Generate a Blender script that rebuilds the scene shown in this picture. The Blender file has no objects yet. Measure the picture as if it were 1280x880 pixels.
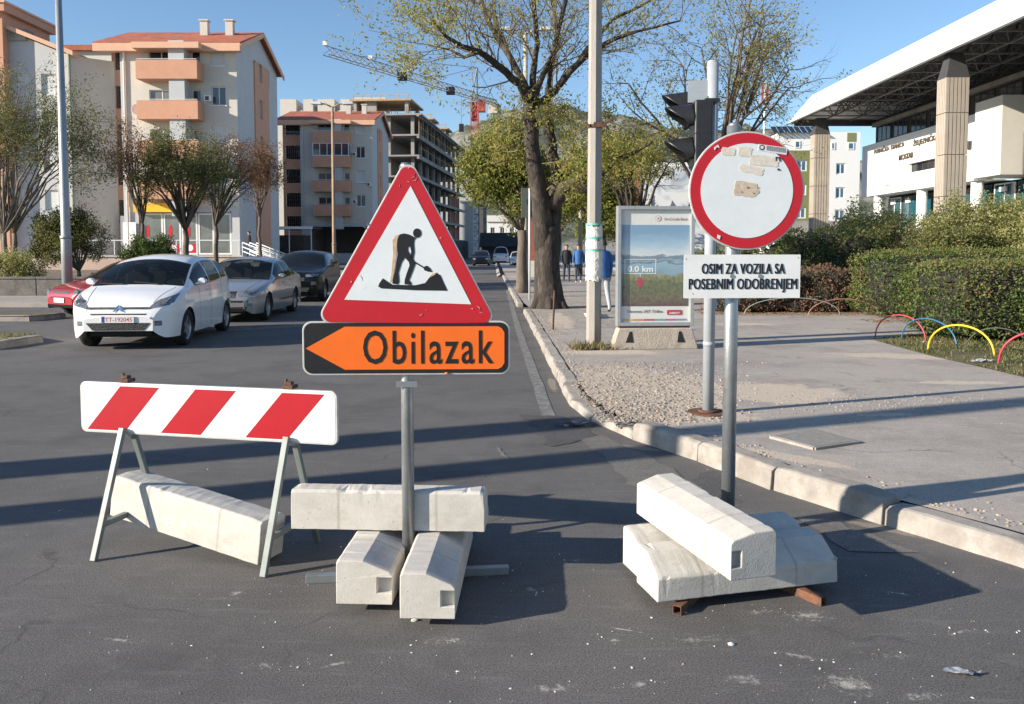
import bpy, bmesh, math, random
from mathutils import Vector, Matrix, noise
R = math.radians
rnd = random.Random(7)
scene = bpy.context.scene
col = scene.collection

# ------------------------------------------------------------------ camera, sky, sun, exposure
F, CX, CY, PITCH, CAMH = 1033.0, 640.0, 373.4, R(3.4), 1.62
cam_d = bpy.data.cameras.new('camera'); cam = bpy.data.objects.new('camera', cam_d); col.objects.link(cam)
cam.location = (0, 0, CAMH); cam.rotation_euler = (math.pi/2 - PITCH, 0, 0)
cam_d.sensor_width = 36; cam_d.lens = F/1280*36; cam_d.shift_y = -(440-CY)/1280
cam_d.clip_start = 0.05; cam_d.clip_end = 6000
scene.camera = cam
SUN_AZ, SUN_EL = R(21), R(20.3)       # shadows fall towards +X, a little towards +Y
world = bpy.data.worlds.new('World'); scene.world = world; world.use_nodes = True
wn = world.node_tree; bg = wn.nodes['Background']
sky = wn.nodes.new('ShaderNodeTexSky'); sky.sky_type = 'NISHITA'; sky.sun_disc = False
sky.sun_elevation = SUN_EL
sky.sun_rotation = math.atan2(-math.cos(SUN_AZ), -math.sin(SUN_AZ))
sky.air_density = 1.0; sky.dust_density = 0.25; sky.ozone_density = 3.6; sky.altitude = 60
wn.links.new(sky.outputs[0], bg.inputs[0]); bg.inputs[1].default_value = 0.098
sun_d = bpy.data.lights.new('sun', 'SUN'); sun = bpy.data.objects.new('sun', sun_d); col.objects.link(sun)
sun_d.energy = 5.0; sun_d.angle = R(0.53); sun_d.color = (1.0, 0.90, 0.76)
sdir = Vector((math.cos(SUN_AZ)*math.cos(SUN_EL), math.sin(SUN_AZ)*math.cos(SUN_EL), -math.sin(SUN_EL)))
sun.rotation_euler = sdir.to_track_quat('-Z', 'Y').to_euler(); sun.location = (-20, -8, 20)
scene.view_settings.view_transform = 'Standard'; scene.view_settings.look = 'None'
scene.view_settings.gamma = 1; scene.view_settings.exposure = 0.90
scene.render.engine = 'CYCLES'
scene.cycles.max_bounces = 6; scene.cycles.transparent_max_bounces = 8

# ------------------------------------------------------------------ where a picture point lies in the place
FW = Vector((0, math.cos(PITCH), -math.sin(PITCH))); UP = Vector((0, math.sin(PITCH), math.cos(PITCH)))
def ray(px, py): return Vector((1, 0, 0))*((px-CX)/F) + UP*(-(py-CY)/F) + FW
def P(px, py, Y):
    d = ray(px, py); t = Y/d.y
    return Vector((0, 0, CAMH)) + d*t
def G(px, py, z=0.0):
    d = ray(px, py); t = (z-CAMH)/d.z
    return Vector((0, 0, CAMH)) + d*t

# ------------------------------------------------------------------ materials
def node(nt, t, **kw):
    n = nt.nodes.new(t)
    for k, v in kw.items(): setattr(n, k, v)
    return n
def sc(c, k): return tuple(max(0, min(1, x*k)) for x in c[:3]) + (1,)
MATS = {}
def mat(name, c, rough=0.7, var=0.12, scale=8, metal=0.0, bump=0.0, bscale=60, spec=0.5, detail=6, c2=None, c2amt=0.0, c2scale=3, coat=0, trans=0, alpha=1, stretch=None):
    """principled with noisy tone, an optional second colour in blotches (dirt, rust, wear) and fine relief"""
    if name in MATS: return MATS[name]
    m = bpy.data.materials.new(name); m.use_nodes = True; nt = m.node_tree; b = nt.nodes['Principled BSDF']
    tc = node(nt, 'ShaderNodeTexCoord'); vec = tc.outputs['Object']
    if stretch:
        mp = node(nt, 'ShaderNodeMapping'); mp.inputs['Scale'].default_value = stretch; nt.links.new(vec, mp.inputs[0]); vec = mp.outputs[0]
    out = None
    n1 = node(nt, 'ShaderNodeTexNoise'); n1.inputs['Scale'].default_value = scale; n1.inputs['Detail'].default_value = detail; n1.inputs['Roughness'].default_value = 0.65
    nt.links.new(vec, n1.inputs['Vector'])
    r = node(nt, 'ShaderNodeValToRGB'); r.color_ramp.elements[0].position = 0.3; r.color_ramp.elements[1].position = 0.7
    r.color_ramp.elements[0].color = sc(c, 1-var); r.color_ramp.elements[1].color = sc(c, 1+var)
    nt.links.new(n1.outputs[0], r.inputs[0]); out = r.outputs[0]
    if c2:
        n2 = node(nt, 'ShaderNodeTexNoise'); n2.inputs['Scale'].default_value = c2scale; n2.inputs['Detail'].default_value = 8; n2.inputs['Roughness'].default_value = 0.7
        nt.links.new(vec, n2.inputs['Vector'])
        r2 = node(nt, 'ShaderNodeValToRGB'); e = r2.color_ramp.elements
        e[0].position = max(0, 0.72-c2amt*0.5); e[1].position = min(1, e[0].position+0.14)
        nt.links.new(n2.outputs[0], r2.inputs[0])
        mx = node(nt, 'ShaderNodeMixRGB'); mx.inputs[2].default_value = tuple(c2[:3])+(1,)
        nt.links.new(r2.outputs[0], mx.inputs[0]); nt.links.new(out, mx.inputs[1]); out = mx.outputs[0]
    nt.links.new(out, b.inputs['Base Color'])
    b.inputs['Roughness'].default_value = rough; b.inputs['Metallic'].default_value = metal
    b.inputs['Specular IOR Level'].default_value = spec
    if coat: b.inputs['Coat Weight'].default_value = coat; b.inputs['Coat Roughness'].default_value = 0.04
    if trans: b.inputs['Transmission Weight'].default_value = trans
    if bump:
        nb = node(nt, 'ShaderNodeTexNoise'); nb.inputs['Scale'].default_value = bscale; nb.inputs['Detail'].default_value = 4
        nt.links.new(vec, nb.inputs['Vector'])
        bp = node(nt, 'ShaderNodeBump'); bp.inputs['Strength'].default_value = bump; bp.inputs['Distance'].default_value = 0.02
        nt.links.new(nb.outputs[0], bp.inputs['Height']); nt.links.new(bp.outputs[0], b.inputs['Normal'])
    MATS[name] = m
    return m

def leafmat(name, cols, trans=0.45):
    if name in MATS: return MATS[name]
    m = bpy.data.materials.new(name); m.use_nodes = True; nt = m.node_tree
    for n in list(nt.nodes): nt.nodes.remove(n)
    o = node(nt, 'ShaderNodeOutputMaterial'); g = node(nt, 'ShaderNodeNewGeometry')
    r = node(nt, 'ShaderNodeValToRGB'); r.color_ramp.interpolation = 'LINEAR'; els = r.color_ramp.elements
    for i, c in enumerate(cols):
        e = els[i] if i < 2 else els.new(0.5)
        e.position = i/(len(cols)-1)
    for i, c in enumerate(cols): els[i].position = i/(len(cols)-1)
    for i, c in enumerate(cols): els[i].color = tuple(c)+(1,)
    nt.links.new(g.outputs['Random Per Island'], r.inputs[0])
    d = node(nt, 'ShaderNodeBsdfPrincipled'); d.inputs['Roughness'].default_value = 0.55; d.inputs['Specular IOR Level'].default_value = 0.3
    t = node(nt, 'ShaderNodeBsdfTranslucent'); mx = node(nt, 'ShaderNodeMixShader'); mx.inputs[0].default_value = trans
    nt.links.new(r.outputs[0], d.inputs['Base Color']); nt.links.new(r.outputs[0], t.inputs[0])
    nt.links.new(d.outputs[0], mx.inputs[1]); nt.links.new(t.outputs[0], mx.inputs[2]); nt.links.new(mx.outputs[0], o.inputs[0])
    MATS[name] = m
    return m

def ground_mat(name, base, var, spots=(), lspots=(), crack=0.0, rough=0.85, grain=0.42, bscale=220, tint2=None):
    """asphalt or paving in world space: grain, broad tone changes, cracks, plus dirt (spots) and plaster dust (lspots) lying at given places: (x, y, rx, ry, colour, coverage)"""
    m = bpy.data.materials.new(name); m.use_nodes = True; nt = m.node_tree; b = nt.nodes['Principled BSDF']; L = nt.links.new
    g = node(nt, 'ShaderNodeNewGeometry'); pos = g.outputs['Position']
    def noi(s, d=6, ro=0.6, v=None):
        n = node(nt, 'ShaderNodeTexNoise'); n.inputs['Scale'].default_value = s; n.inputs['Detail'].default_value = d; n.inputs['Roughness'].default_value = ro
        L(v or pos, n.inputs['Vector']); return n.outputs[0]
    def ramp(f, p0, p1, c0=(0, 0, 0, 1), c1=(1, 1, 1, 1)):
        r = node(nt, 'ShaderNodeValToRGB'); r.color_ramp.elements[0].position = p0; r.color_ramp.elements[1].position = p1
        r.color_ramp.elements[0].color = c0; r.color_ramp.elements[1].color = c1; L(f, r.inputs[0]); return r.outputs[0]
    def mix(f, a, c, bt='MIX'):
        x = node(nt, 'ShaderNodeMixRGB'); x.blend_type = bt
        if isinstance(f, float): x.inputs[0].default_value = f
        else: L(f, x.inputs[0])
        for i, q in ((1, a), (2, c)):
            if isinstance(q, tuple): x.inputs[i].default_value = tuple(q[:3])+(1,)
            else: L(q, x.inputs[i])
        return x.outputs[0]
    out = ramp(noi(0.55, 5), 0.3, 0.7, sc(base, 1-var), sc(base, 1+var))
    if tint2: out = mix(ramp(noi(0.23, 4), 0.45, 0.65), out, tint2)
    fine = noi(bscale*0.55, 2, 0.5)
    out = mix(1.0, out, ramp(fine, 0.3, 0.72, (1-grain,)*3+(1,), (1+grain, 1+grain, 1+grain, 1)), 'MULTIPLY')
    specks = node(nt, 'ShaderNodeTexVoronoi'); specks.inputs['Scale'].default_value = 70; L(pos, specks.inputs['Vector'])
    out = mix(ramp(specks.outputs[0], 0.06, 0.12, (0.5,)*3+(1,), (0, 0, 0, 1)), out, sc(base, 2.6))
    # scuffs, tyre rubs and old stains
    smp = node(nt, 'ShaderNodeMapping'); smp.inputs['Rotation'].default_value = (0, 0, .35); smp.inputs['Scale'].default_value = (2.2, 16, 1); L(pos, smp.inputs[0])
    out = mix(ramp(noi(1.0, 7, 0.72, smp.outputs[0]), .54, .70, (0, 0, 0, 1), (.40, .40, .40, 1)), out, sc(base, 1.75))
    out = mix(ramp(noi(1.15, 6, 0.7), .50, .66, (0, 0, 0, 1), (.50, .50, .50, 1)), out, sc(base, .58))
    out = mix(ramp(noi(5.5, 8, 0.75), .56, .70, (0, 0, 0, 1), (.42, .42, .42, 1)), out, sc(base, 1.5))
    if crack:
        wv = node(nt, 'ShaderNodeVectorMath', operation='ADD'); ns = node(nt, 'ShaderNodeTexNoise'); ns.inputs['Scale'].default_value = 1.7; ns.inputs['Detail'].default_value = 5; L(pos, ns.inputs['Vector'])
        L(pos, wv.inputs[0]); L(ns.outputs[1], wv.inputs[1])
        v = node(nt, 'ShaderNodeTexVoronoi', feature='DISTANCE_TO_EDGE'); v.inputs['Scale'].default_value = 0.42; L(wv.outputs[0], v.inputs['Vector'])
        msk = mix(1.0, ramp(v.outputs[0], 0.002, 0.006, (crack,)*3+(1,), (0, 0, 0, 1)), ramp(noi(0.8, 3), 0.5, 0.6), 'MULTIPLY')
        out = mix(msk, out, sc(base, 0.35))
    def ell(x, y, rx, ry, th=0.0):
        mp = node(nt, 'ShaderNodeMapping'); mp.vector_type = 'TEXTURE'
        mp.inputs['Location'].default_value = (x, y, 0); mp.inputs['Rotation'].default_value = (0, 0, th); mp.inputs['Scale'].default_value = (rx, ry, 1e4)
        L(pos, mp.inputs[0]); gr = node(nt, 'ShaderNodeTexGradient', gradient_type='SPHERICAL'); L(mp.outputs[0], gr.inputs[0]); return gr.outputs[1]
    for (x, y, rx, ry, th, c, cov) in spots:       # soil and gravel dust with ragged edges
        e = ell(x, y, rx, ry, th)
        a = node(nt, 'ShaderNodeMath', operation='MULTIPLY_ADD'); L(noi(3.3, 9, 0.7), a.inputs[0]); a.inputs[1].default_value = 1.1; L(e, a.inputs[2])
        hf = node(nt, 'ShaderNodeMath', operation='MULTIPLY'); L(a.outputs[0], hf.inputs[0]); hf.inputs[1].default_value = .4
        out = mix(ramp(hf.outputs[0], .4*(1.24-cov*0.36), .4*(1.38-cov*0.36)), out, mix(ramp(fine, 0.35, 0.65), sc(c, 0.72), sc(c, 1.18)))
    for (x, y, rx, ry, th, c, cov) in lspots:      # scattered plaster crumbs and scrapes
        e = ell(x, y, rx, ry, th)
        a = node(nt, 'ShaderNodeMath', operation='MULTIPLY_ADD'); L(noi(30, 12, 0.82), a.inputs[0]); a.inputs[1].default_value = 1.0; L(e, a.inputs[2]); a.inputs[1].default_value = 2.0
        hf = node(nt, 'ShaderNodeMath', operation='MULTIPLY'); L(a.outputs[0], hf.inputs[0]); hf.inputs[1].default_value = .33
        out = mix(ramp(hf.outputs[0], .33*(1.97-cov*0.30), .33*(2.22-cov*0.30), (0, 0, 0, 1), (0.62, 0.62, 0.62, 1)), out, c)
    L(out, b.inputs['Base Color']); b.inputs['Roughness'].default_value = rough; b.inputs['Specular IOR Level'].default_value = 0.3
    bp = node(nt, 'ShaderNodeBump'); bp.inputs['Strength'].default_value = 0.55; bp.inputs['Distance'].default_value = 0.006
    L(noi(bscale, 3, 0.6), bp.inputs['Height']); L(bp.outputs[0], b.inputs['Normal'])
    return m

# ------------------------------------------------------------------ mesh helpers
class MB:
    def __init__(s): s.v = []; s.f = []; s.m = []; s.sm = []
    def add(s, vs, fs, mi=0, smooth=False):
        o = len(s.v); s.v += [tuple(v) for v in vs]
        for f in fs: s.f.append([o+i for i in f]); s.m.append(mi); s.sm.append(smooth)
    def box(s, c, d, mi=0, rot=None, M=None):
        hx, hy, hz = d[0]/2, d[1]/2, d[2]/2
        vs = [Vector((x*hx, y*hy, z*hz)) for z in (-1, 1) for x, y in ((-1, -1), (1, -1), (1, 1), (-1, 1))]
        if rot is not None: vs = [Matrix.Rotation(rot, 3, 'Z') @ v for v in vs]
        if M is not None: vs = [M @ v for v in vs]
        c = Vector(c); vs = [v+c for v in vs]
        s.add(vs, [(3, 2, 1, 0), (4, 5, 6, 7), (0, 1, 5, 4), (1, 2, 6, 5), (2, 3, 7, 6), (3, 0, 4, 7)], mi)
    def b(s, x0, x1, y0, y1, z0, z1, mi=0): s.box(((x0+x1)/2, (y0+y1)/2, (z0+z1)/2), (abs(x1-x0), abs(y1-y0), abs(z1-z0)), mi)
    def bar(s, a, b_, w, h=None, mi=0):
        a = Vector(a); b_ = Vector(b_); d = b_-a; L = d.length
        if L < 1e-6: return
        q = d.to_track_quat('Y', 'Z').to_matrix(); h = h or w
        s.box((a+b_)/2, (w, L, h), mi, M=q)
    def tube(s, pts, rad, n=8, mi=0, cap=True, smooth=True):
        pts = [Vector(p) for p in pts]
        if not isinstance(rad, (list, tuple)): rad = [rad]*len(pts)
        o = len(s.v); prev = None
        for i, p in enumerate(pts):
            d = (pts[min(i+1, len(pts)-1)]-pts[max(i-1, 0)])
            if d.length < 1e-9: d = Vector((0, 0, 1))
            d.normalize()
            if prev is None: a = d.orthogonal().normalized()
            else:
                a = prev-d*prev.dot(d)
                a = a.normalized() if a.length > 1e-6 else d.orthogonal().normalized()
            prev = a; bb = d.cross(a)
            for k in range(n):
                t = 2*math.pi*k/n; q = p+(a*math.cos(t)+bb*math.sin(t))*rad[i]; s.v.append(tuple(q))
        for i in range(len(pts)-1):
            for k in range(n):
                k2 = (k+1) % n
                s.f.append([o+i*n+k, o+i*n+k2, o+(i+1)*n+k2, o+(i+1)*n+k]); s.m.append(mi); s.sm.append(smooth)
        if cap:
            s.f.append([o+k for k in reversed(range(n))]); s.m.append(mi); s.sm.append(False)
            e = o+(len(pts)-1)*n; s.f.append([e+k for k in range(n)]); s.m.append(mi); s.sm.append(False)
    def prism(s, poly, y0, y1, mi=0, M=None):
        """outline in x,z pushed from y0 (front) to y1 (back)"""
        n = len(poly); vs = [Vector((x, y0, z)) for x, z in poly]+[Vector((x, y1, z)) for x, z in poly]
        if M is not None: vs = [M @ v for v in vs]
        ar = sum(poly[i][0]*poly[(i+1) % n][1]-poly[(i+1) % n][0]*poly[i][1] for i in range(n))
        f = [list(range(n)), list(range(2*n-1, n-1, -1))]+[[i, i+n, (i+1) % n+n, (i+1) % n] for i in range(n)]
        if ar < 0: f = [list(reversed(q)) for q in f]
        s.add(vs, f, mi)
    def grid(s, pts, mi=0, smooth=True, flip=False):
        """pts[i][j]"""
        o = len(s.v); nj = len(pts[0])
        for r_ in pts: s.v += [tuple(p) for p in r_]
        for i in range(len(pts)-1):
            for j in range(nj-1):
                q = [o+i*nj+j, o+i*nj+j+1, o+(i+1)*nj+j+1, o+(i+1)*nj+j]
                s.f.append(q[::-1] if flip else q); s.m.append(mi); s.sm.append(smooth)
    def mesh(s, name, mats):
        me = bpy.data.meshes.new(name); me.from_pydata(s.v, [], s.f)
        for m in (mats if isinstance(mats, (list, tuple)) else [mats]): me.materials.append(m)
        me.polygons.foreach_set('material_index', s.m); me.polygons.foreach_set('use_smooth', s.sm)
        me.validate(); me.update()
        return me
    def build(s, name, mats, parent=None, loc=None, rotz=None, bevel=0, seg=2):
        o = bpy.data.objects.new(name, s.mesh(name, mats)); col.objects.link(o)
        if parent is not None: o.parent = parent
        if loc is not None: o.location = loc
        if rotz is not None: o.rotation_euler.z = rotz
        if bevel:
            md = o.modifiers.new('bevel', 'BEVEL'); md.width = bevel; md.segments = seg; md.limit_method = 'ANGLE'; md.angle_limit = R(35)
        return o
def inst(name, me, parent=None, loc=(0, 0, 0), rot=(0, 0, 0), scale=None):
    o = bpy.data.objects.new(name, me); col.objects.link(o); o.parent = parent; o.location = loc; o.rotation_euler = rot
    if scale: o.scale = scale
    return o
def tag(o, label=None, cat=None, group=None, kind=None):
    if label: o['label'] = label
    if cat: o['category'] = cat
    if group: o['group'] = group
    if kind: o['kind'] = kind
    return o
def empty(name, loc, label, cat, rotz=0, group=None):
    o = bpy.data.objects.new(name, None); col.objects.link(o); o.location = loc; o.rotation_euler = (0, 0, rotz); o.empty_display_size = 0.2
    return tag(o, label, cat, group)
def copy_tree(o, parent=None):
    c = o.copy(); col.objects.link(c)
    if parent is not None: c.parent = parent
    for ch in [x for x in bpy.data.objects if x.parent == o]: copy_tree(ch, c)
    return c
def rrect(x0, x1, z0, z1, r, n=5):
    p = []
    for cx, cz, a in ((x1-r, z0+r, -90), (x1-r, z1-r, 0), (x0+r, z1-r, 90), (x0+r, z0+r, 180)):
        for i in range(n+1): t = R(a+90*i/n); p.append((cx+r*math.cos(t), cz+r*math.sin(t)))
    return p
def rpoly(pts, r, n=6):
    """round the corners of a convex outline"""
    out = []; N = len(pts)
    for i in range(N):
        p = Vector(pts[i]); a = (Vector(pts[i-1])-p).normalized(); b = (Vector(pts[(i+1) % N])-p).normalized()
        half = math.acos(max(-1, min(1, a.dot(b))))/2; d = r/math.tan(half); c = p+(a+b).normalized()*(r/math.sin(half))
        s0 = p+a*d; s1 = p+b*d
        a0 = math.atan2(s0.y-c.y, s0.x-c.x); a1 = math.atan2(s1.y-c.y, s1.x-c.x); da = (a1-a0+math.pi) % (2*math.pi)-math.pi
        for k in range(n+1): t = a0+da*k/n; out.append((c.x+r*math.cos(t), c.y+r*math.sin(t)))
    return out
def circ(cx, cz, r, n=48, rz=None): return [(cx+r*math.cos(2*math.pi*i/n), cz+(rz or r)*math.sin(2*math.pi*i/n)) for i in range(n)]
def text_mesh(txt, width, height, bold=0.0, depth=0.002, shear=0.0, spacing=1.0, fat=0.0):
    """letters as a mesh in the x,z plane, facing -y, scaled to width and cap height; origin at the lower left"""
    cu = bpy.data.curves.new('t', 'FONT'); cu.body = txt; cu.size = 1; cu.offset = bold; cu.extrude = 0.02; cu.resolution_u = 3; cu.shear = shear; cu.space_character = spacing
    ob = bpy.data.objects.new('t', cu); col.objects.link(ob); dg = bpy.context.evaluated_depsgraph_get(); dg.update()
    me = bpy.data.meshes.new_from_object(ob.evaluated_get(dg)); bpy.data.objects.remove(ob); bpy.data.curves.remove(cu)
    xs = [v.co.x for v in me.vertices]; ys = [v.co.y for v in me.vertices]
    x0, x1, y0, y1 = min(xs), max(xs), min(ys), max(ys)
    cap = y1 if height else 1
    kx = width/(x1-x0); ky = height/cap if height else kx
    for v in me.vertices:
        x, y, z = v.co; v.co = ((x-x0)*kx, -(z+0.02)/0.04*depth, y*ky)
    me.update()
    if fat:                                           # heavier strokes: the same letters laid three times, a little apart
        bm = bmesh.new(); bm.from_mesh(me); g0 = bm.verts[:]+bm.edges[:]+bm.faces[:]
        for k in (-1, 1):
            r = bmesh.ops.duplicate(bm, geom=g0)['geom']
            for v in r:
                if isinstance(v, bmesh.types.BMVert): v.co.x += fat*k; v.co.y -= .0004*(k+2)
        bm.to_mesh(me); bm.free()
    return me
def text(txt, m, parent, loc, width, height, rot=(0, 0, 0), name='lettering', **kw):
    me = text_mesh(txt, width, height, **kw); me.materials.clear(); me.materials.append(m); me.name = name
    return inst(name, me, parent, loc, rot)
# ------------------------------------------------------------------ common materials
M_galv = mat('galvanised_steel', (0.36, 0.38, 0.39), 0.42, 0.14, 14, metal=0.75, bump=0.05, bscale=90, c2=(0.22, 0.20, 0.17), c2amt=0.25, c2scale=9)
M_rust = mat('rusty_steel', (0.17, 0.075, 0.042), 0.85, 0.35, 22, metal=0.1, bump=0.3, bscale=120, c2=(0.09, 0.05, 0.035), c2amt=0.6, c2scale=12)
M_conc = mat('pale_concrete', (0.50, 0.47, 0.42), 0.9, 0.10, 7, bump=0.22, bscale=70, c2=(0.36, 0.33, 0.29), c2amt=0.32, c2scale=4.5)
M_kerb = mat('kerb_concrete', (0.31, 0.285, 0.255), 0.92, 0.24, 5, bump=0.25, bscale=80, c2=(0.24, 0.21, 0.18), c2amt=0.5, c2scale=3.2)
M_polec = mat('pole_concrete', (0.31, 0.29, 0.26), 0.9, 0.14, 6, bump=0.25, bscale=60, c2=(0.26, 0.16, 0.10), c2amt=0.38, c2scale=1.6, stretch=(1, 1, 0.22))
M_blk = mat('black_plastic', (0.018, 0.019, 0.02), 0.42, 0.25, 12)
M_dark = mat('dark_inside', (0.012, 0.012, 0.013), 0.8, 0.2, 5)
M_white = mat('white_paint', (0.74, 0.74, 0.72), 0.55, 0.05, 9, c2=(0.5, 0.47, 0.42), c2amt=0.12, c2scale=5)
M_steel_w = mat('white_steel', (0.62, 0.64, 0.65), 0.4, 0.06, 9)
def glassmat(name, c, rough=0.06):
    return mat(name, c, rough, 0.25, 0.9, spec=0.9, detail=2)
M_glass = glassmat('window_glass', (0.035, 0.045, 0.055))

# ------------------------------------------------------------------ ground, road, pavement
SAND = (0.52, 0.44, 0.355); DUST = (0.55, 0.52, 0.47)
def gp(px, py, z=0): v = G(px, py, z); return v.x, v.y
ls = []
for (px, py, rx, ry, th, cov) in ((485, 700, .16, .22, .5, .55), (440, 690, .13, .10, 0, .3), (665, 737, .14, .10, 0, .35), (600, 720, .2, .12, 0, .2), (1010, 770, .26, .16, .2, .5), (1060, 855, .2, .16, -.4, .75), (950, 765, .22, .06, .3, .45), (780, 787, .14, .012, -.35, 1.2),
                                  (770, 800, .12, .1, 0, .3), (800, 855, .12, .1, .5, .45), (335, 833, .11, .03, -.6, .6), (295, 742, .10, .14, .2, .4), (560, 800, .3, .1, 0, .3), (1125, 742, .12, .012, -.5, 1.1), (1120, 820, .3, .15, 0, .15), (870, 800, .5, .2, 0, .12), (690, 860, .3, .1, .2, .35), (930, 850, .22, .12, -.3, .4), (1200, 790, .16, .03, .4, .6), (420, 830, .2, .05, .5, .35), (150, 800, .25, .06, -.3, .3), (1150, 870, .3, .08, .1, .4), (540, 760, .25, .1, 0, .4), (720, 700, .2, .08, .3, .25), (1000, 820, .3, .05, -.4, .45), (80, 640, .3, .05, .2, .25)):
    x, y = gp(px, py); ls.append((x, y, rx*1.5, ry*1.5, th, DUST, cov))
sp = []
for (px, py, rx, ry, th, cov) in ((735, 525, .5, .25, .3, .5), (690, 480, .12, 1.6, 0, .35), (800, 560, .5, .14, -.5, .4), (1100, 660, .7, .12, -.75, .35)):
    x, y = gp(px, py); sp.append((x, y, rx, ry, th, (0.26, 0.225, 0.185), cov))
M_asph = ground_mat('road_asphalt', (0.118, 0.113, 0.110), 0.20, sp, ls, crack=0.6, tint2=(0.128, 0.122, 0.116))
psp = []
for (px, py, rx, ry, th, cov) in ((790, 485, 1.3, 2.4, .05, 1.25), (960, 490, 1.5, 1.2, -.2, .75), (890, 520, .8, .5, 0, .9), (1010, 545, .55, .28, 0, .6), (1090, 620, 1.0, .22, -.85, 1.0), (980, 570, .9, .18, -.75, .9), (1190, 655, 1.0, .24, -.85, 1.0), (700, 400, .5, 4, 0, .7), (760, 440, 1.2, .5, 0, .9),
                                  (1200, 478, .9, .22, 0, 1.0), (1100, 518, .6, .12, 0.1, .8), (1130, 445, 1.8, .5, -.25, .8), (930, 405, 1.5, .6, 0, .5), (1270, 690, 1.2, .3, -.8, .9)):
    x, y = gp(px, py, .12); psp.append((x, y, rx, ry, th, SAND, cov))
M_pave = ground_mat('pavement_asphalt', (0.335, 0.305, 0.275), 0.14, psp, (), crack=0.9, grain=0.28, tint2=(0.39, 0.35, 0.31))
M_soil = ground_mat('dry_soil', (0.20, 0.155, 0.11), 0.3, (), (), grain=0.3)
M_hillg = mat('ground_dirt', (0.16, 0.15, 0.11), 0.95, 0.3, 0.05)

def sheet(name, poly, z, m, thick=0):
    mb = MB()
    if thick: 
        n = len(poly); vs = [(x, y, z) for x, y in poly]+[(x, y, z-thick) for x, y in poly]
        mb.add(vs, [list(range(n))]+[[(i+1) % n, i, i+n, (i+1) % n+n] for i in range(n)])
    else: mb.add([(x, y, z) for x, y in poly], [list(range(len(poly)))])
    return mb.build(name, m)
tag(sheet('ground', [(-3000, -200), (3000, -200), (3000, 5000), (-3000, 5000)], -0.03, M_hillg), kind='structure')
tag(sheet('road', [(-70, -25), (60, -25), (60, 330), (-70, 330)], 0.0, M_asph), kind='structure')

# kerb line on the right, road side foot of the stones (x, y), far to near
kpx = [(1600, 800), (1280, 710), (1228, 694), (1135, 666), (1043, 638), (976, 617), (875, 578), (826, 563), (749, 535), (713, 509), (697, 478), (677, 437), (656, 395)]
KL = [Vector((G(px, py).x, G(px, py).y)) for px, py in kpx]
KL[0] = Vector((3.05, 3.0)); KL.insert(0, Vector((5.0, -3.0)))
KL += [Vector((0.26, 21.4))]
def resample(line, step):
    out = [line[0]]; acc = 0.0
    for a, b in zip(line, line[1:]):
        L = (b-a).length; d = step-acc
        while d <= L: out.append(a+(b-a)*(d/L)); d += step
        acc = (acc+L) % step if L else acc
        acc = L-(d-step)
    return out
KH = 0.125
far2 = [Vector((0.14, 23.2)), Vector((-0.05, 30)), Vector((-0.30, 39)), Vector((-0.6, 50)), Vector((-2.0, 110))]
kerb_root = bpy.data.objects.new('kerb', None); col.objects.link(kerb_root); tag(kerb_root, kind='structure')   # parent of the single stones
def kerb_stone(a, b, w, h, seed, parent, name='kerb_stone', m=None, inward=1):
    r_ = random.Random(seed); mb = MB(); d = b-a; L = d.length-0.014; u = d.normalized(); nrm = Vector((u.y, -u.x))*inward
    n = 7; pts = []
    prof = [(0.0, -0.06), (0.004, 0.0), (0.012, h-0.035), (0.032, h-0.006), (0.05, h), (w-0.02, h), (w, h-0.02), (w, -0.06)]
    dz = r_.uniform(-.008, .008); dx = r_.uniform(-.012, .012); tl = r_.uniform(-.012, .012)
    for i in range(n):
        t = i/(n-1); row = []
        for j, (q, z) in enumerate(prof):
            e = 0.012 if i in (0, n-1) and 1 < j < 6 else 0
            jx = r_.gauss(0, .0018) if 0 < j < 7 else 0; jz = r_.gauss(0, .0022) if 0 < j < 7 else 0
            if r_.random() < .06 and j in (2, 3, 4): jx += .008; jz -= .008
            p2 = a+u*(0.007+L*t)+nrm*(q+dx+jx+tl*(t-.5))
            row.append((p2.x, p2.y, z+dz+jz-(e if j in (3, 4, 5) else 0)))
        pts.append(row)
    mb.grid(pts, 0, False, flip=inward > 0)
    nj = len(prof)
    mb.f.append([j for j in range(nj)][::1 if inward < 0 else 1]); mb.m.append(0); mb.sm.append(False)
    mb.f.append([(n-1)*nj+j for j in range(nj)][::-1]); mb.m.append(0); mb.sm.append(False)
    o = mb.build(name, m or M_kerb, parent, bevel=0.006, seg=2)
    return o
KP = resample(KL, 0.83)
for i in range(len(KP)-1):
    mid = (KP[i]+KP[i+1])/2
    h = KH if not (7.0 < mid.y < 9.0) else 0.075
    if mid.y < 7 and mid.y > 4.6: h = 0.155
    kerb_stone(KP[i], KP[i+1], 0.19, h, 100+i, kerb_root)
KP2 = resample(far2, 1.0)
for i in range(len(KP2)-1):
    if i < 26: kerb_stone(KP2[i], KP2[i+1], 0.17, KH, 300+i, kerb_root)
mb = MB(); mb.add([(-.9, 49.5, 0), (-.7, 49.5, .12), (-2.1, 110, .12), (-2.3, 110, 0)], [(0, 1, 2, 3)]); mb.build('far_kerb_edge', M_kerb, kerb_root)

def off(line, d):
    out = []
    for i, p in enumerate(line):
        u = (line[min(i+1, len(line)-1)]-line[max(i-1, 0)]).normalized(); out.append(p+Vector((u.y, -u.x))*d)
    return out
edge = off(KL, 0.185)
pv = [(p.x, p.y) for p in edge]+[(0.46, 21.4), (0.34, 23.2), (0.12, 30), (-0.12, 39), (-0.42, 50), (-1.8, 110), (-1.8, 112), (60, 112), (60, -3)]
pave = tag(sheet('pavement', pv, 0.118, M_pave), kind='structure')

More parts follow.
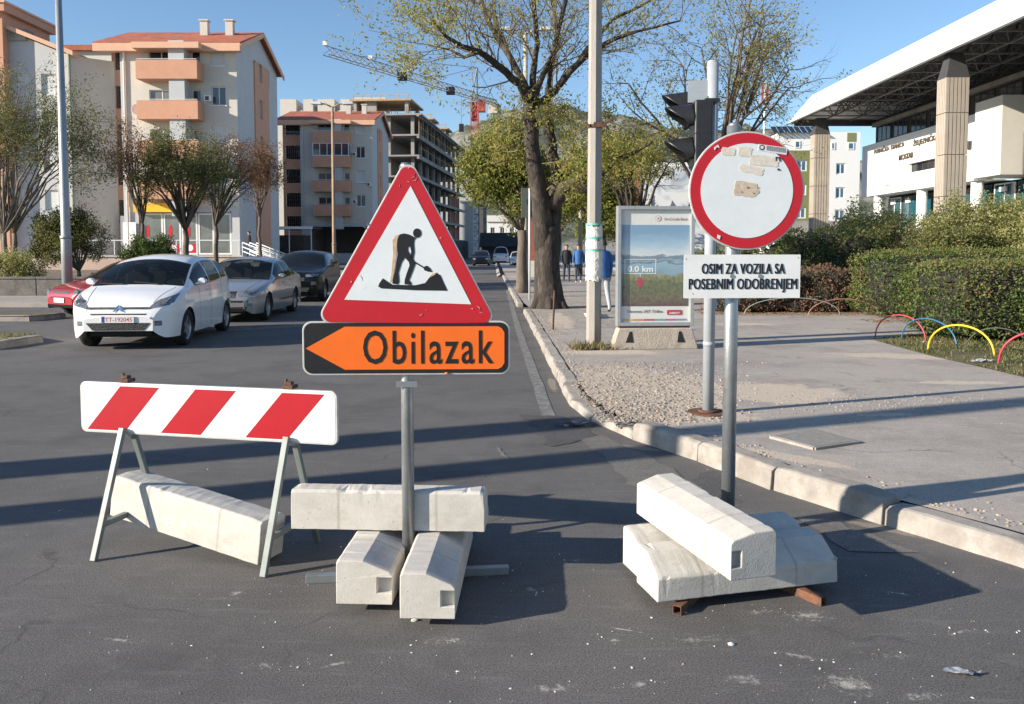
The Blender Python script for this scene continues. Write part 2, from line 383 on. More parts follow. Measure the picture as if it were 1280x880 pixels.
# old repair patches, worn paint, and a sunlit strip put in as colour
M_patch = ground_mat('asphalt_repair', (0.165, 0.155, 0.143), 0.15, (), ls[:6], crack=0.3)
M_patch2 = ground_mat('asphalt_repair_dark', (0.092, 0.09, 0.09), 0.15, (), (), crack=0.2)
def patch(pts, z, m, name='asphalt_patch', jit=0.02):
    r_ = random.Random(len(pts)*7+int(pts[0][0])); w = [gp(*q) for q in pts]; out = []
    for i in range(len(w)):
        a = Vector(w[i]); b = Vector(w[(i+1) % len(w)]); n = max(2, int((b-a).length/0.12))
        for k in range(n): out.append(tuple(a+(b-a)*(k/n)+Vector((r_.gauss(0, jit), r_.gauss(0, jit)))))
    o = sheet(name, out, z, m); o.parent = ROADO; return o
ROADO = bpy.data.objects['road']
patch([(720, 545), (745, 540), (840, 585), (872, 612), (800, 612)], 0.004, M_patch)
patch([(1000, 648), (1045, 650), (1140, 690), (1060, 690)], 0.004, M_patch)
patch([(655, 520), (700, 520), (745, 545), (690, 560)], 0.0045, M_patch2, jit=0.03)
patch([(880, 690), (915, 590), (895, 588), (800, 640)], 0.0035, M_patch2, jit=0.03)
M_worn_sun = None
def worn_and_sun_paint():
    m = bpy.data.materials.new('worn_paint_and_sun_strip'); m.use_nodes = True; nt = m.node_tree; b = nt.nodes['Principled BSDF']
    g = node(nt, 'ShaderNodeNewGeometry'); n = node(nt, 'ShaderNodeTexNoise'); n.inputs['Scale'].default_value = 9; n.inputs['Detail'].default_value = 10; n.inputs['Roughness'].default_value = 0.75
    nt.links.new(g.outputs['Position'], n.inputs['Vector'])
    r = node(nt, 'ShaderNodeValToRGB'); r.color_ramp.elements[0].position = 0.42; r.color_ramp.elements[1].position = 0.66
    r.color_ramp.elements[0].color = (0.115, 0.112, 0.108, 1); r.color_ramp.elements[1].color = (0.27, 0.262, 0.245, 1)
    nt.links.new(n.outputs[0], r.inputs[0]); nt.links.new(r.outputs[0], b.inputs['Base Color']); b.inputs['Roughness'].default_value = 0.85
    return m
M_worn_sun = worn_and_sun_paint()
def strip(a, b, w, z=0.004):
    a = Vector(gp(*a)); b = Vector(gp(*b)); u = (b-a).normalized(); nn = Vector((u.y, -u.x))*w/2; mb = MB()
    n = 14; r_ = random.Random(int(a.x*99)); rows = []
    for i in range(n+1):
        p = a+(b-a)*(i/n); j = r_.gauss(0, .006); rows.append([(p.x-nn.x+j, p.y-nn.y, z), (p.x+nn.x+j, p.y+nn.y, z)])
    mb.grid(rows, 0, False); o = mb.build('edge_line_and_sun_strip', M_worn_sun, ROADO); return o
strip((693, 538), (650, 418), 0.13); strip((650, 418), (634, 362), 0.13); strip((622, 560), (634, 575), 0.03)
strip((100, 424), (440, 404), 0.30, 0.005)  # pale sheet painting a sunlit strip between the shadows by the cars

# square cover set in the pavement
cm = mat('cover_concrete', (0.24, 0.23, 0.21), 0.9, 0.2, 20, bump=0.5, bscale=120)
c0, c1, c2_, c3 = [G(px, py, .13) for px, py in ((965, 546), (1018, 560), (1072, 552), (1020, 538))]
mb = MB(); cs = [c0, c1, c2_, c3]; ctr = sum(cs, Vector())/4
mb.add([(p.x, p.y, .142) for p in cs]+[(p.x, p.y, .10) for p in cs], [(0, 1, 2, 3), (1, 0, 4, 5), (2, 1, 5, 6), (3, 2, 6, 7), (0, 3, 7, 4)])
mh = tag(mb.build('cover_slab', cm, None, bevel=0.004), 'square concrete access cover set in the pavement beside the kerb', 'manhole cover')
mb = MB()
for i in range(4):
    a = ctr+(cs[i]-ctr)*1.03; b = ctr+(cs[(i+1) % 4]-ctr)*1.03; mb.bar((a.x, a.y, .118), (b.x, b.y, .118), .03, .04)
mb.build('cover_frame', M_kerb, mh)

# loose stones
ico = [(0, 0, 1), (.89, 0, .45), (.28, .85, .45), (-.72, .53, .45), (-.72, -.53, .45), (.28, -.85, .45), (.72, .53, -.45), (-.28, .85, -.45), (-.89, 0, -.45), (-.28, -.85, -.45), (.72, -.53, -.45), (0, 0, -1)]
icf = [(0, 1, 2), (0, 2, 3), (0, 3, 4), (0, 4, 5), (0, 5, 1), (1, 6, 2), (2, 7, 3), (3, 8, 4), (4, 9, 5), (5, 10, 1), (1, 10, 6), (2, 6, 7), (3, 7, 8), (4, 8, 9), (5, 9, 10), (11, 7, 6), (11, 8, 7), (11, 9, 8), (11, 10, 9), (11, 6, 10)]
def stone(mb, p, s, r_, mi=0, flat=.6):
    a = r_.uniform(0, 6.3); ca, sa = math.cos(a), math.sin(a); kx, ky, kz = s*r_.uniform(.7, 1.3), s*r_.uniform(.6, 1.1), s*flat*r_.uniform(.6, 1.1)
    vs = []
    for v in ico:
        j = r_.uniform(.75, 1.2); x, y, z = v[0]*kx*j, v[1]*ky*j, v[2]*kz*j; vs.append((p[0]+x*ca-y*sa, p[1]+x*sa+y*ca, p[2]+z+kz*.4))
    mb.add(vs, icf, mi)
g1 = mat('gravel_a', (0.35, 0.29, 0.23), 0.95, 0.3, 30); g2 = mat('gravel_b', (0.26, 0.23, 0.20), 0.95, 0.3, 30); g3 = mat('plaster_crumb', (0.62, 0.60, 0.56), 0.95, 0.1, 30)
r_ = random.Random(3); mb = MB()
for i in range(7500):
    t = r_.random(); px = r_.gauss(790, 65); py = r_.uniform(452, 528)
    kx = 0.6+(KL[-1].x-.6)*0
    w = G(px, py, .118)
    if px < 695+max(0, (py-455))*0.75 or px > 960: continue
    stone(mb, (w.x, w.y, .118), r_.choice((.004, .005, .006, .007, .008, .010, .013, .018)), r_, r_.choice((0, 1, 1)))
edge_pts = resample(edge[2:], 0.02)
for p in edge_pts:
    for k in range(2):
        if p.y < 3.2 or p.y > 20 or r_.random() < .25: continue
        q = abs(r_.gauss(0, .10)); stone(mb, (p.x+q+.02, p.y+q*.9+.02, .118), r_.choice((.005, .007, .01, .014)), r_, r_.choice((0, 0, 1)))
for i in range(500):
    w = G(r_.gauss(1090, 90), r_.gauss(505, 9)+0, .118); 
    if w.y < 12: stone(mb, (w.x, w.y, .118), r_.choice((.006, .008, .012)), r_, r_.choice((0, 0, 1)))
tag(mb.build('gravel', [g1, g2]), 'loose tan gravel spread over the broken pavement behind the kerb', 'gravel', kind='stuff')
mb = MB()
for (x, y, rx, ry, th, c, cov) in ls:
    for i in range(int(3+12*cov*(1 if ry > .02 else .2))):
        stone(mb, (x+r_.gauss(0, rx*.55), y+r_.gauss(0, ry*.55), 0.0), r_.choice((.0015, .002, .0025, .003, .006)), r_, 0, .5)
for i in range(170):
    w = G(r_.uniform(0, 1280), 560+320*r_.random()**.8); stone(mb, (w.x, w.y, 0.0), r_.choice((.002, .003, .004, .005)), r_, r_.choice((0, 1, 1)), .6)
for px, py, s in ((914, 806, .013), (735, 805, .007), (790, 835, .008), (1025, 836, .008), (665, 818, .005), (640, 820, .004), (518, 776, .016), (512, 772, .010)):
    w = G(px, py); stone(mb, (w.x, w.y, 0), s, r_, 0)
tag(mb.build('plaster_crumbs', [g3, g1]), 'white concrete crumbs and grit scattered on the road', 'debris', kind='stuff')
# flattened cup lid
w = G(1210, 843); mb = MB(); rows = []
for i in range(9):
    t_ = i/8-.5; hw_ = .020*math.cos(t_*2.9)*(1+.25*math.sin(i*2.1)); rows.append([(w.x+.10*t_-.008*j, w.y+hw_*(j/3-1)*1.3, .003+.010*abs(j/3-1)**2+.008*math.sin(i*.9+j*.5)**2) for j in range(7)])
mb.grid(rows, 0, True)
tag(mb.build('plastic_scrap', mat('scrap_plastic', (.24, .26, .30), .2, .3, 30)), 'small grey plastic scrap lying on the road near the bottom right', 'litter')
# litter heap in the gutter
mb = MB(); w = G(708, 533)
for i in range(46):
    x, y = w.x+r_.gauss(0, .1), w.y+r_.gauss(0, .05); s = r_.uniform(.015, .05); a = r_.uniform(0, 6); h = r_.uniform(.004, .025)
    mb.add([(x+s*math.cos(a+k*1.57)*(1 if k % 2 else .5), y+s*math.sin(a+k*1.57)*(1 if k % 2 else .5), h+r_.uniform(0, .012)) for k in range(4)], [(0, 1, 2, 3)], r_.choice((0, 0, 1, 2)))
tag(mb.build('gutter_litter', [mat('dead_leaf', (.10, .06, .035), .9, .3, 30), mat('litter_white', (.5, .5, .52), .5, .2, 30), mat('litter_blue', (.05, .07, .13), .5, .2, 30)]), 'dark heap of dead leaves and litter in the gutter by the kerb', 'litter', kind='stuff')

# ------------------------------------------------------------------ left side: island, median, plot behind the low wall
def kerbed(name, poly, h, topmat, stones=()):
    o = tag(sheet(name, poly, h-.006, topmat), kind='structure')
    for a, b in stones:
        a = Vector(a); b = Vector(b); L = (b-a).length; n = max(1, round(L/.95)); 
        for i in range(n): kerb_stone(a+(b-a)*(i/n), a+(b-a)*((i+1)/n), .16, h, 700+i+int(a.x*10), o, inward=-1)
    return o
M_turf = ground_mat('thin_turf', (0.13, 0.115, 0.06), 0.35, ((-9, 13.6, 3, .8, 0, (0.30, 0.26, 0.20), .7),), (), grain=0.3)
isl = kerbed('traffic_island', [(-30, 11.9), (-9.4, 12.55), (-8.35, 13.3), (-8.2, 14.4), (-8.9, 15.0), (-30, 15.0)], .13, M_turf, (((-17.5, 12.3), (-9.4, 12.55)), ((-9.4, 12.55), (-8.35, 13.3)), ((-8.35, 13.3), (-8.2, 14.4))))
med = kerbed('median', [(-40, 18.3), (-10.9, 18.6), (-10.6, 19.6), (-40, 19.6)], .13, M_turf, (((-19, 18.5), (-10.9, 18.6)), ((-10.9, 18.6), (-10.6, 19.6))))
lp = tag(sheet('footpath', [(-60, 23.2), (-11.4, 23.2), (-10.6, 24), (-10.0, 60), (-60, 60)], .12, M_pave, .12), kind='structure')
tag(sheet('planting_bed', [(-60, 27.2), (-11.8, 27.2), (-11.8, 44), (-60, 44)], .55, M_soil), kind='structure')
M_wall = mat('old_wall_concrete', (0.15, 0.14, 0.125), 0.95, 0.25, 3, bump=0.4, bscale=20, c2=(0.07, 0.065, 0.06), c2amt=0.5, c2scale=1.2)
wl = empty('retaining_wall', (-36, 27.1, .12), 'low weathered grey retaining wall below the trees left of the red car', 'wall')
for i in range(13):
    mb = MB(); mb.b(i*1.86+.01, (i+1)*1.86-.01, -.13, .13, 0, .52+.01*(i % 3)); mb.build('wall_block', M_wall, wl, bevel=.015)
    mb = MB(); mb.b(i*1.86+.005, (i+1)*1.86-.005, -.16, .17, .545, .61); mb.build('coping', M_wall, wl, bevel=.01)
wl2 = empty('retaining_wall', (-11.9, 27.23, .12), 'low weathered grey retaining wall running along the left pavement towards the stairs', 'wall', rotz=R(90))
for i in range(8):
    mb = MB(); mb.b(i*2.1+.01, (i+1)*2.1-.01, -.13, .13, 0, .53); mb.build('wall_block', M_wall, wl2, bevel=.015)
# ------------------------------------------------------------------ hills behind
def hills():
    m = bpy.data.materials.new('hill_rock_and_scrub'); m.use_nodes = True; nt = m.node_tree; b = nt.nodes['Principled BSDF']
    tc = node(nt, 'ShaderNodeTexCoord'); n = node(nt, 'ShaderNodeTexNoise'); n.inputs['Scale'].default_value = .021; n.inputs['Detail'].default_value = 12; n.inputs['Roughness'].default_value = .72
    nt.links.new(tc.outputs['Object'], n.inputs['Vector']); r = node(nt, 'ShaderNodeValToRGB'); e = r.color_ramp.elements
    e[0].position = .40; e[0].color = (.035, .05, .03, 1); e[1].position = .58; e[1].color = (.25, .24, .225, 1); q = e.new(.48); q.color = (.085, .095, .065, 1)
    nt.links.new(n.outputs[0], r.inputs[0]); nt.links.new(r.outputs[0], b.inputs['Base Color']); b.inputs['Roughness'].default_value = .95
    nx, ny = 200, 60; pts = []
    ridge = [(-1400, 40), (-500, 60), (-330, 90), (-170, 205), (-110, 235), (-40, 285), (60, 300), (180, 270), (330, 240), (520, 215), (760, 150), (1000, 90), (1600, 60)]
    def rz(x):
        for (a, za), (c, zc) in zip(ridge, ridge[1:]):
            if a <= x <= c: return za+(zc-za)*(x-a)/(c-a)
        return 40
    for i in range(nx):
        x = -1400+3000*i/(nx-1); row = []
        for j in range(ny):
            t = j/(ny-1); y = 900+1100*t; p = Vector((x, y, 0))
            prof = math.sin(min(1, t*1.45)*math.pi/2)**1.2 if t < .69 else 1-(t-.69)*.8
            z = rz(x*1500/(900+1100*min(t, .69)))*prof*.92
            z += (noise.fractal(p*.006, .9, 2.1, 5)*38+noise.fractal(p*.03, .9, 2.1, 3)*14)*min(1, t*4)
            row.append((x, y, z-3 if j else -4))
        pts.append(row)
    mb = MB(); mb.grid(pts, 0, True, flip=True); tag(mb.build('hills', m), kind='structure')
hills()
# ------------------------------------------------------------------ concrete blocks (spare kerb stones used as weights)
def stained_concrete():
    m = mat('block_concrete', (0.51, 0.485, 0.44), 0.92, 0.09, 9, bump=0.12, bscale=140, c2=(0.44, 0.41, 0.36), c2amt=0.30, c2scale=5)
    nt = m.node_tree; b = nt.nodes['Principled BSDF']; src = b.inputs['Base Color'].links[0].from_socket
    tc = node(nt, 'ShaderNodeTexCoord'); sx = node(nt, 'ShaderNodeSeparateXYZ'); nt.links.new(tc.outputs['Object'], sx.inputs[0])
    n = node(nt, 'ShaderNodeTexNoise'); n.inputs['Scale'].default_value = 14; nt.links.new(tc.outputs['Object'], n.inputs['Vector'])
    ab = node(nt, 'ShaderNodeMath', operation='ABSOLUTE'); nt.links.new(sx.outputs[0], ab.inputs[0])
    s1 = node(nt, 'ShaderNodeMath', operation='SUBTRACT'); nt.links.new(ab.outputs[0], s1.inputs[0]); s1.inputs[1].default_value = 0.24
    a2 = node(nt, 'ShaderNodeMath', operation='ABSOLUTE'); nt.links.new(s1.outputs[0], a2.inputs[0])
    ad = node(nt, 'ShaderNodeMath', operation='MULTIPLY_ADD'); nt.links.new(n.outputs[0], ad.inputs[0]); ad.inputs[1].default_value = 0.012; nt.links.new(a2.outputs[0], ad.inputs[2])
    rr = node(nt, 'ShaderNodeValToRGB'); rr.color_ramp.elements[0].position = 0.0095; rr.color_ramp.elements[0].color = (.38, .38, .38, 1); rr.color_ramp.elements[1].position = 0.015; rr.color_ramp.elements[1].color = (0, 0, 0, 1)
    nt.links.new(ad.outputs[0], rr.inputs[0])
    mx = node(nt, 'ShaderNodeMixRGB'); mx.inputs[2].default_value = (.22, .17, .12, 1)
    nt.links.new(rr.outputs[0], mx.inputs[0]); nt.links.new(src, mx.inputs[1])
    vo = node(nt, 'ShaderNodeTexVoronoi'); vo.inputs['Scale'].default_value = 34; vo.inputs['Randomness'].default_value = 1; nt.links.new(tc.outputs['Object'], vo.inputs['Vector'])
    pr = node(nt, 'ShaderNodeValToRGB'); pr.color_ramp.elements[0].position = .05; pr.color_ramp.elements[0].color = (1, 1, 1, 1); pr.color_ramp.elements[1].position = .13; pr.color_ramp.elements[1].color = (0, 0, 0, 1); nt.links.new(vo.outputs['Distance'], pr.inputs[0])
    gt = node(nt, 'ShaderNodeMath', operation='GREATER_THAN'); gt.inputs[1].default_value = .62; sc3 = node(nt, 'ShaderNodeSeparateColor'); nt.links.new(vo.outputs['Color'], sc3.inputs[0]); nt.links.new(sc3.outputs[0], gt.inputs[0])
    pm = node(nt, 'ShaderNodeMath', operation='MULTIPLY'); nt.links.new(pr.outputs[0], pm.inputs[0]); nt.links.new(gt.outputs[0], pm.inputs[1])
    m3 = node(nt, 'ShaderNodeMixRGB'); m3.inputs[2].default_value = (.20, .18, .15, 1); nt.links.new(pm.outputs[0], m3.inputs[0]); nt.links.new(mx.outputs[0], m3.inputs[1])
    n4 = node(nt, 'ShaderNodeTexNoise'); n4.inputs['Scale'].default_value = 2.6; n4.inputs['Detail'].default_value = 9; n4.inputs['Roughness'].default_value = .75; mp4 = node(nt, 'ShaderNodeMapping'); mp4.inputs['Scale'].default_value = (1, 2.5, 2.5); nt.links.new(tc.outputs['Object'], mp4.inputs[0]); nt.links.new(mp4.outputs[0], n4.inputs['Vector'])
    r4 = node(nt, 'ShaderNodeValToRGB'); r4.color_ramp.elements[0].position = .50; r4.color_ramp.elements[0].color = (0, 0, 0, 1); r4.color_ramp.elements[1].position = .74; r4.color_ramp.elements[1].color = (.7, .7, .7, 1); nt.links.new(n4.outputs[0], r4.inputs[0])
    m4 = node(nt, 'ShaderNodeMixRGB'); m4.inputs[2].default_value = (.33, .30, .255, 1); nt.links.new(r4.outputs[0], m4.inputs[0]); nt.links.new(m3.outputs[0], m4.inputs[1]); nt.links.new(m4.outputs[0], b.inputs['Base Color'])
    return m
M_block = stained_concrete()
def block(label, a, b, L=None, w=.24, h=.20, slope=.05, seed=1, notch=1, flipw=False, z=None, roll=0):
    """kerb unit lying from a to b (middle of its underside); the top falls by slope towards one side; a shallow rebate in each end"""
    a = Vector(a); b = Vector(b); r_ = random.Random(seed); L = L or (b-a).length; mb = MB()
    s = -1 if flipw else 1
    prof = [(-w/2*s, .004), (-w/2*s, h*.55), (-w/2*s, h-.012), (-w/2*s+.012*s, h), (-w*.02*s, h-.002), (w/2*s-.012*s, h-slope), (w/2*s, h-slope-.012), (w/2*s, .004)]
    n = 44; rows = []; chip = [False]*n
    for _ in range(3):
        q = r_.randrange(n)
        for e_ in range(r_.choice((1, 2, 3))): chip[min(n-1, q+e_)] = True
    for i in range(n):
        x = -L/2+L*i/(n-1); row = []
        for j, (y, zz) in enumerate(prof):
            k = r_.gauss(0, .0006); c = 0
            if j in (2, 3, 6) and (r_.random() < .05 or chip[i]): c = r_.uniform(.001, .005) if r_.random() < .6 else r_.uniform(.004, .010)
            if i in (0, n-1) and j in (2, 3, 4, 5, 6): c += r_.uniform(.001, .006)
            row.append((x+(c*.6 if i == 0 else (-c*.6 if i == n-1 else 0)), y*(1-c*2), zz-c+k))
        rows.append(row+[row[0]])
    flip = not flipw
    mb.grid(rows, 0, False, flip=flip)
    nj = len(prof)
    # ends: outer ring face with a rebate near one side
    for end, i in ((-1, 0), (1, n-1)):
        x = -L/2 if end < 0 else L/2; base = i*(nj+1)
        if notch and (end > 0 or notch > 1):
            y0, y1 = (.06*s, w/2*s); z0, z1 = h*.28, h*.62; dpt = .028*end
            o = len(mb.v); mb.v += [(x, y0, z0), (x, y0, z1), (x-dpt, y0, z0), (x-dpt, y0, z1), (x, y1, z0), (x, y1, z1), (x-dpt, y1, z0), (x-dpt, y1, z1)]
            ring = [base+k for k in range(nj)]
            loop = ring[:7]+[o+5, o+1, o, o+4]+ring[7:]          # profile with the notch cut in from the sloping side
            fc = [loop, [o, o+1, o+3, o+2], [o+2, o+3, o+7, o+6], [o+1, o+5, o+7, o+3], [o, o+2, o+6, o+4]]
        else: fc = [[base+k for k in range(nj)]]
        for f in fc: mb.f.append(f); mb.m.append(0); mb.sm.append(False)
    bm_ = mb.build('concrete_block', M_block)
    bmm = bmesh.new(); bmm.from_mesh(bm_.data); bmesh.ops.remove_doubles(bmm, verts=bmm.verts, dist=1e-6); bmesh.ops.recalc_face_normals(bmm, faces=bmm.faces); bmm.to_mesh(bm_.data); bmm.free()
    md = bm_.modifiers.new('bevel', 'BEVEL'); md.width = .005; md.segments = 2; md.limit_method = 'ANGLE'; md.angle_limit = R(40)
    d = b-a; bm_.location = (a+b)/2
    bm_.rotation_euler = (roll, -math.asin(d.z/d.length), math.atan2(d.y, d.x))
    return tag(bm_, label, 'concrete block', 'concrete kerb blocks weighing down the signs')
ZB = .042
# under the triangle sign
fl, fr = G(421, 757, ZB), G(489, 757, ZB); m0 = (fl+fr)/2
block('near end-on concrete block left of the triangle sign post', m0, m0+Vector((.045, 1.0, 0)), 1.0, seed=11, w=.25, h=.205, flipw=True, notch=2)
fl, fr = G(501, 775, ZB), G(567, 775, ZB); m1 = (fl+fr)/2
block('near end-on concrete block right of the triangle sign post', m1, m1+Vector((.03, 1.0, 0)), 1.0, seed=12, w=.235, h=.205, flipw=True, notch=2)
c0 = G(363, 666, ZB+.205)+Vector((0, .03, 0)); c1 = G(607, 670, ZB+.205)+Vector((0, .03, 0))
block('crosswise concrete block on top behind the triangle sign post', c0+Vector((0, .125, .003)), c1+Vector((0, .125, .003)), None, seed=13, w=.24, h=.20, notch=1)
# under the barrier, leaning on its left tie bar
c0 = G(137, 645, .15); c1 = G(322, 708, .012); nn = Vector((c1.y-c0.y, -(c1.x-c0.x), 0)).normalized()*-.1
block('tilted concrete block under the red and white barrier', c0+nn, c1+nn, None, seed=14, w=.2, h=.235, slope=.012, notch=0)
# under the round sign
a0 = G(822, 755, .046); a1 = G(1046, 729, .046); u = (a1-a0).normalized(); nn = Vector((-u.y, u.x, 0))
block('front lower concrete block of the stack under the round sign', a0+nn*.12, a0+nn*.12+u*.92, .92, seed=15, w=.236, h=.195, slope=.075, notch=1, flipw=True)
block('rear lower concrete block of the stack under the round sign', a0+nn*.362+u*.03, a0+nn*.362+u*.93, .90, seed=16, w=.236, h=.20, slope=.06, notch=1, flipw=True)
t0 = G(914, 727, .25); t1 = G(970, 722, .25); t2 = G(817, 657, .25); u = (t2-t0); u.z = 0; u.normalize(); mid = (t0+t1)/2
block('pale concrete block lying diagonally on top of the stack under the round sign', mid+u*.92, mid, .92, seed=17, w=.215, h=.205, slope=.03, notch=1, flipw=True)

# ------------------------------------------------------------------ sign materials
def sheetmat(name, c, rough=.38, scr=.0):
    return mat(name, c, rough, .05, 10, spec=.5, c2=tuple(min(1, x*.55+.25) for x in c[:3]), c2amt=scr, c2scale=16)
M_red = sheetmat('reflective_red', (.47, .012, .022), scr=.10); M_wht = sheetmat('reflective_white', (.66, .70, .71), scr=.06)
M_org = sheetmat('reflective_orange', (.80, .145, .012), scr=.06); M_ink = mat('sign_black', (.012, .012, .013), .4, .2, 20)
M_rim = mat('sign_rim', (.52, .52, .50), .5, .12, 20, metal=.2); M_bred = sheetmat('barrier_red', (.40, .006, .016)); M_bwht = sheetmat('barrier_white', (.78, .78, .77))
M_legs = mat('leg_steel', (.17, .195, .19), .5, .12, 14, metal=.2, c2=(.15, .12, .09), c2amt=.3, c2scale=9)
M_tan = mat('peeled_adhesive', (.48, .36, .23), .8, .25, 40)
M_backp = mat('sign_back', (.30, .31, .31), .5, .12, 12, metal=.5)

# ------------------------------------------------------------------ barrier
def barrier():
    t = empty('road_barrier', (-1.63, 4.36, 0), 'red and white striped barrier board on two steel trestles', 'barrier', rotz=R(-12.5))
    bd = MB(); x0, x1, z0, z1 = -.76, .76, .618, .898; d = .018
    bd.prism(rrect(x0, x1, z0, z1, .035), -d, 0.004); board = bd.build('board', [M_rim], t, bevel=.004)
    f = MB(); f.prism(rrect(x0+.012, x1-.012, z0+.012, z1-.012, .03), -d-.0015, -d+.002); f.build('white_face', M_bwht, board)
    W = x1-x0-.024; h = z1-z0-.024; X = x0+.012; Z = z0+.012
    for u0 in (.02, .325, .66):
        s = MB(); e = .143*W; k = .142*W
        a, b = X+u0*W, X+u0*W+k*1.12
        pts = [(a, Z+.006), (b, Z+.006), (min(b+e, x1-.02), Z+h-.006), (min(a+e, x1-.02), Z+h-.006)]
        s.prism(pts, -d-.003, -d); s.build('red_stripe', M_bred, board)
    for sx in (-.485, .485):
        l = MB()
        l.bar((sx-.02, -.26, 0), (sx, -.035, .655), .034, .024); l.build('leg', M_legs, t, bevel=.003)
        l = MB(); l.bar((sx+.02, .26, 0), (sx, .035, .655), .034, .024); l.build('leg', M_legs, t, bevel=.003)
        l = MB(); l.bar((sx-.012, -.19, .175), (sx+.012, .19, .175), .028, .028); l.build('tie_bar', M_legs, t)
        l = MB(); l.tube([(sx, .024, .60), (sx, .024, .92)], .021, 10); l.b(sx-.028, sx+.028, -.006, .06, .61, .652); l.build('socket_post', M_galv, t, bevel=.002)
        l = MB(); l.b(sx-.03, sx+.028, -.020, .045, .900, .918); l.b(sx-.018, sx+.012, -.004, .03, .918, .935); l.tube([(sx-.025, .01, .915), (sx-.022, .012, .948)], .008, 8); l.build('clamp', M_rust, t, bevel=.002)
barrier()

# ------------------------------------------------------------------ triangle sign with detour plate
def tri_sign():
    Y = 3.935; X = (508-CX)/F*Y
    t = empty('roadworks_sign', (X, Y, 0), 'roadworks triangle sign above an orange detour plate on a steel post', 'road sign', rotz=R(2.0))
    p = MB(); p.tube([(0, 0, .02), (0, 0, 2.005)], .030, 20); p.tube([(0, 0, 2.005), (0, 0, 2.03)], [.033, .02], 16); p.build('post', M_galv, t)
    for a, b, nm in (((-.50, .02, .021), (.49, .10, .021), M_galv), ((.075, -.36, .0205), (.05, .46, .0205), M_rust)):
        f = MB(); f.bar(a, b, .04, .04); f.build('foot_bar', nm, t, bevel=.002)
    yb = -.040
    k = Y/F                                             # metres for a picture pixel at the sign
    zc = lambda py: CAMH-(py-311.9)*k*1.003
    def pt(px, py): return ((px-508)*k, zc(py))
    # triangle: side 0.9 with rounded corners
    c = [pt(395, 403), pt(623, 405.5), pt(512, 195)]
    tp = MB(); tp.prism(rpoly(c, .045, 8), yb, yb+.006); tri = tp.build('triangle_plate', M_rim, t, bevel=.002)
    cen = (Vector(c[0])+Vector(c[1])+Vector(c[2]))/3
    def inset(s): return [tuple(cen+(Vector(q)-cen)*s) for q in c]
    q = MB(); q.prism(rpoly(inset(.972), .040, 8), yb-.0018, yb+.002); q.build('red_border', M_red, tri)
    q = MB(); q.prism([pt(432.5, 373.5), pt(589, 379.5), pt(515, 234)], yb-.0036, yb); q.build('white_field', M_wht, tri)
    cp = lambda x, y: pt(360+x/2.9333, 190+y/2.9333)
    def poly(pts, m, name, y=-.0055):
        g = MB(); g.prism([cp(*w) for w in pts], yb+y, yb+y+.003); g.build(name, m, tri)
    poly([(335, 490), (340, 478), (352, 461), (368, 472), (386, 484), (470, 486), (505, 478), (522, 456), (548, 443), (560, 450), (572, 478), (585, 506), (470, 504), (345, 497)], M_ink, 'earth_symbol')
    poly([(462, 310), (448, 303), (430, 299), (414, 303), (406, 318), (404, 345), (406, 372), (402, 398), (397, 432), (388, 468), (386, 480), (406, 483), (411, 474), (409, 440), (420, 405), (432, 386), (446, 402), (449, 414), (438, 444), (431, 466), (430, 482), (455, 485), (455, 477), (447, 468), (460, 436), (470, 408), (462, 388), (452, 376), (444, 362), (444, 350), (451, 345), (455, 364), (452, 388), (462, 392), (467, 366), (465, 336), (467, 322), (474, 316)], M_ink, 'worker_symbol')
    g = MB(); g.prism([cp(477+15*math.cos(i*.3927), 298+17*math.sin(i*.3927)) for i in range(16)], yb-.0055, yb-.002); g.build('worker_head_symbol', M_ink, tri)
    poly([(438, 388), (441, 384), (500, 420), (511, 415), (522, 424), (530, 438), (512, 436), (502, 432), (500, 425)], M_ink, 'shovel_symbol', -.0062)
    poly([(400, 306), (412, 304), (404, 330), (402, 372), (396, 420), (386, 470), (378, 476), (384, 430), (390, 370), (388, 325)], M_tan, 'peeled_patch', -.0048)
    poly([(516, 462), (530, 444), (546, 440), (540, 448), (526, 456)], M_tan, 'peeled_patch', -.0066)
    r_ = random.Random(5); sm = mat('scratch_pale', (.62, .5, .48), .7, .1, 30)
    for (x, y) in ((470, 85), (480, 100), (455, 62), (415, 122), (440, 112), (565, 312), (300, 262), (285, 275), (270, 448), (690, 560), (680, 570), (505, 575), (700, 585), (495, 590), (240, 470), (295, 490)):
        a = r_.uniform(0, 3.1); L = r_.uniform(6, 26); w = r_.uniform(.7, 1.6)
        pts = [(x, y), (x+L*.5*math.cos(a)+r_.uniform(-2, 2), y+L*.5*math.sin(a)), (x+L*math.cos(a+.3), y+L*math.sin(a+.3)), (x+L*.5*math.cos(a)+w, y+L*.5*math.sin(a)+w*1.5)]
        g = MB(); g.prism([cp(*q2) for q2 in pts], yb-.0042, yb-.001); g.build('scratch', sm, tri)
    # detour plate
    a, b = pt(380, 464), pt(637, 398); dp = MB(); dp.prism(rrect(a[0], b[0], a[1]-.012, b[1]-.008, .045, 6), yb, yb+.006); pl = dp.build('detour_plate', M_rim, t, bevel=.002)
    rot = lambda x, y: cp(x, y)
    g = MB(); g.prism(rrect(a[0]+.008, b[0]-.008, a[1]-.004, b[1]-.016, .039, 6), yb-.0018, yb+.002); g.build('black_field', M_ink, pl)
    zt = b[1]-.034; zb_ = a[1]+.014; xr = b[0]-.026; zm = (zt+zb_)/2
    g = MB(); g.prism([(a[0]+.016, zm), (cp(212, 800)[0], zb_), (xr-.03, zb_), (xr-.012, zb_+.010), (xr, zb_+.03), (xr, zt-.03), (xr-.012, zt-.01), (xr-.03, zt), (cp(212, 625)[0], zt)], yb-.0036, yb); g.build('orange_arrow', M_org, pl)
    tw = cp(752, 0)[0]-cp(278, 0)[0]
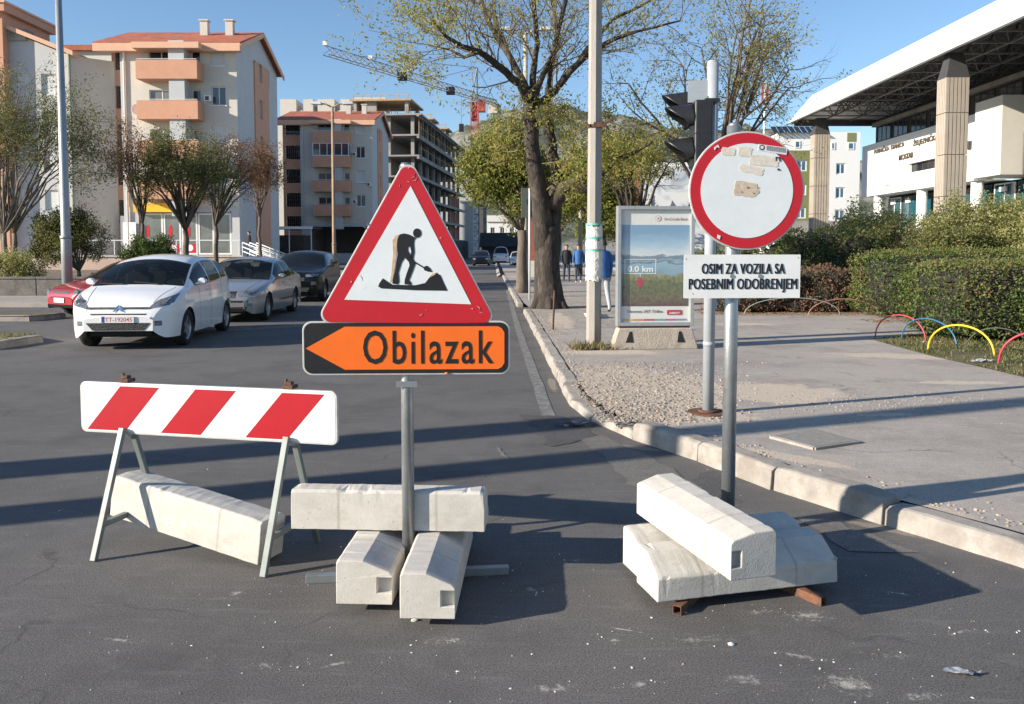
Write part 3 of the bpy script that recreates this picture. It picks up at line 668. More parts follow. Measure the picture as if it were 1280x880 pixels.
    text('Obilazak', M_ink, pl, (cp(278, 0)[0], yb-.0036, zm-.073), tw, .158, bold=.006, depth=.002, spacing=1.16)
    g = MB(); g.tube([(cp(575, 818)[0], yb-.004, a[1]-.004), (cp(575, 818)[0]+.02, yb-.004, a[1]-.006)], .004, 6); g.build('chipped_edge', M_org, pl)
    for z in (.98, 1.2, 1.35, 1.85):
        g = MB(); g.tube([(0, 0, z-.015), (0, 0, z+.015)], .0335, 14); g.b(-.05, .05, -.034, -.026, z-.014, z+.014); g.build('clamp', M_galv, t)
tri_sign()

# ------------------------------------------------------------------ round sign
def round_sign():
    Y = 4.33; X = (914.5-CX)/F*Y
    t = empty('no_entry_sign', (X, Y, 0), 'round red-bordered closed-road sign above a white exemption plate on a post', 'road sign', rotz=R(4))
    k = Y/F; zc = lambda py: CAMH-(py-311.9)*k*1.003
    p = MB(); p.tube([(0, 0, .02), (0, 0, zc(160))], .036, 20); p.tube([(0, 0, zc(160)), (0, 0, zc(156))], [.036, .02], 16); p.build('post', M_galv, t)
    for a, b in ((G(846, 763, .02), G(930, 690, .02)), (G(1030, 752, .02), G(880, 690, .02))):
        inv = Matrix.Rotation(-R(4), 3, 'Z'); f = MB(); la = inv @ (a-Vector((X, Y, 0))); lb = inv @ (b-Vector((X, Y, 0))); la.z = lb.z = .0205
        if a.x > 1.2: la.z = lb.z = .0212
        dd = (lb-la); 
        f = MB(); w = .02; u = dd.normalized(); s = Vector((-u.y, u.x, 0)); 
        # open square tube: four walls
        f.bar(la+s*.0185, lb+s*.0185, .003, .04); f.bar(la-s*.0185, lb-s*.0185, .003, .04)
        f.bar(la+Vector((0, 0, .0185)), lb+Vector((0, 0, .0185)), .034, .003); f.bar(la-Vector((0, 0, .0185)), lb-Vector((0, 0, .0185)), .034, .003)
        f.build('foot_bar', M_rust, t)
    pt = lambda px, py: ((px-914.5)*k, zc(py))
    yb = -.05; c = pt(928, 240); rad = 76.5*k*.95
    d = MB(); d.prism(circ(c[0], c[1], rad, 64), yb, yb+.012); disc = d.build('disc', M_rim, t, bevel=.004)
    d = MB(); d.prism(circ(c[0], c[1], rad*.972, 64), yb-.0018, yb+.002); d.build('red_ring', M_red, disc)
    d = MB(); d.prism(circ(c[0], c[1], rad*.797, 64), yb-.0036, yb); d.build('white_field', M_wht, disc)
    q = lambda x, y: pt(840+x/3.3846, 140+y/3.3846)
    def poly(pts, m, name, y=-.0052):
        g = MB(); g.prism([q(*w) for w in pts], yb+y, yb+y+.003); g.build(name, m, disc)
    M_tan2 = mat('sticker_rest', (.62, .57, .49), .8, .15, 60); M_stick = mat('sticker_paper', (.62, .64, .64), .6, .08, 60)
    def rag(cx, cy, w, h, m, seed, name='sticker_remnant', tilt=.1, y=-.0052):
        r_ = random.Random(seed); pts = []
        for i in range(22):
            a = 2*math.pi*i/22; e = 1/max(abs(math.cos(a)), abs(math.sin(a))); e *= r_.uniform(.82, 1.02)
            x, yy = w/2*math.cos(a)*e, h/2*math.sin(a)*e; pts.append((cx+x-yy*tilt, cy+yy+x*tilt))
        poly(pts, m, name, y)
    rag(293, 332, 112, 62, mat('sticker_core', (.52, .43, .33), .8, .2, 60), 2); rag(315, 252, 108, 32, M_tan2, 3, tilt=.22); rag(368, 215, 140, 44, M_tan2, 4, tilt=.12); rag(215, 178, 60, 34, M_tan2, 6, tilt=.1); rag(285, 178, 64, 44, M_tan2, 7)
    poly([(343, 146), (466, 160), (462, 190), (340, 172)], M_stick, 'sticker')
    r_ = random.Random(4)
    g = MB(); g.prism([q(357+11*math.cos(i*.5236), 160+11*math.sin(i*.5236)) for i in range(12)], yb-.0066, yb-.004); g.prism([q(357+7*math.cos(i*.5236), 160+7*math.sin(i*.5236)) for i in range(12)], yb-.0075, yb-.005, 1); g.build('sticker_print', [M_ink, M_stick], disc)
    g = MB()
    for i in range(11):
        x = 376+i*7.6; g.prism([q(x, 152+i*.9), q(x+4.6, 152.6+i*.9), q(x+4.6, 172+i*.9), q(x, 171+i*.9)], yb-.0066, yb-.004)
    g.build('sticker_print', mat('print_grey', (.25, .26, .27), .6, .3, 40), disc)
    g = MB(); g.prism([q(416, 198), q(420, 198), q(420, 214), q(416, 214)], yb-.007, yb-.004); g.prism([q(420, 198), q(436, 199), q(436, 203), q(420, 202)], yb-.007, yb-.004); g.prism([q(431, 203), q(436, 203), q(436, 215), q(431, 215)], yb-.007, yb-.004); g.prism(circ(*q(429, 250), .006, 8), yb-.007, yb-.004)
    g.build('sticker_print', M_ink, disc)
    for (x, y, s) in ((293, 320, 14), (320, 345, 10), (270, 340, 9), (340, 322, 8)): 
        g = MB(); g.prism([q(x, y), q(x+s, y+3), q(x+s*.4, y+s*.8)], yb-.0068, yb-.004); g.build('torn_scrap', mat('torn_brown', (.25, .17, .11), .8, .3, 50), disc)
    poly([(155, 162), (172, 150), (178, 163), (166, 160), (158, 172)], M_wht, 'chip'); poly([(176, 520), (188, 525), (184, 540), (174, 534)], M_wht, 'chip')
    # text plate
    a, b = pt(850, 371.5), pt(997, 318); pm = mat('text_plate_white', (.72, .73, .72), .45, .05, 10, c2=(.45, .44, .42), c2amt=.08, c2scale=14)
    d = MB(); d.prism(rrect(a[0], b[0], a[1], b[1], .004, 2), yb-.006, yb-.003); pl = d.build('text_plate', pm, t)
    tl = q(110, 640)[0]
    text('OSIM ZA VOZILA SA', M_ink, pl, (q(110, 0)[0], yb-.006, zc(140+682/3.3846)), q(463, 0)[0]-q(110, 0)[0], 12.6*k, bold=0, depth=.0015, fat=.0019, spacing=1.08)
    text('POSEBNIM ODOBRENJEM', M_ink, pl, (q(56, 0)[0], yb-.006, zc(140+746/3.3846)), q(517, 0)[0]-q(56, 0)[0], 13.0*k, bold=0, depth=.0015, fat=.0017, spacing=1.08)
    for x in (237, 357):
        g = MB(); g.prism(circ(*q(x, 692), .011, 10), yb-.010, yb-.006); g.build('bolt', M_backp, pl)
    for px, py in ((42, 620), (72, 765), (520, 615)): 
        g = MB(); g.prism(circ(*q(px, py), .003, 8), yb-.0075, yb-.006); g.build('rivet', M_backp, pl)
    for z in (zc(200), zc(280), zc(345)):
        g = MB(); g.tube([(0, 0, z-.015), (0, 0, z+.015)], .0395, 14); g.b(-.055, .055, -.047, -.034, z-.014, z+.014); g.build('clamp', M_galv, t)
round_sign()

# ------------------------------------------------------------------ traffic light
def traffic_light():
    b = G(885, 516, .12); Y = b.y; k = Y/F; X = b.x
    t = empty('traffic_light', (X, Y, .12), 'grey traffic light mast with black signal heads facing left', 'traffic light')
    M_gp = mat('mast_grey_paint', (.34, .37, .40), .45, .07, 9, c2=(.22, .22, .22), c2amt=.2, c2scale=5)
    zc = lambda py: CAMH-(py-311.9)*k-.12
    p = MB(); p.tube([(0, 0, 0), (0, 0, zc(82))], .052, 24); p.tube([(0, 0, zc(82)), (0, 0, zc(80))], [.052, .046], 24); p.tube([(-.002, 0, .62), (0, 0, .66)], [.054, .053], 20); p.build('mast', M_gp, t)
    p = MB(); p.tube([(0, 0, 0), (0, 0, .012)], .19, 14); p.tube([(0, 0, .012), (0, 0, .03)], .09, 14); p.build('base_flange', M_rust, t)
    p = MB(); p.b(.03, .062, -.03, .03, .95, 1.35); p.build('access_hatch', M_gp, t, bevel=.004)
    x0 = -.085
    def head(cy, ztop, parent, names='signal_head', n=3, w=.26, d=.16, lift=0, facing=0):
        hd = MB(); h = .29*n
        hd.b(-.06-d, -.06, cy-w/2, cy+w/2, ztop-h, ztop); ho = hd.build(names, M_blk, parent, bevel=.02, seg=3)
        for i in range(n):
            zc_ = ztop-.29*(i+.5); xf = -.06-d
            q = MB(); q.prism([(yy, zz) for yy, zz in circ(0, 0, .10, 24)], 0, -.01, M=Matrix.Translation((xf+.001, cy, zc_)) @ Matrix.Rotation(R(90), 4, 'Z'))
            q.build('lens', [glassmat('lens_red', (.10, .01, .01)), glassmat('lens_amber', (.12, .06, .01)), glassmat('lens_green', (.01, .07, .05))][i], ho)
            v = MB(); rows = []
            for j in range(9):                          # cut-away hood, longer at the top
                s = j/8; row = []
                for a in range(15):
                    th = R(-35+250*a/14); L = .24*(.35+.65*max(0, math.sin(th)) ** .7 if math.sin(th) > 0 else .22)
                    rr = .125-.012*s; row.append((xf-L*s, cy+rr*math.cos(th), zc_+rr*math.sin(th)-.02*s))
                rows.append(row)
            v.grid(rows, 0, True); vo = v.build('hood', M_blk, ho); sd = vo.modifiers.new('thick', 'SOLIDIFY'); sd.thickness = .005
            dv = MB(); dv.b(-.06-d-.001, -.0595, cy-w/2-.001, cy+w/2+.001, zc_-.147, zc_-.143); 
            if i < n-1: dv.build('joint', M_dark, ho)
        return ho
    head(-.17, zc(134), t, n=2)
    # second head behind, seen over the first, with its bright metal back board
    h2 = head(.20, zc(110), t, n=1, w=.22, d=.12)
    bb = MB(); bb.b(-.225, -.03, -.02, -.012, zc(131), zc(104)); bb.build('back_board', mat('brushed_board', (.62, .60, .58), .3, .06, 4, metal=.6, stretch=(1, 1, 12)), t)
    br = MB()
    for z in (zc(134), zc(200)):
        br.b(-.11, .02, -.20, -.04, z, z+.03); br.b(-.05, .0, -.03, .26, z+.05, z+.08)
    br.build('bracket', M_blk, t, bevel=.004)
traffic_light()

# ------------------------------------------------------------------ concrete utility pole with posters
def octpole(name, label, X, Y, h, r0, r1, z0=.118, m=M_polec, n=8, group=None):
    t = empty(name, (X, Y, z0), label, 'pole', group=group)
    p = MB(); p.tube([(0, 0, -.05), (0, 0, h)], [r0, r1], n, smooth=False); p.build('shaft', m, t); return t
b = G(742, 432, .12)
up = octpole('utility_pole', 'octagonal concrete pole wrapped in torn white notices beside the poster box', b.x, b.y, 9.2, .118, .085)
k = b.y/F; zz = lambda py: CAMH-(py-311.9)*k-.118
M_paper = mat('torn_paper', (.62, .62, .59), .8, .16, 7, bump=.6, bscale=25, c2=(.42, .40, .36), c2amt=.4, c2scale=6); M_tape = mat('green_tape', (.14, .42, .33), .5, .15, 20)
r_ = random.Random(8)
for i, (pa, pb, rr) in enumerate(((283, 300, .126), (300, 325, .131), (323, 343, .129), (336, 350, .127))):
    g = MB(); rows = []
    for s in range(6):
        z = zz(pa)+(zz(pb)-zz(pa))*s/5; rows.append([((rr+r_.uniform(-.004, .006))*math.cos(2*math.pi*a/28), (rr+r_.uniform(-.004, .006))*math.sin(2*math.pi*a/28), z+(r_.uniform(-.03, .03) if s in (0, 5) else 0)) for a in range(29)])
    for row in rows: row[-1] = row[0]
    g.grid(rows, 0, False); g.build('notice', M_paper, up)
for py in (282, 299, 314):
    g = MB(); g.tube([(0, 0, zz(py)), (0, 0, zz(py)+.035)], .1345, 20, cap=False); g.build('tape_band', M_tape, up)
g = MB(); g.tube([(0, 0, zz(162)), (0, 0, zz(158))], .118, 12); g.b(-.03, .17, -.14, -.10, zz(162), zz(156)); g.bar((.10, -.1, zz(160)), (.30, -.1, zz(150)), .03); g.bar((-.1, -.1, zz(160)), (-.16, -.1, zz(156)), .03); g.build('clamp_band', M_rust, up)
# poles further off (their long shadows fall across the road)
octpole('utility_pole', 'concrete pole on the left verge outside the view, nearer to the camera', -10.9, 1.96, 7.2, .24, .19, z0=0, n=10)
octpole('utility_pole', 'concrete pole on the left verge outside the view, further from the camera', -11.4, 3.05, 4.8, .30, .26, z0=0, n=10)

# ------------------------------------------------------------------ poster box
def ad_box():
    b = G(818, 437, .12); Y = b.y+.18; k = Y/F
    t = empty('poster_box', ((818-CX)/F*Y, Y, .118), 'grey framed poster lightbox on a concrete foot beside the pole', 'poster box', rotz=R(4))
    zc = lambda py: CAMH-(py-311.9)*k-.118; xx = lambda px: (px-818)*k
    x0, x1, z0, z1 = xx(770), xx(867), zc(407), zc(258)
    fm = mat('frame_aluminium', (.40, .42, .43), .4, .08, 12, metal=.5, c2=(.22, .20, .18), c2amt=.2, c2scale=7)
    w = .055; d = .16
    for nm, a in (('frame_bar', (x0, x0+w, z0, z1)), ('frame_bar', (x1-w, x1, z0, z1)), ('frame_bar', (x0+w, x1-w, z0, z0+w)), ('frame_bar', (x0+w, x1-w, z1-w, z1))):
        g = MB(); g.b(a[0], a[1], -d/2, d/2, a[2], a[3]); g.build(nm, fm, t, bevel=.006)
    g = MB(); g.b(x0+w, x1-w, -.03, d/2-.01, z0+w, z1-w); body = g.build('poster', None or mat('poster_white', (.66, .66, .62), .35, .04, 5), t)
    a0, a1, c0, c1 = x0+w+.02, x1-w-.02, z0+w+.02, z1-w-.02; W = a1-a0; H = c1-c0
    # the landscape print: sky, hills, water, scrub
    m = bpy.data.materials.new('landscape_print'); m.use_nodes = True; nt = m.node_tree; bs = nt.nodes['Principled BSDF']; L = nt.links.new
    tc = node(nt, 'ShaderNodeTexCoord'); sx = node(nt, 'ShaderNodeSeparateXYZ'); L(tc.outputs['Object'], sx.inputs[0])
    zl, zh = c0+.135*H, c0+.875*H
    mr = node(nt, 'ShaderNodeMapRange'); mr.inputs[1].default_value = zl; mr.inputs[2].default_value = zh; L(sx.outputs[2], mr.inputs[0])
    n = node(nt, 'ShaderNodeTexNoise'); n.inputs['Scale'].default_value = 5; n.inputs['Detail'].default_value = 8; mp = node(nt, 'ShaderNodeMapping'); mp.inputs['Scale'].default_value = (1, 1, 2.2); L(tc.outputs['Object'], mp.inputs[0]); L(mp.outputs[0], n.inputs['Vector'])
    ad = node(nt, 'ShaderNodeMath', operation='MULTIPLY_ADD'); L(n.outputs[0], ad.inputs[0]); ad.inputs[1].default_value = .16; L(mr.outputs[0], ad.inputs[2])
    r = node(nt, 'ShaderNodeValToRGB'); e = r.color_ramp.elements; e[0].position = .08; e[0].color = (.10, .045, .04, 1); e[1].position = 1.0; e[1].color = (.16, .30, .44, 1)
    for p_, c_ in ((.2, (.12, .11, .05)), (.34, (.10, .12, .05)), (.46, (.22, .22, .10)), (.50, (.20, .32, .40)), (.60, (.24, .38, .46)), (.61, (.09, .14, .15)), (.645, (.25, .38, .46)), (.66, (.13, .19, .24)), (.70, (.17, .24, .30)), (.715, (.58, .62, .62)), (.82, (.34, .48, .58))):
        q = e.new(p_); q.color = c_+(1,)
    L(ad.outputs[0], r.inputs[0]); n2 = node(nt, 'ShaderNodeTexNoise'); n2.inputs['Scale'].default_value = 22; n2.inputs['Detail'].default_value = 8; L(tc.outputs['Object'], n2.inputs['Vector'])
    r2 = node(nt, 'ShaderNodeValToRGB'); r2.color_ramp.elements[0].position = .3; r2.color_ramp.elements[0].color = (.55, .55, .55, 1); r2.color_ramp.elements[1].position = .7; r2.color_ramp.elements[1].color = (1.3, 1.3, 1.3, 1); L(n2.outputs[0], r2.inputs[0])
    lo = node(nt, 'ShaderNodeMath', operation='LESS_THAN'); L(ad.outputs[0], lo.inputs[0]); lo.inputs[1].default_value = .48
    mx = node(nt, 'ShaderNodeMixRGB'); mx.blend_type = 'MULTIPLY'; L(lo.outputs[0], mx.inputs[0]); L(r.outputs[0], mx.inputs[1]); L(r2.outputs[0], mx.inputs[2])
    L(mx.outputs[0], bs.inputs['Base Color']); bs.inputs['Roughness'].default_value = .35
    g = MB(); g.b(a0, a1, -.034, -.031, zl, zh); g.build('landscape_print', m, body)
    PM = mat('print_white', (.78, .78, .76), .4, .03, 9); PD = mat('print_dark', (.06, .06, .07), .4, .1, 9); PR = mat('print_red', (.45, .012, .03), .4, .1, 9); PB = mat('print_mauve', (.35, .20, .22), .5, .1, 9)
    yt = -.0345; ux = lambda u: a0+u*W; uz = lambda v: c1-v*H
    bx0, bx1, bz0, bz1 = ux(.04), ux(.51), uz(.57), uz(.435); tt = .008; g = MB()
    for q in ((bx0, bx1, bz0, bz0+tt), (bx0, bx1, bz1-tt, bz1), (bx0, bx0+tt, bz0+tt, bz1-tt), (bx1-tt, bx1, bz0+tt, bz1-tt)): g.b(q[0], q[1], yt-.002, yt+.001, q[2], q[3])
    g.b((bx0+bx1)/2-.004, (bx0+bx1)/2+.004, yt-.002, yt+.001, bz0-.05, bz0); g.build('caption_frame', PM, body)
    text('0.0 km', PM, body, (bx0+.05, yt, bz0+.035), (bx1-bx0)-.095, .085, bold=.02, depth=.002)
    g = MB(); cx, cz = (bx0+bx1)/2-.005, bz0-.115; g.prism(circ(cx, cz, .05, 20), yt-.002, yt+.001); g.prism([(cx-.042, cz-.022), (cx+.042, cz-.022), (cx, cz-.105)], yt-.0024, yt+.001); g.build('map_pin', PR, body)
    g = MB(); g.prism(circ(cx, cz+.005, .014, 12), yt-.0032, yt); g.build('map_pin_hole', PD, body)
    text('Otvoreno 24/7. Online.', PD, body, (ux(.08), yt, uz(.925)), .54*W, .045, depth=.002)
    g = MB(); g.prism(rrect(ux(.68), ux(.91), uz(.947), uz(.90), .02, 5), yt-.001, yt+.002); g.build('red_pill', PR, body)
    text('DIRECT', PM, body, (ux(.715), yt-.0012, uz(.937)), .16*W, .026, bold=.02, depth=.002, shear=.2)
    text('ProCredit Bank', PB, body, (ux(.62), yt, uz(.082)), .35*W, .04, depth=.002, shear=.2)
    g = MB(); cx, cz = ux(.535), uz(.066)
    for rr, yy, mi in ((.042, 0, 0), (.034, .0008, 1), (.018, .0016, 0)): g.prism(circ(cx, cz, rr, 20), yt-.001-yy, yt+.001, mi)
    g.build('round_logo', [PB, PM], body)
    for i, c in enumerate(((.60, .38, .08), (.60, .20, .06), (.42, .05, .06), (.10, .33, .26), (.46, .08, .28), (.13, .24, .38))):
        g = MB(); g.b(ux(.02+i*.16), ux(.02+(i+1)*.16)-.002, yt-.001, yt+.002, c0+.004, c0+.030); g.build('colour_bar', mat('bar_%d' % i, c, .45, .1, 9), body)
    g = MB(); g.b(x0+w+.001, x1-w-.001, -.062, -.058, z0+w+.001, z1-w-.001)
    gm = bpy.data.materials.new('cover_glass'); gm.use_nodes = True; nt = gm.node_tree; bs = nt.nodes['Principled BSDF']; tr = node(nt, 'ShaderNodeBsdfTransparent'); ms = node(nt, 'ShaderNodeMixShader')
    bs.inputs['Base Color'].default_value = (.5, .53, .55, 1); bs.inputs['Roughness'].default_value = .08; ms.inputs[0].default_value = .05
    nt.links.new(tr.outputs[0], ms.inputs[1]); nt.links.new(bs.outputs[0], ms.inputs[2]); nt.links.new(ms.outputs[0], nt.nodes['Material Output'].inputs[0])
    g.build('cover_glass', gm, t)
    # tapered concrete foot with two pockets
    fz = z0; fb = MB(); X0, X1 = xx(763), xx(872); tx0, tx1 = xx(772), xx(864)
    zs = [0, fz*.12, fz-.03]
    prof = [(X0, 0), (tx0, fz-.03), (tx1, fz-.03), (X1, 0)]
    fb.prism(prof, -.13, .13); foot = fb.build('concrete_foot', mat('foot_concrete', (.40, .35, .29), .92, .15, 6, bump=.4, bscale=50, c2=(.26, .22, .18), c2amt=.35, c2scale=4), t, bevel=.012)
    for px in (785, 850):
        g = MB(); g.prism([(xx(px-5), fz*.30), (xx(px+5), fz*.30), (xx(px+(3 if px < 800 else 0)), fz*.78), (xx(px-(0 if px < 800 else 3)), fz*.78)], -.134, -.10); g.build('lifting_pocket', M_dark, foot)
    g = MB(); g.b(tx0+.02, tx1-.02, -.06, .06, fz-.03, fz); g.build('foot_plate', M_rust, t)
ad_box()

# rusty stake, sign seen from behind, kerbside lump
b = G(691, 412, .118); t_ = MB(); t_.bar((0, 0, -.02), (.035, .02, .74), .028, .028); s_ = tag(t_.build('metal_stake', M_rust, None, loc=(b.x, b.y, .118)), 'thin rusty stake standing upright near the kerb before the big tree', 'stake')
b = G(662, 375, .118); t = empty('signpost', (b.x, b.y, .118), 'thin pale post with a dark sign board seen from behind, by the big tree', 'road sign', rotz=R(-8)); k = b.y/F
p = MB(); p.tube([(0, -.03, 0), (0, -.03, 3.32)], .03, 10); p.build('post', M_steel_w, t)
p = MB(); p.b(-.26, .16, .01, .05, 2.45, 3.33); p.build('board', mat('board_back', (.045, .055, .05), .5, .2, 6), t, bevel=.01)
p = MB(); p.b(.165, .19, -.02, .36, 2.44, 3.34); p.b(-.09, -.05, -.02, .011, 2.85, 3.0); p.build('board_side', M_blk, t)
b = G(752, 398, .118); g = MB(); r_ = random.Random(2)
for i in range(6): stone(g, (b.x+r_.uniform(-.35, .1), b.y+r_.uniform(-.1, .2), .10+.05*(i % 2)), r_.uniform(.1, .17), r_, 0, .7)
tag(g.build('rubble_heap', M_conc), 'small heap of broken concrete at the back of the notice-covered pole', 'rubble', kind='stuff')
# ------------------------------------------------------------------ trees
M_bark = mat('dark_bark', (.042, .033, .027), .95, .4, 9, bump=1.0, bscale=26, c2=(.10, .082, .066), c2amt=.45, c2scale=7, stretch=(1, 1, .35))
M_bark2 = mat('grey_bark', (.13, .105, .085), .95, .3, 9, bump=.8, bscale=30, stretch=(1, 1, .4))
M_bark3 = mat('pale_bark', (.20, .165, .13), .95, .3, 9, bump=.6, bscale=30, stretch=(1, 1, .4))
LF_main = leafmat('leaf_yellow_green', [(.19, .23, .06), (.30, .31, .08), (.43, .38, .10), (.52, .42, .13)], .55)
LF_green = leafmat('leaf_lush', [(.07, .105, .022), (.13, .17, .035), (.24, .25, .05), (.38, .34, .08)], .45)
LF_olive = leafmat('leaf_olive', [(.08, .105, .035), (.14, .17, .055), (.23, .24, .08), (.32, .25, .11)], .45)
LF_brown = leafmat('leaf_autumn', [(.10, .05, .03), (.19, .09, .045), (.28, .16, .08), (.16, .13, .06)], .4)
LF_hedge = leafmat('leaf_hedge', [(.035, .068, .016), (.075, .13, .028), (.13, .19, .045), (.14, .12, .045)], .3)
LF_hedge2 = leafmat('leaf_hedge_tips', [(.08, .12, .03), (.15, .20, .045), (.17, .12, .06), (.23, .24, .075)], .35)
LF_shrub = leafmat('leaf_shrub', [(.17, .20, .07), (.30, .32, .11), (.44, .43, .17), (.55, .48, .24)], .5)
LF_red = leafmat('leaf_barberry', [(.12, .055, .045), (.20, .095, .07), (.28, .155, .11), (.18, .14, .075)], .3)
M_twig = mat('twig_bark', (.15, .112, .082), .95, .3, 9)
class Tree:
    def __init__(s, seed): s.r = random.Random(seed); s.w = MB(); s.tips = []; s.lf = MB()
    def limb(s, pts, rads, sides=8):
        # gentle bends between the given points
        q = []; rr = []
        for i in range(len(pts)-1):
            a, b = Vector(pts[i]), Vector(pts[i+1]); n = 3
            for k in range(n):
                t = k/n; p = a.lerp(b, t)
                if 0 < k: p += Vector((s.r.gauss(0, 1), s.r.gauss(0, 1), s.r.gauss(0, .6)))*(b-a).length*.022
                q.append(p); rr.append(rads[i]+(rads[i+1]-rads[i])*t)
        q.append(Vector(pts[-1])); rr.append(rads[-1]); s.w.tube(q, rr, sides); return q, rr
    def grow(s, p, d, L, r0, lev, spread=.6, up=.15, kids=(5, 4, 4), taper=.35, wander=.16):
        n = 6 if lev > 1 else 4; q = [Vector(p)]; d = Vector(d).normalized(); rr = [r0]
        for i in range(n):
            d = (d+Vector((s.r.gauss(0, wander), s.r.gauss(0, wander), s.r.gauss(0, wander)+up*.18))).normalized()
            q.append(q[-1]+d*(L/n)); rr.append(r0*(1-(1-taper)*(i+1)/n))
        s.w.tube(q, rr, 6 if lev > 2 else (4 if lev > 1 else 3), mi=1, cap=False)
        if lev <= 1:
            for i in range(1, len(q)): s.tips.append((q[i], (q[i]-q[i-1]).normalized()))
        if lev > 0:
            nk = kids[min(lev, len(kids)-1)]
            for j in range(nk):
                t = (.25+.75*(j+s.r.random())/nk)*n; i = min(n-1, int(t)); b = q[i].lerp(q[i+1], t-i)
                dd = (q[i+1]-q[i]).normalized(); sd = dd.orthogonal().normalized(); sd.rotate(Matrix.Rotation(s.r.uniform(0, 6.283), 3, dd))
                nd = (dd*(1-spread*.45)+sd*spread*s.r.uniform(.7, 1.2)+Vector((0, 0, up*.5))).normalized()
                s.grow(b, nd, L*s.r.uniform(.45, .68), rr[i]*.55, lev-1, spread, up, kids, taper, wander)
    def leaf(s, p, size, droop=.3):
        r_ = s.r; a = Vector((r_.gauss(0, 1), r_.gauss(0, 1), r_.gauss(0, 1)-droop)).normalized(); b = a.cross(Vector((r_.gauss(0, 1), r_.gauss(0, 1), r_.gauss(0, 1)))).normalized()
        L = size*r_.uniform(.7, 1.3); W = L*.42; m = p+a*L*.5; up = a.cross(b)*L*.12
        s.lf.add([p, m+b*W*.5+up, p+a*L, m-b*W*.5+up], [(0, 1, 2, 3)], 0)
    def leaves(s, per, size, jitter, keep=1.0, zmin=None):
        for p, d in s.tips:
            if s.r.random() > keep: continue
            if zmin is not None and p.z < zmin: continue
            for _ in range(per if isinstance(per, int) else (int(per)+(s.r.random() < per % 1))):
                s.leaf(p+Vector((s.r.gauss(0, jitter), s.r.gauss(0, jitter), s.r.gauss(0, jitter))), size)
    def done(s, name, label, bark, lfm, group=None, loc=(0, 0, 0), cat='tree'):
        L = Vector(loc); t = empty(name, loc, label, cat, group=group)
        for mb in (s.w, s.lf): mb.v = [(x-L.x, y-L.y, z-L.z) for x, y, z in mb.v]
        s.w.build('trunk' if cat == 'tree' else 'stems', [bark, M_twig], t)
        if s.lf.f: s.lf.build('crown' if cat == 'tree' else 'foliage', lfm, t)
        return t

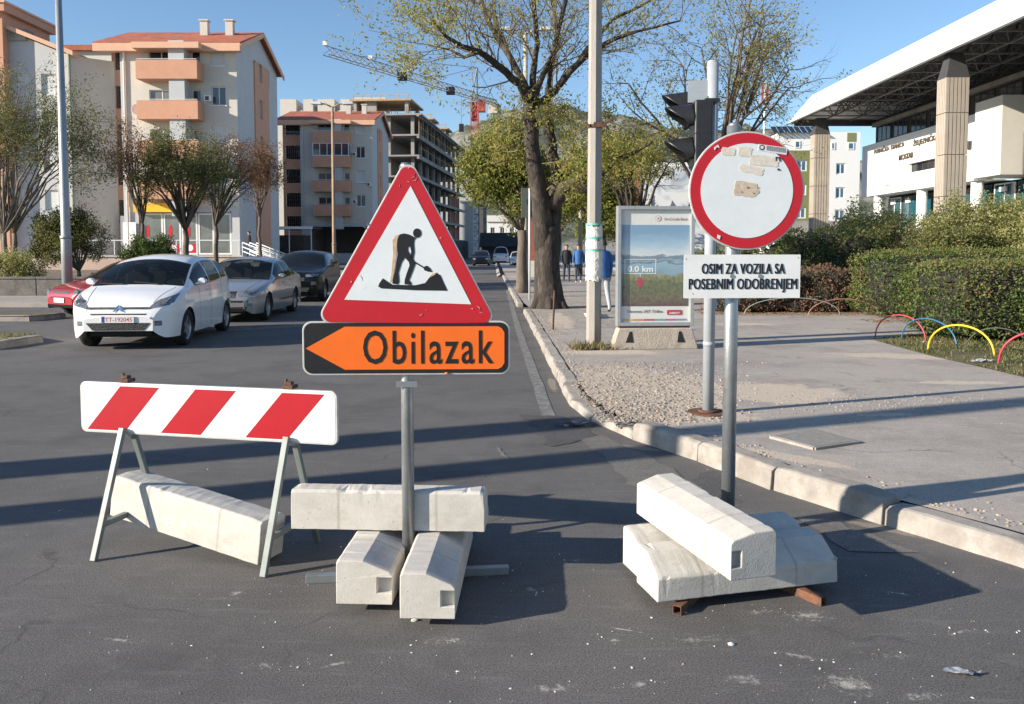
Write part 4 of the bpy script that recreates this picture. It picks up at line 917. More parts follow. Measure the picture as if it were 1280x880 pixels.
# the big tree by the kerb: limbs follow the photograph, twigs grow from them
def big_tree():
    T = Tree(21); Y0 = G(685, 385, .118).y
    q = lambda px, py, dy=0: P(px, py, Y0+dy)
    base = Vector((q(686, 390).x, Y0, .06))
    T.limb([base+Vector((-.02, 0, -.1)), base+Vector((0, 0, .25)), q(684, 345), q(684, 310), q(684, 282)], [.50, .40, .335, .31, .25], 14)
    for a in (-2.6, -1.6, -.6, .5, 1.6): T.w.tube([base+Vector((.62*math.cos(a), .5*math.sin(a), -.06)), base+Vector((.40*math.cos(a), .36*math.sin(a), .12)), base+Vector((.22*math.cos(a), .2*math.sin(a), .6))], [.06, .13, .1], 7)
    limbs = []
    def L(pts, r): limbs.append(T.limb([q(*p) for p in pts], r, 10))
    L([(682, 318, 0), (677, 265, -.1), (669, 215, -.3), (664, 175, -.4), (662, 130, -.4)], [.27, .25, .22, .19, .16])
    L([(688, 318, .1), (692, 265, .2), (697, 220, .4), (690, 180, .5), (683, 140, .4), (686, 110, .4)], [.26, .22, .17, .15, .13, .11])
    L([(690, 258, 0), (705, 235, -.3), (722, 228, -.6), (745, 222, -.9), (766, 202, -1.1), (790, 192, -1.4), (815, 178, -2.0)], [.22, .18, .135, .11, .08, .05, .03])
    L([(718, 232, -.5), (728, 236, -.7), (741, 235, -.9), (748, 229, -1.0)], [.12, .115, .11, .105])
    L([(662, 130, -.4), (650, 105, -.9), (622, 82, -1.4), (600, 65, -1.9), (578, 58, -2.3), (558, 46, -2.6), (540, 24, -3.0)], [0.117, 0.101, 0.0858, 0.0702, 0.0546, 0.039, 0.0234])
    L([(662, 130, -.4), (652, 98, -.2), (632, 62, .2), (612, 30, .5), (596, -10, .8), (590, -70, 1.2)], [0.109, 0.0897, 0.078, 0.0663, 0.0507, 0.0273])
    L([(664, 130, -.4), (666, 95, 0), (672, 55, .3), (668, 15, .5), (662, -40, .8), (655, -110, 1.0)], [0.101, 0.0858, 0.0702, 0.0624, 0.0468, 0.0234])
    L([(665, 132, -.4), (676, 100, -.8), (690, 72, -1.2), (700, 30, -1.5), (712, -15, -1.8), (718, -90, -2.0)], [0.0936, 0.078, 0.0663, 0.0546, 0.0429, 0.0234])
    L([(668, 134, -.4), (690, 118, -.3), (712, 90, -.5), (738, 66, -.7), (765, 50, -1.0), (800, 38, -1.4), (850, 26, -1.8)], [0.109, 0.0936, 0.078, 0.0663, 0.0507, 0.0351, 0.0195])
    L([(712, 90, -.5), (735, 60, 0), (765, 25, .4), (800, 8, .8), (840, -15, 1.0)], [0.0624, 0.0507, 0.0429, 0.0351, 0.0234])
    L([(686, 112, .4), (690, 80, 1.0), (697, 45, 1.6), (690, 0, 2.2), (695, -60, 2.6)], [0.0858, 0.0702, 0.0546, 0.0429, 0.0234])
    L([(600, 65, -1.9), (580, 72, -1.6), (562, 62, -1.4), (545, 58, -1.3)], [0.0468, 0.039, 0.0273, 0.0156])
    L([(632, 62, .2), (620, 22, 1.0), (600, 5, 1.6), (570, -5, 2.2), (545, 0, 2.6)], [0.0546, 0.0468, 0.039, 0.0312, 0.0156])
    for pts, rr in limbs[4:]:
        for i in range(3, len(pts)):
            if rr[i] > .16: continue
            for k in range(1 if i % 2 else 2):
                d = (pts[i]-pts[i-1]).normalized(); sd = d.orthogonal(); sd.rotate(Matrix.Rotation(T.r.uniform(0, 6.28), 3, d))
                T.grow(pts[i], d*.6+sd.normalized()*.75+Vector((0, 0, .25)), T.r.uniform(.9, 1.8), max(.010, rr[i]*.30), 2, .65, .25, (3, 3, 4))
    # leafy sprays low round the fork
    for i in range(34):
        px, py = T.r.choice(((740, 215), (765, 200), (720, 190), (690, 185), (660, 190), (640, 170), (790, 190), (815, 178), (700, 150), (650, 150)))
        p = q(px+T.r.gauss(0, 16), py+T.r.gauss(0, 14), T.r.uniform(-1.5, 1.5)); T.grow(p, (T.r.gauss(0, 1), T.r.gauss(0, 1), T.r.uniform(-.1, .7)), T.r.uniform(.7, 1.3), .016, 2, .7, .1, (3, 3, 4))
    low = [x for x in T.tips if x[0].z < 5.2]; high = [x for x in T.tips if x[0].z >= 5.2]
    T.tips = high; T.leaves(1.5, .09, .07, .62)
    # the left end of the crown and the low sprays keep more leaves
    T.tips = [x for x in high if x[0].x < -1.3]; T.leaves(2, .09, .08, .7)
    T.tips = low; T.leaves(4, .10, .10, .9)
    T.done('street_tree', 'big dark-barked tree with thinning yellow-green leaves at the kerb behind the concrete pole', M_bark, LF_main, 'trees along the right pavement', loc=base)
big_tree()
def blob_tree(name, label, base, h, crown, seed, bark, lfm, trunk_r, n, leaf, per, group=None, lean=(0, 0), fork=.35, dens=1.0, inner=.35, cat='tree', stems=1, lev=2):
    """trunk forking into limbs that fill an ellipsoid crown: crown = (cx, cy, cz, rx, ry, rz) measured from the base"""
    T = Tree(seed); b = Vector(base); r_ = T.r; cc = b+Vector(crown[:3]); rx, ry, rz = crown[3:]
    for sidx in range(stems):
        o = Vector((r_.uniform(-.35, .35), r_.uniform(-.2, .2), 0)) if stems > 1 else Vector()
        f = b+Vector((lean[0]*fork, lean[1]*fork, h*fork))+o*1.5; tr = trunk_r*(1 if stems == 1 else .6)
        T.limb([b+o-Vector((0, 0, .12)), b+o+Vector((lean[0]*.1, lean[1]*.1, h*fork*.4)), f], [tr*1.3, tr, tr*.82], 9)
        for i in range(max(1, n//stems)):
            th = r_.uniform(0, 6.283); ph = math.acos(r_.uniform(-.55, 1)); k = r_.uniform(inner, .82)
            e = cc+Vector((rx*k*math.sin(ph)*math.cos(th), ry*k*math.sin(ph)*math.sin(th), rz*k*math.cos(ph)))
            mid = f.lerp(e, .5)+Vector((r_.gauss(0, .12), r_.gauss(0, .12), .10*h*r_.random()))
            pts, rr = T.limb([f, mid, e], [tr*.5, tr*.28, tr*.14], 5)
            for j in (4, 5, 6):
                for _ in range(2):
                    d = (pts[j]-pts[j-1]).normalized(); sd = d.orthogonal(); sd.rotate(Matrix.Rotation(r_.uniform(0, 6.28), 3, d))
                    T.grow(pts[j], d*.5+sd.normalized()*.8, (rx+rz)*.5*r_.uniform(.28, .45), tr*.12, lev, .7, .12, (3, 3, 3))
    # keep the twigs inside the crown's uneven outline
    ok = []
    for p, d in T.tips:
        v = Vector(((p.x-cc.x)/rx, (p.y-cc.y)/ry, (p.z-cc.z)/rz)); lim = 1.0+.28*noise.noise(v*1.9+Vector((seed*3.1, 0, 0)))
        if v.length < lim*1.05: ok.append((p, d))
    T.tips = ok; T.leaves(per, leaf, leaf*1.1, dens)
    return T.done(name, label, bark, lfm, group, loc=base, cat=cat)
b = G(652, 366, .118)
blob_tree('street_tree', 'leafy green tree with pruned trunk further up the kerb, left of the big tree', (b.x, b.y, .118), 6.2, (-.55, .3, 3.9, 1.75, 1.9, 2.1), 31, M_bark2, LF_green, .19, 18, .13, 4, 'trees along the right pavement', lev=2)
blob_tree('street_tree', 'wispy half-bare tree rising behind the round sign and traffic light', (5.55, 23.0, .118), 8.4, (0, 0, 5.6, 3.1, 2.6, 3.4), 33, M_bark2, LF_main, .14, 26, .085, 2, 'trees along the right pavement', fork=.30, dens=.55)
blob_tree('street_tree', 'low leafy tree arching over the pavement behind the poster box', (3.9, 26.5, .118), 5.2, (-.4, 0, 4.4, 2.2, 2.0, .85), 34, M_bark, LF_main, .16, 12, .10, 3, 'trees along the right pavement', dens=.6)
blob_tree('street_tree', 'yellow-green tree behind the two walking people', (4.6, 45.5, .118), 7.5, (0, 0, 4.4, 2.6, 2.4, 3.0), 35, M_bark2, LF_green, .22, 16, .20, 4, 'trees along the right pavement')
blob_tree('street_tree', 'dark leafy tree far along the pavement beyond the big trunk', (1.6, 52, .118), 8, (.3, 0, 4.6, 2.8, 2.6, 3.2), 36, M_bark2, LF_olive, .24, 16, .22, 4, 'trees along the right pavement')
blob_tree('street_tree', 'rounded green tree standing right of the walking people and past the pole', (6.3, 57, .118), 7, (0, 0, 4.0, 2.6, 2.4, 2.8), 37, M_bark2, LF_green, .2, 14, .22, 4, 'trees along the right pavement')
# left side, on the bed behind the low wall
Bz = .55
blob_tree('garden_tree', 'many-stemmed olive-leaved tree at the far left above the low wall', (-17.3, 28.6, Bz), 7.4, (1.0, 0, 4.7, 3.1, 2.3, 2.9), 41, M_bark3, LF_olive, .15, 30, .085, 2, 'trees before the left buildings', fork=.22, stems=3, dens=1.0)
blob_tree('garden_tree', 'bare pinkish-twigged tree at the left edge before the peach tower', (-19.8, 30.5, Bz), 8.6, (.9, 0, 5.6, 2.4, 2.0, 2.6), 42, M_bark3, LF_brown, .15, 20, .07, 1, 'trees before the left buildings', dens=.25)
blob_tree('garden_tree', 'slender dark tree between the lamp post and the round-crowned tree', (-14.7, 33, Bz), 6, (-.3, 0, 4.2, 1.7, 1.3, 2.1), 43, M_bark2, LF_brown, .08, 16, .09, 1, 'trees before the left buildings', dens=.7)
blob_tree('garden_tree', 'round-crowned olive-green tree before the yellow shop sign', (-13.2, 33.5, Bz), 6.6, (.1, 0, 4.0, 2.35, 2.0, 2.15), 44, M_bark2, LF_olive, .125, 26, .10, 3, 'trees before the left buildings', fork=.28, dens=.8)
blob_tree('garden_tree', 'dark thin tree just right of the round-crowned tree', (-12.7, 35.5, Bz), 6, (.6, 0, 4.2, 1.8, 1.5, 2.1), 45, M_bark2, LF_brown, .10, 16, .08, 2, 'trees before the left buildings', dens=.5)
blob_tree('garden_tree', 'nearly bare tree with rusty leaves beside the stairs', (-15.2, 50, 1.0), 7.4, (0, 0, 5.2, 1.5, 1.3, 2.4), 46, M_bark2, LF_brown, .10, 14, .12, 2, 'trees before the left buildings', dens=.75)
blob_tree('garden_bush', 'dark green bush behind the wall beside the lamp post', (-15.4, 29.4, Bz), 2.6, (0, 0, 1.35, 1.5, 1.0, 1.35), 47, M_bark2, LF_olive, .07, 18, .08, 5, fork=.12, cat='bush', dens=1)
blob_tree('garden_bush', 'low yellowish bush at the foot of the many-stemmed tree', (-17.0, 28.0, Bz), 1.2, (0, 0, .5, 1.3, .6, .55), 48, M_bark2, LF_shrub, .05, 14, .07, 3, fork=.15, cat='bush', dens=.8)
blob_tree('garden_bush', 'dark clipped bush behind the red car', (-13.0, 29.5, Bz), 1.7, (0, 0, .85, 1.2, .9, .85), 49, M_bark2, LF_hedge, .06, 14, .08, 5, fork=.12, cat='bush', dens=1)

# ------------------------------------------------------------------ hedges and shrubs on the right
def hedge(name, label, x0, x1, y0, y1, h, n, leaf, m_in, m_tip, seed, z=.118, rnd_=.28, cat='hedge', lump=.10, tip=.35, group=None):
    r_ = random.Random(seed); t = empty(name, ((x0+x1)/2, (y0+y1)/2, z), label, cat, group=group); hx, hy = (x1-x0)/2, (y1-y0)/2
    def surf(u, v, w):           # unit cube direction to a rounded, lumpy box surface
        d = Vector((u, v, w)); mx = max(abs(u), abs(v), abs(w)); d = d/mx
        L = (abs(d.x)**6+abs(d.y)**6+abs(d.z)**6)**(1/6); d = d/L
        p = Vector((d.x*hx, d.y*hy, h/2+d.z*h/2)); k = 1+lump*noise.fractal(Vector((p.x, p.y, p.z))*1.6+Vector((seed, 0, 0)), 1, 2, 3)
        return Vector((p.x*k, p.y*k, max(.02, h/2+(p.z-h/2)*k)))
    core = MB(); nn = 16; rows = []
    for i in range(nn+1):
        th = math.pi*i/nn; rows.append([surf(math.sin(th)*math.cos(ph), math.sin(th)*math.sin(ph), math.cos(th)+1e-4)*.90 for ph in [2*math.pi*j/28 for j in range(29)]])
    core.grid(rows, 0, True); core.build('twig_mass', mat('hedge_inside', (.022, .022, .014), .95, .4, 14, bump=.8, bscale=30), t)
    A, B = MB(), MB()
    for i in range(n):
        f = r_.random(); ar = [hx*hy*4, hx*h*4, hy*h*4]; s = sum(ar); f *= s
        u, v = r_.uniform(-1, 1), r_.uniform(-1, 1)
        if f < ar[0]: d = (u, v, 1)
        elif f < ar[0]+ar[1]: d = (u, -1 if r_.random() < .8 else 1, v)
        else: d = (-1 if r_.random() < .75 else 1, u, v)
        p = surf(*d)*(1+r_.gauss(0, .016)-.05*r_.random()**2)
        if p.z < .03: continue
        a = Vector((r_.gauss(0, 1), r_.gauss(0, 1), r_.gauss(.25, 1))).normalized(); b_ = a.cross(Vector((r_.gauss(0, 1), r_.gauss(0, 1), r_.gauss(0, 1)))).normalized()
        L = leaf*r_.uniform(.6, 1.4); W = L*.55; c = a.cross(b_)*L*.1; mb = B if (noise.noise(p*1.3+Vector((seed*7, 3, 1)))+r_.gauss(0, .25)+(.35 if p.z > h*.9 else 0)) > .5-tip else A
        mb.add([p, p+a*L*.5+b_*W*.5+c, p+a*L, p+a*L*.5-b_*W*.5+c], [(0, 1, 2, 3)])
    A.build('foliage', m_in, t)
    if B.f: B.build('young_foliage', m_tip, t)
    return t
hedge('hedge', 'tall box-clipped green hedge behind the coloured hoops', 7.75, 14.5, 17.6, 19.6, 1.50, 17000, .058, LF_hedge, LF_hedge2, 51, lump=.05, tip=.45, group='clipped hedges')
hedge('hedge', 'nearer clipped hedge at the right edge with brown-tinged leaves', 6.95, 12.0, 13.3, 15.2, 1.32, 18000, .05, LF_hedge, LF_hedge2, 52, tip=.5, lump=.05, group='clipped hedges')
hedge('barberry_bed', 'low reddish-brown shrub bed right of the white text plate', 4.9, 8.6, 19.6, 21.2, .98, 9000, .06, LF_red, leafmat('leaf_barberry_tips', [(.12, .085, .05), (.17, .12, .07), (.10, .09, .045)], .3), 53, cat='shrub', lump=.35)
hedge('green_bush', 'loose dark green bush behind the reddish shrub bed', 7.2, 10.3, 22.2, 24.2, 1.95, 8000, .075, LF_hedge, LF_olive, 54, cat='bush', lump=.35, tip=.45)
hedge('green_bush', 'dusky bush half hidden behind the round sign disc', 5.6, 7.6, 24.8, 26.2, 1.5, 4000, .08, LF_hedge, LF_olive, 55, cat='bush', lump=.4)
for i, (x, y, h, rx, sd, lab) in enumerate(((12.6, 22.6, 3.0, 2.0, 61, 'pale green arching shrub above the tall hedge under the station text'), (15.6, 23.5, 3.5, 2.2, 62, 'broad pale green shrub before the ribbed station column'), (18.0, 25.0, 3.9, 2.4, 63, 'feathery pale green shrub at the right edge before the station'), (10.6, 24.6, 2.9, 1.5, 64, 'small pale shrub before the far station column'), (13.9, 20.9, 2.5, 1.7, 65, 'leafy shrub rising right behind the tall hedge'), (11.4, 21.6, 2.1, 1.4, 66, 'brownish twiggy shrub behind the left end of the tall hedge'))):
    blob_tree('ornamental_shrub', lab, (x, y, .118), h, (0, 0, h*.52, rx, 1.3, h*.48), sd, M_bark2, LF_shrub if i != 5 else LF_olive, .05, 26, .085, 4, 'ornamental shrubs before the station', fork=.10, cat='shrub', dens=1, inner=.3)

# grass, fallen leaves
def grass(name, label, poly_pts, n, hgt, z, m, seed):
    r_ = random.Random(seed); xs = [p[0] for p in poly_pts]; ys = [p[1] for p in poly_pts]; mb = MB(); c = 0
    def inside(x, y):
        k = False; j = len(poly_pts)-1
        for i in range(len(poly_pts)):
            (xi, yi), (xj, yj) = poly_pts[i], poly_pts[j]
            if (yi > y) != (yj > y) and x < (xj-xi)*(y-yi)/(yj-yi)+xi: k = not k
            j = i
        return k
    while c < n:
        x, y = r_.uniform(min(xs), max(xs)), r_.uniform(min(ys), max(ys))
        c += 1
        if not inside(x, y) or noise.noise(Vector((x*.9, y*.9, seed))) < -.25+r_.gauss(0, .15): continue
        a = r_.uniform(0, 6.28); h = hgt*r_.uniform(.4, 1.3); l = Vector((r_.gauss(0, .5), r_.gauss(0, .5), 1)).normalized()*h; w = .006+hgt*.06
        mb.add([(x-w*math.cos(a), y-w*math.sin(a), z), (x+w*math.cos(a), y+w*math.sin(a), z), (x+l.x, y+l.y, z+l.z)], [(0, 1, 2)])
    tag(mb.build(name, m), label, 'grass', kind='stuff')
LF_grass = leafmat('grass_blade', [(.06, .08, .022), (.10, .125, .035), (.17, .16, .06), (.22, .18, .09)], .3)
vp = [gp(px, py, .12) for px, py in ((1088, 424), (1180, 415), (1330, 420), (1420, 470), (1290, 474), (1240, 462), (1160, 444))]
tag(sheet('verge', vp, .124, M_turf), kind='structure')
grass('grass', 'short patchy grass under the coloured hoops', vp, 11000, .055, .124, LF_grass, 71)
grass('grass', 'thin dry grass on the traffic island left of the white car', [(-16, 12.3), (-9.4, 12.7), (-8.5, 13.4), (-8.4, 14.6), (-16, 14.8)], 6000, .05, .124, LF_grass, 72)
b = gp(742, 436, .12)
grass('weeds', 'dry weeds at the foot of the notice-covered pole', [(b[0]-.35, b[1]-.2), (b[0]+.3, b[1]-.2), (b[0]+.3, b[1]+.2), (b[0]-.35, b[1]+.2)], 260, .14, .118, leafmat('weed', [(.16, .14, .06), (.22, .17, .08)], .3), 73)
r_ = random.Random(12); mb = MB()
for i in range(2600):
    z_ = r_.random()
    if z_ < .45: x, y = r_.uniform(4.4, 9.0), 19.35+r_.gauss(0, .3)
    elif z_ < .75: x, y = r_.uniform(7.4, 13), 17.25+r_.gauss(0, .25)
    elif z_ < .9: x, y = r_.uniform(6.6, 12), 12.9+r_.gauss(0, .35)
    else: x, y = r_.uniform(.4, 2.2), r_.uniform(14, 30)
    s = r_.uniform(.02, .05); a = r_.uniform(0, 6.3); mb.add([(x+s*math.cos(a+k*1.57)*(1 if k % 2 else .5), y+s*math.sin(a+k*1.57)*(1 if k % 2 else .5), .128+r_.uniform(0, .02)) for k in range(4)], [(0, 1, 2, 3)])
tag(mb.build('fallen_leaves', leafmat('leaf_fallen', [(.25, .12, .05), (.36, .22, .10), (.20, .10, .05), (.42, .33, .2)], .2)), 'fallen brown leaves along the hedges and tree feet', 'leaves', kind='stuff')

# ------------------------------------------------------------------ coloured tube hoops in the verge
def hoop(label, a, b, h, c, rad=.012):
    p0, p1 = G(*a, .12), G(*b, .12); pts = []
    for i in range(25):
        t = math.pi*i/24; k = (1-math.cos(t))/2; p = p0.lerp(p1, k); p.z = .10+h*math.sin(t)**.85; pts.append(p)
    L = (p0+p1)/2; L.z = .12; mb = MB(); mb.tube([p-L for p in pts], rad, 8)
    tag(mb.build('garden_hoop', mat('hoop_'+'_'.join('%d' % (x*100) for x in c), c, .45, .15, 9), None, loc=L), label, 'hoop', 'bent tube hoops in the grass verge')
hoop('yellow bent tube hoop in the grass', (1160, 437), (1243, 447), .43, (.75, .50, .03), .014)
hoop('blue bent tube hoop behind the yellow one', (1127, 424), (1196, 436), .42, (.035, .14, .26))
hoop('leftmost small red bent tube hoop in the grass', (1094, 421), (1157, 428), .43, (.45, .05, .06))
hoop('red bent tube hoop cut by the right edge', (1248, 455), (1345, 462), .46, (.48, .03, .06), .015)
hoop('dark thin bent hoop partly hidden behind the yellow one', (1206, 440), (1290, 446), .40, (.06, .07, .06), .008)
hoop('pinkish thin hoop before the reddish shrubs', (1010, 396), (1099, 396), .42, (.40, .17, .15), .010)
hoop('pale green thin hoop before the reddish shrubs, beside the text plate', (930, 394), (1050, 394), .42, (.28, .33, .27), .009)
w = G(1228, 452, .13); mb = MB(); r_ = random.Random(3); rows = []
for i in range(10): rows.append([(.30*(i/9-.5), .12*(j/6-.5)*(1-abs(i/4.5-1)*.5), .005+.05*abs(noise.noise(Vector((i*.7, j*.9, 2))))+.012*r_.random()) for j in range(7)])
mb.grid(rows, 0, False); tag(mb.build('plastic_bag', mat('clear_plastic', (.42, .43, .44), .2, .2, 20, spec=.8), None, loc=(w.x, w.y, .125)), 'crumpled clear plastic bag in the grass by the yellow hoop', 'litter')
w = G(1156, 428, .13); mb = MB(); stone(mb, (0, 0, 0), .05, random.Random(1), 0, .7); tag(mb.build('paper_scrap', mat('pink_paper', (.55, .40, .38), .8, .2, 20), None, loc=(w.x, w.y, .125)), 'crumpled pinkish paper scrap at the foot of the small red hoop', 'litter')
# ------------------------------------------------------------------ building kit
M_cream = mat('render_cream', (.56, .53, .47), .9, .05, 1.2, c2=(.45, .42, .37), c2amt=.2, c2scale=.6)
M_lgrey = mat('render_grey', (.47, .48, .48), .9, .05, 1.2, c2=(.38, .38, .38), c2amt=.2, c2scale=.6)
M_peach = mat('render_peach', (.56, .30, .195), .9, .07, 1.2, c2=(.48, .22, .14), c2amt=.2, c2scale=.6)
M_peachl = mat('eave_peach', (.66, .40, .27), .85, .05, 1.5)
M_tile = mat('roof_tiles', (.36, .11, .06), .85, .25, 1.5, bump=.9, bscale=9, c2=(.24, .08, .05), c2amt=.4, c2scale=1)
M_shut = mat('roller_shutter', (.55, .57, .57), .6, .05, 2, bump=.4, bscale=22, stretch=(.02, .02, 1))
M_frame = mat('window_frame_white', (.70, .71, .70), .5, .04, 4)
M_grille = mat('dark_grille', (.06, .055, .055), .6, .2, 4)
M_rconc = mat('raw_concrete', (.30, .28, .255), .92, .14, .7, bump=.2, bscale=12, c2=(.20, .19, .175), c2amt=.4, c2scale=.5)
M_glassd = glassmat('glass_dark', (.018, .022, .026))
M_gblue = glassmat('glass_blue', (.05, .12, .19), .08)
M_teal = glassmat('glass_teal', (.015, .085, .11), .08)
WC = {}
M_curt = mat('curtained_glass', (.17, .17, .16), .12, .5, 3.5, spec=.8, detail=2, stretch=(6, 1, .3))
def uvec(a): return Vector((math.cos(a), math.sin(a), 0)), Vector((-math.sin(a), math.cos(a), 0))
def holes_wall(mb, O, a, w, h, holes, depth=.18, mi=0, top=None):
    """a wall face with real openings and their reveals; O lower left seen from outside"""
    U, I = uvec(a); O = Vector(O); Z = Vector((0, 0, 1))
    xs = sorted({0, w} | {q for hl in holes for q in hl[:2]}); zs = sorted({0, h} | {q for hl in holes for q in hl[2:]})
    pt = lambda x, z, d=0: O+U*x+Z*z+I*d
    for x0, x1 in zip(xs, xs[1:]):
        for z0, z1 in zip(zs, zs[1:]):
            cx, cz = (x0+x1)/2, (z0+z1)/2
            if any(q[0] < cx < q[1] and q[2] < cz < q[3] for q in holes): continue
            mb.add([pt(x0, z0), pt(x1, z0), pt(x1, z1), pt(x0, z1)], [(0, 1, 2, 3)], mi)
    for x0, x1, z0, z1 in holes:
        c = [(x0, z0), (x1, z0), (x1, z1), (x0, z1)]
        for i in range(4):
            p, q = c[i], c[(i+1) % 4]; mb.add([pt(*p), pt(*p, depth), pt(*q, depth), pt(*q)], [(0, 1, 2, 3)], mi)
def window(parent, O, a, hole, depth=.12, mull=1, fm=None, gm=None, name='window', trans=0, t=.07, sub='pane', sill=False):
    x0, x1, z0, z1 = hole; w, h = x1-x0, z1-z0; key = (round(w, 2), round(h, 2), mull, trans, (fm or M_frame).name, (gm or M_glass).name, t)
    if key not in WC:
        f = MB(); f.b(0, w, 0, .06, 0, t); f.b(0, w, 0, .06, h-t, h); f.b(0, t, 0, .06, t, h-t); f.b(w-t, w, 0, .06, t, h-t)
        for i in range(mull): c = w*(i+1)/(mull+1); f.b(c-t*.45, c+t*.45, .003, .057, t, h-t)
        for i in range(trans): c = h*(i+1)/(trans+1); f.b(t, w-t, .006, .054, c-t*.4, c+t*.4)
        g = MB(); g.b(.01, w-.01, .025, .035, .01, h-.01)
        WC[key] = (f.mesh('window', fm or M_frame), g.mesh(sub, gm or M_glass))
    U, I = uvec(a); fme, gme = WC[key]
    p = Vector(O)+U*x0+Vector((0, 0, z0))+I*depth
    o = inst(name, fme, parent, p, (0, 0, a)); inst(sub, gme, o); return o
def slats(parent, O, a, hole, n, m, depth=.1, name='grille'):
    x0, x1, z0, z1 = hole; w, h = x1-x0, z1-z0; key = ('sl', round(w, 2), round(h, 2), n, m.name)
    if key not in WC:
        g = MB()
        for i in range(n): c = w*(i+.5)/n; g.b(c-.03, c+.03, 0, .05, 0, h)
        for i in range(3): c = h*(i+.5)/3; g.b(0, w, .01, .04, c-.03, c+.03)
        k = MB(); k.b(0, w, .25, .3, 0, h); WC[key] = (g.mesh(name, m), k.mesh('backing', M_glassd))
    U, I = uvec(a); o = inst(name, WC[key][0], parent, Vector(O)+U*x0+Vector((0, 0, z0))+I*depth, (0, 0, a)); inst('backing', WC[key][1], o)
def part(parent, name, m, *boxes, bevel=0):
    g = MB()
    for b_ in boxes: g.b(*b_)
    return g.build(name, m, parent, bevel=bevel)
SIDE = R(90)
def block_type(label, Xr, Yf, D, eave, recess_w, glazed=()):
    """the peach and grey apartment block of the street: balcony stack, stair recess with grilles, gable to the street"""
    W = 8.2; t = empty('apartment_block', (Xr-W, Yf, 0), label, 'apartment building', group='peach and grey apartment blocks')
    fl = [eave-1.4-2.8*i for i in range(4)]                        # parapet tops
    front = []; door = []
    for i, z in enumerate(fl):
        wz = z-.15
        front.append((6.35, 7.4, wz, wz+1.35)); door.append((1.9, 3.7, z-1.2, z+.95)); front += [door[-1], (4.95, 5.6, z-1.2, z+.95)]
    g = MB(); holes_wall(g, (0, 0, 4.7), 0, W, eave-4.7, [(a, b, c-4.7, d-4.7) for a, b, c, d in front]); g.build('front_wall', M_cream, t)
    for i, q in enumerate(front):
        if i % 3 == 0: window(t, (0, 0, 0), 0, q, mull=1 if i in (3, 9) else 0, gm=M_shut if i in (0, 6) else (M_glass if i == 3 else M_curt))
        else: window(t, (0, 0, 0), 0, q, mull=1 if i % 3 == 1 else 0, gm=M_glassd if i in (1, 2, 5, 10) else M_curt, trans=0)
    # side wall to the street with the peach bay
    sh = [(5.0, 5.7, z-.3, z+1.15) for z in fl]+[(7.4, 8.0, z-.3, z+1.15) for z in fl[:1]]
    g = MB(); holes_wall(g, (W, 0, 0), SIDE, D, eave, sh, .22); g.add([(W, 0, eave), (W, D, eave), (W, D/2, eave+1.9)], [(0, 1, 2)]); g.build('side_wall', M_lgrey, t)
    for q in sh: window(t, (W, 0, 0), SIDE, q, depth=.14, mull=0, gm=M_shut)
    g = MB(); holes_wall(g, (W+.10, 3.9, 0), SIDE, 3.6, eave-.5, [(q[0]-3.9, q[1]-3.9, q[2], q[3]) for q in sh[:4]], .10); 
    g.add([(W, 3.9, 0), (W+.10, 3.9, 0), (W+.10, 3.9, eave-.5), (W, 3.9, eave-.5)], [(0, 1, 2, 3)]); g.add([(W, 3.9, eave-.5), (W+.1, 3.9, eave-.5), (W+.1, 7.5, eave-.5), (W, 7.5, eave-.5)], [(0, 1, 2, 3)]); g.build('peach_bay', M_peach, t)
    part(t, 'rear_wall', M_lgrey, (0, W-.02, D-.2, D-.02, 0, eave), (-.15, 0, 0.02, D-.02, 0, eave))
    part(t, 'ground_floor_wall', M_lgrey, (0, W-.01, .02, .25, 0, 1.2), (0, .9, .02, .25, 1.2, 4.7), (7.6, W-.01, .02, .25, 1.2, 4.7), (.9, 7.6, .02, .25, 4.3, 4.7))
    # balconies
    for i, z in enumerate(fl):
        b_ = part(t, 'balcony', M_peach, (1.5, 5.8, -1.2, -1.08, z-1.3, z), (1.5, 1.62, -1.08, -.001, z-1.3, z), (5.68, 5.8, -1.08, -.001, z-1.3, z), (1.62, 5.68, -1.08, -.001, z-1.3, z-1.14))
        if i in glazed:
            o = empty_part = None
            window(b_, (0, 0, 0), 0, (1.55, 5.75, z, z+1.48), depth=-1.15, mull=4, gm=M_glass, t=.09, name='balcony_glazing')
            window(b_, (5.72, -1.12, 0), SIDE, (0, 1.1, z, z+1.48), depth=0, mull=0, t=.09, name='balcony_glazing')
        else:
            part(b_, 'handrail', M_steel_w, (1.55, 5.75, -1.16, -1.12, z+.06, z+.1))
    part(t, 'balcony_pillar', M_lgrey, (3.75, 4.85, -1.06, -.01, 4.0, eave-.02))
    # roof
    ov = .55; rz = eave+1.95; g = MB(); th = .16
    for s, (ya, yb) in ((1, (-ov, D/2)), (-1, (D+ov, D/2))):
        za = eave-ov*1.9/(D/2)+.05; x0, x1 = -.3-recess_w, W+.45
        v = [(x0, ya, za), (x1, ya, za), (x1, yb, rz), (x0, yb, rz)]; v2 = [(x, y, z+th) for x, y, z in v]
        f = [(0, 1, 2, 3), (4, 7, 6, 5), (0, 4, 5, 1), (1, 5, 6, 2), (3, 7, 4, 0)]; g.add(v+v2, [tuple(reversed(q)) for q in f] if s > 0 else f)
    rf = g.build('roof', M_tile, t)
    za = eave-ov*1.9/(D/2)
    part(rf, 'front_eave', M_peachl, (-.3-recess_w, W+.44, -ov-.03, -ov+.12, za-.42, za+.12), (-.3-recess_w, W+.44, -ov+.12, -.005, za-.42, za-.34), (1.3, 6.0, -1.35, -ov-.035, za-.40, za+.02))
    g = MB()
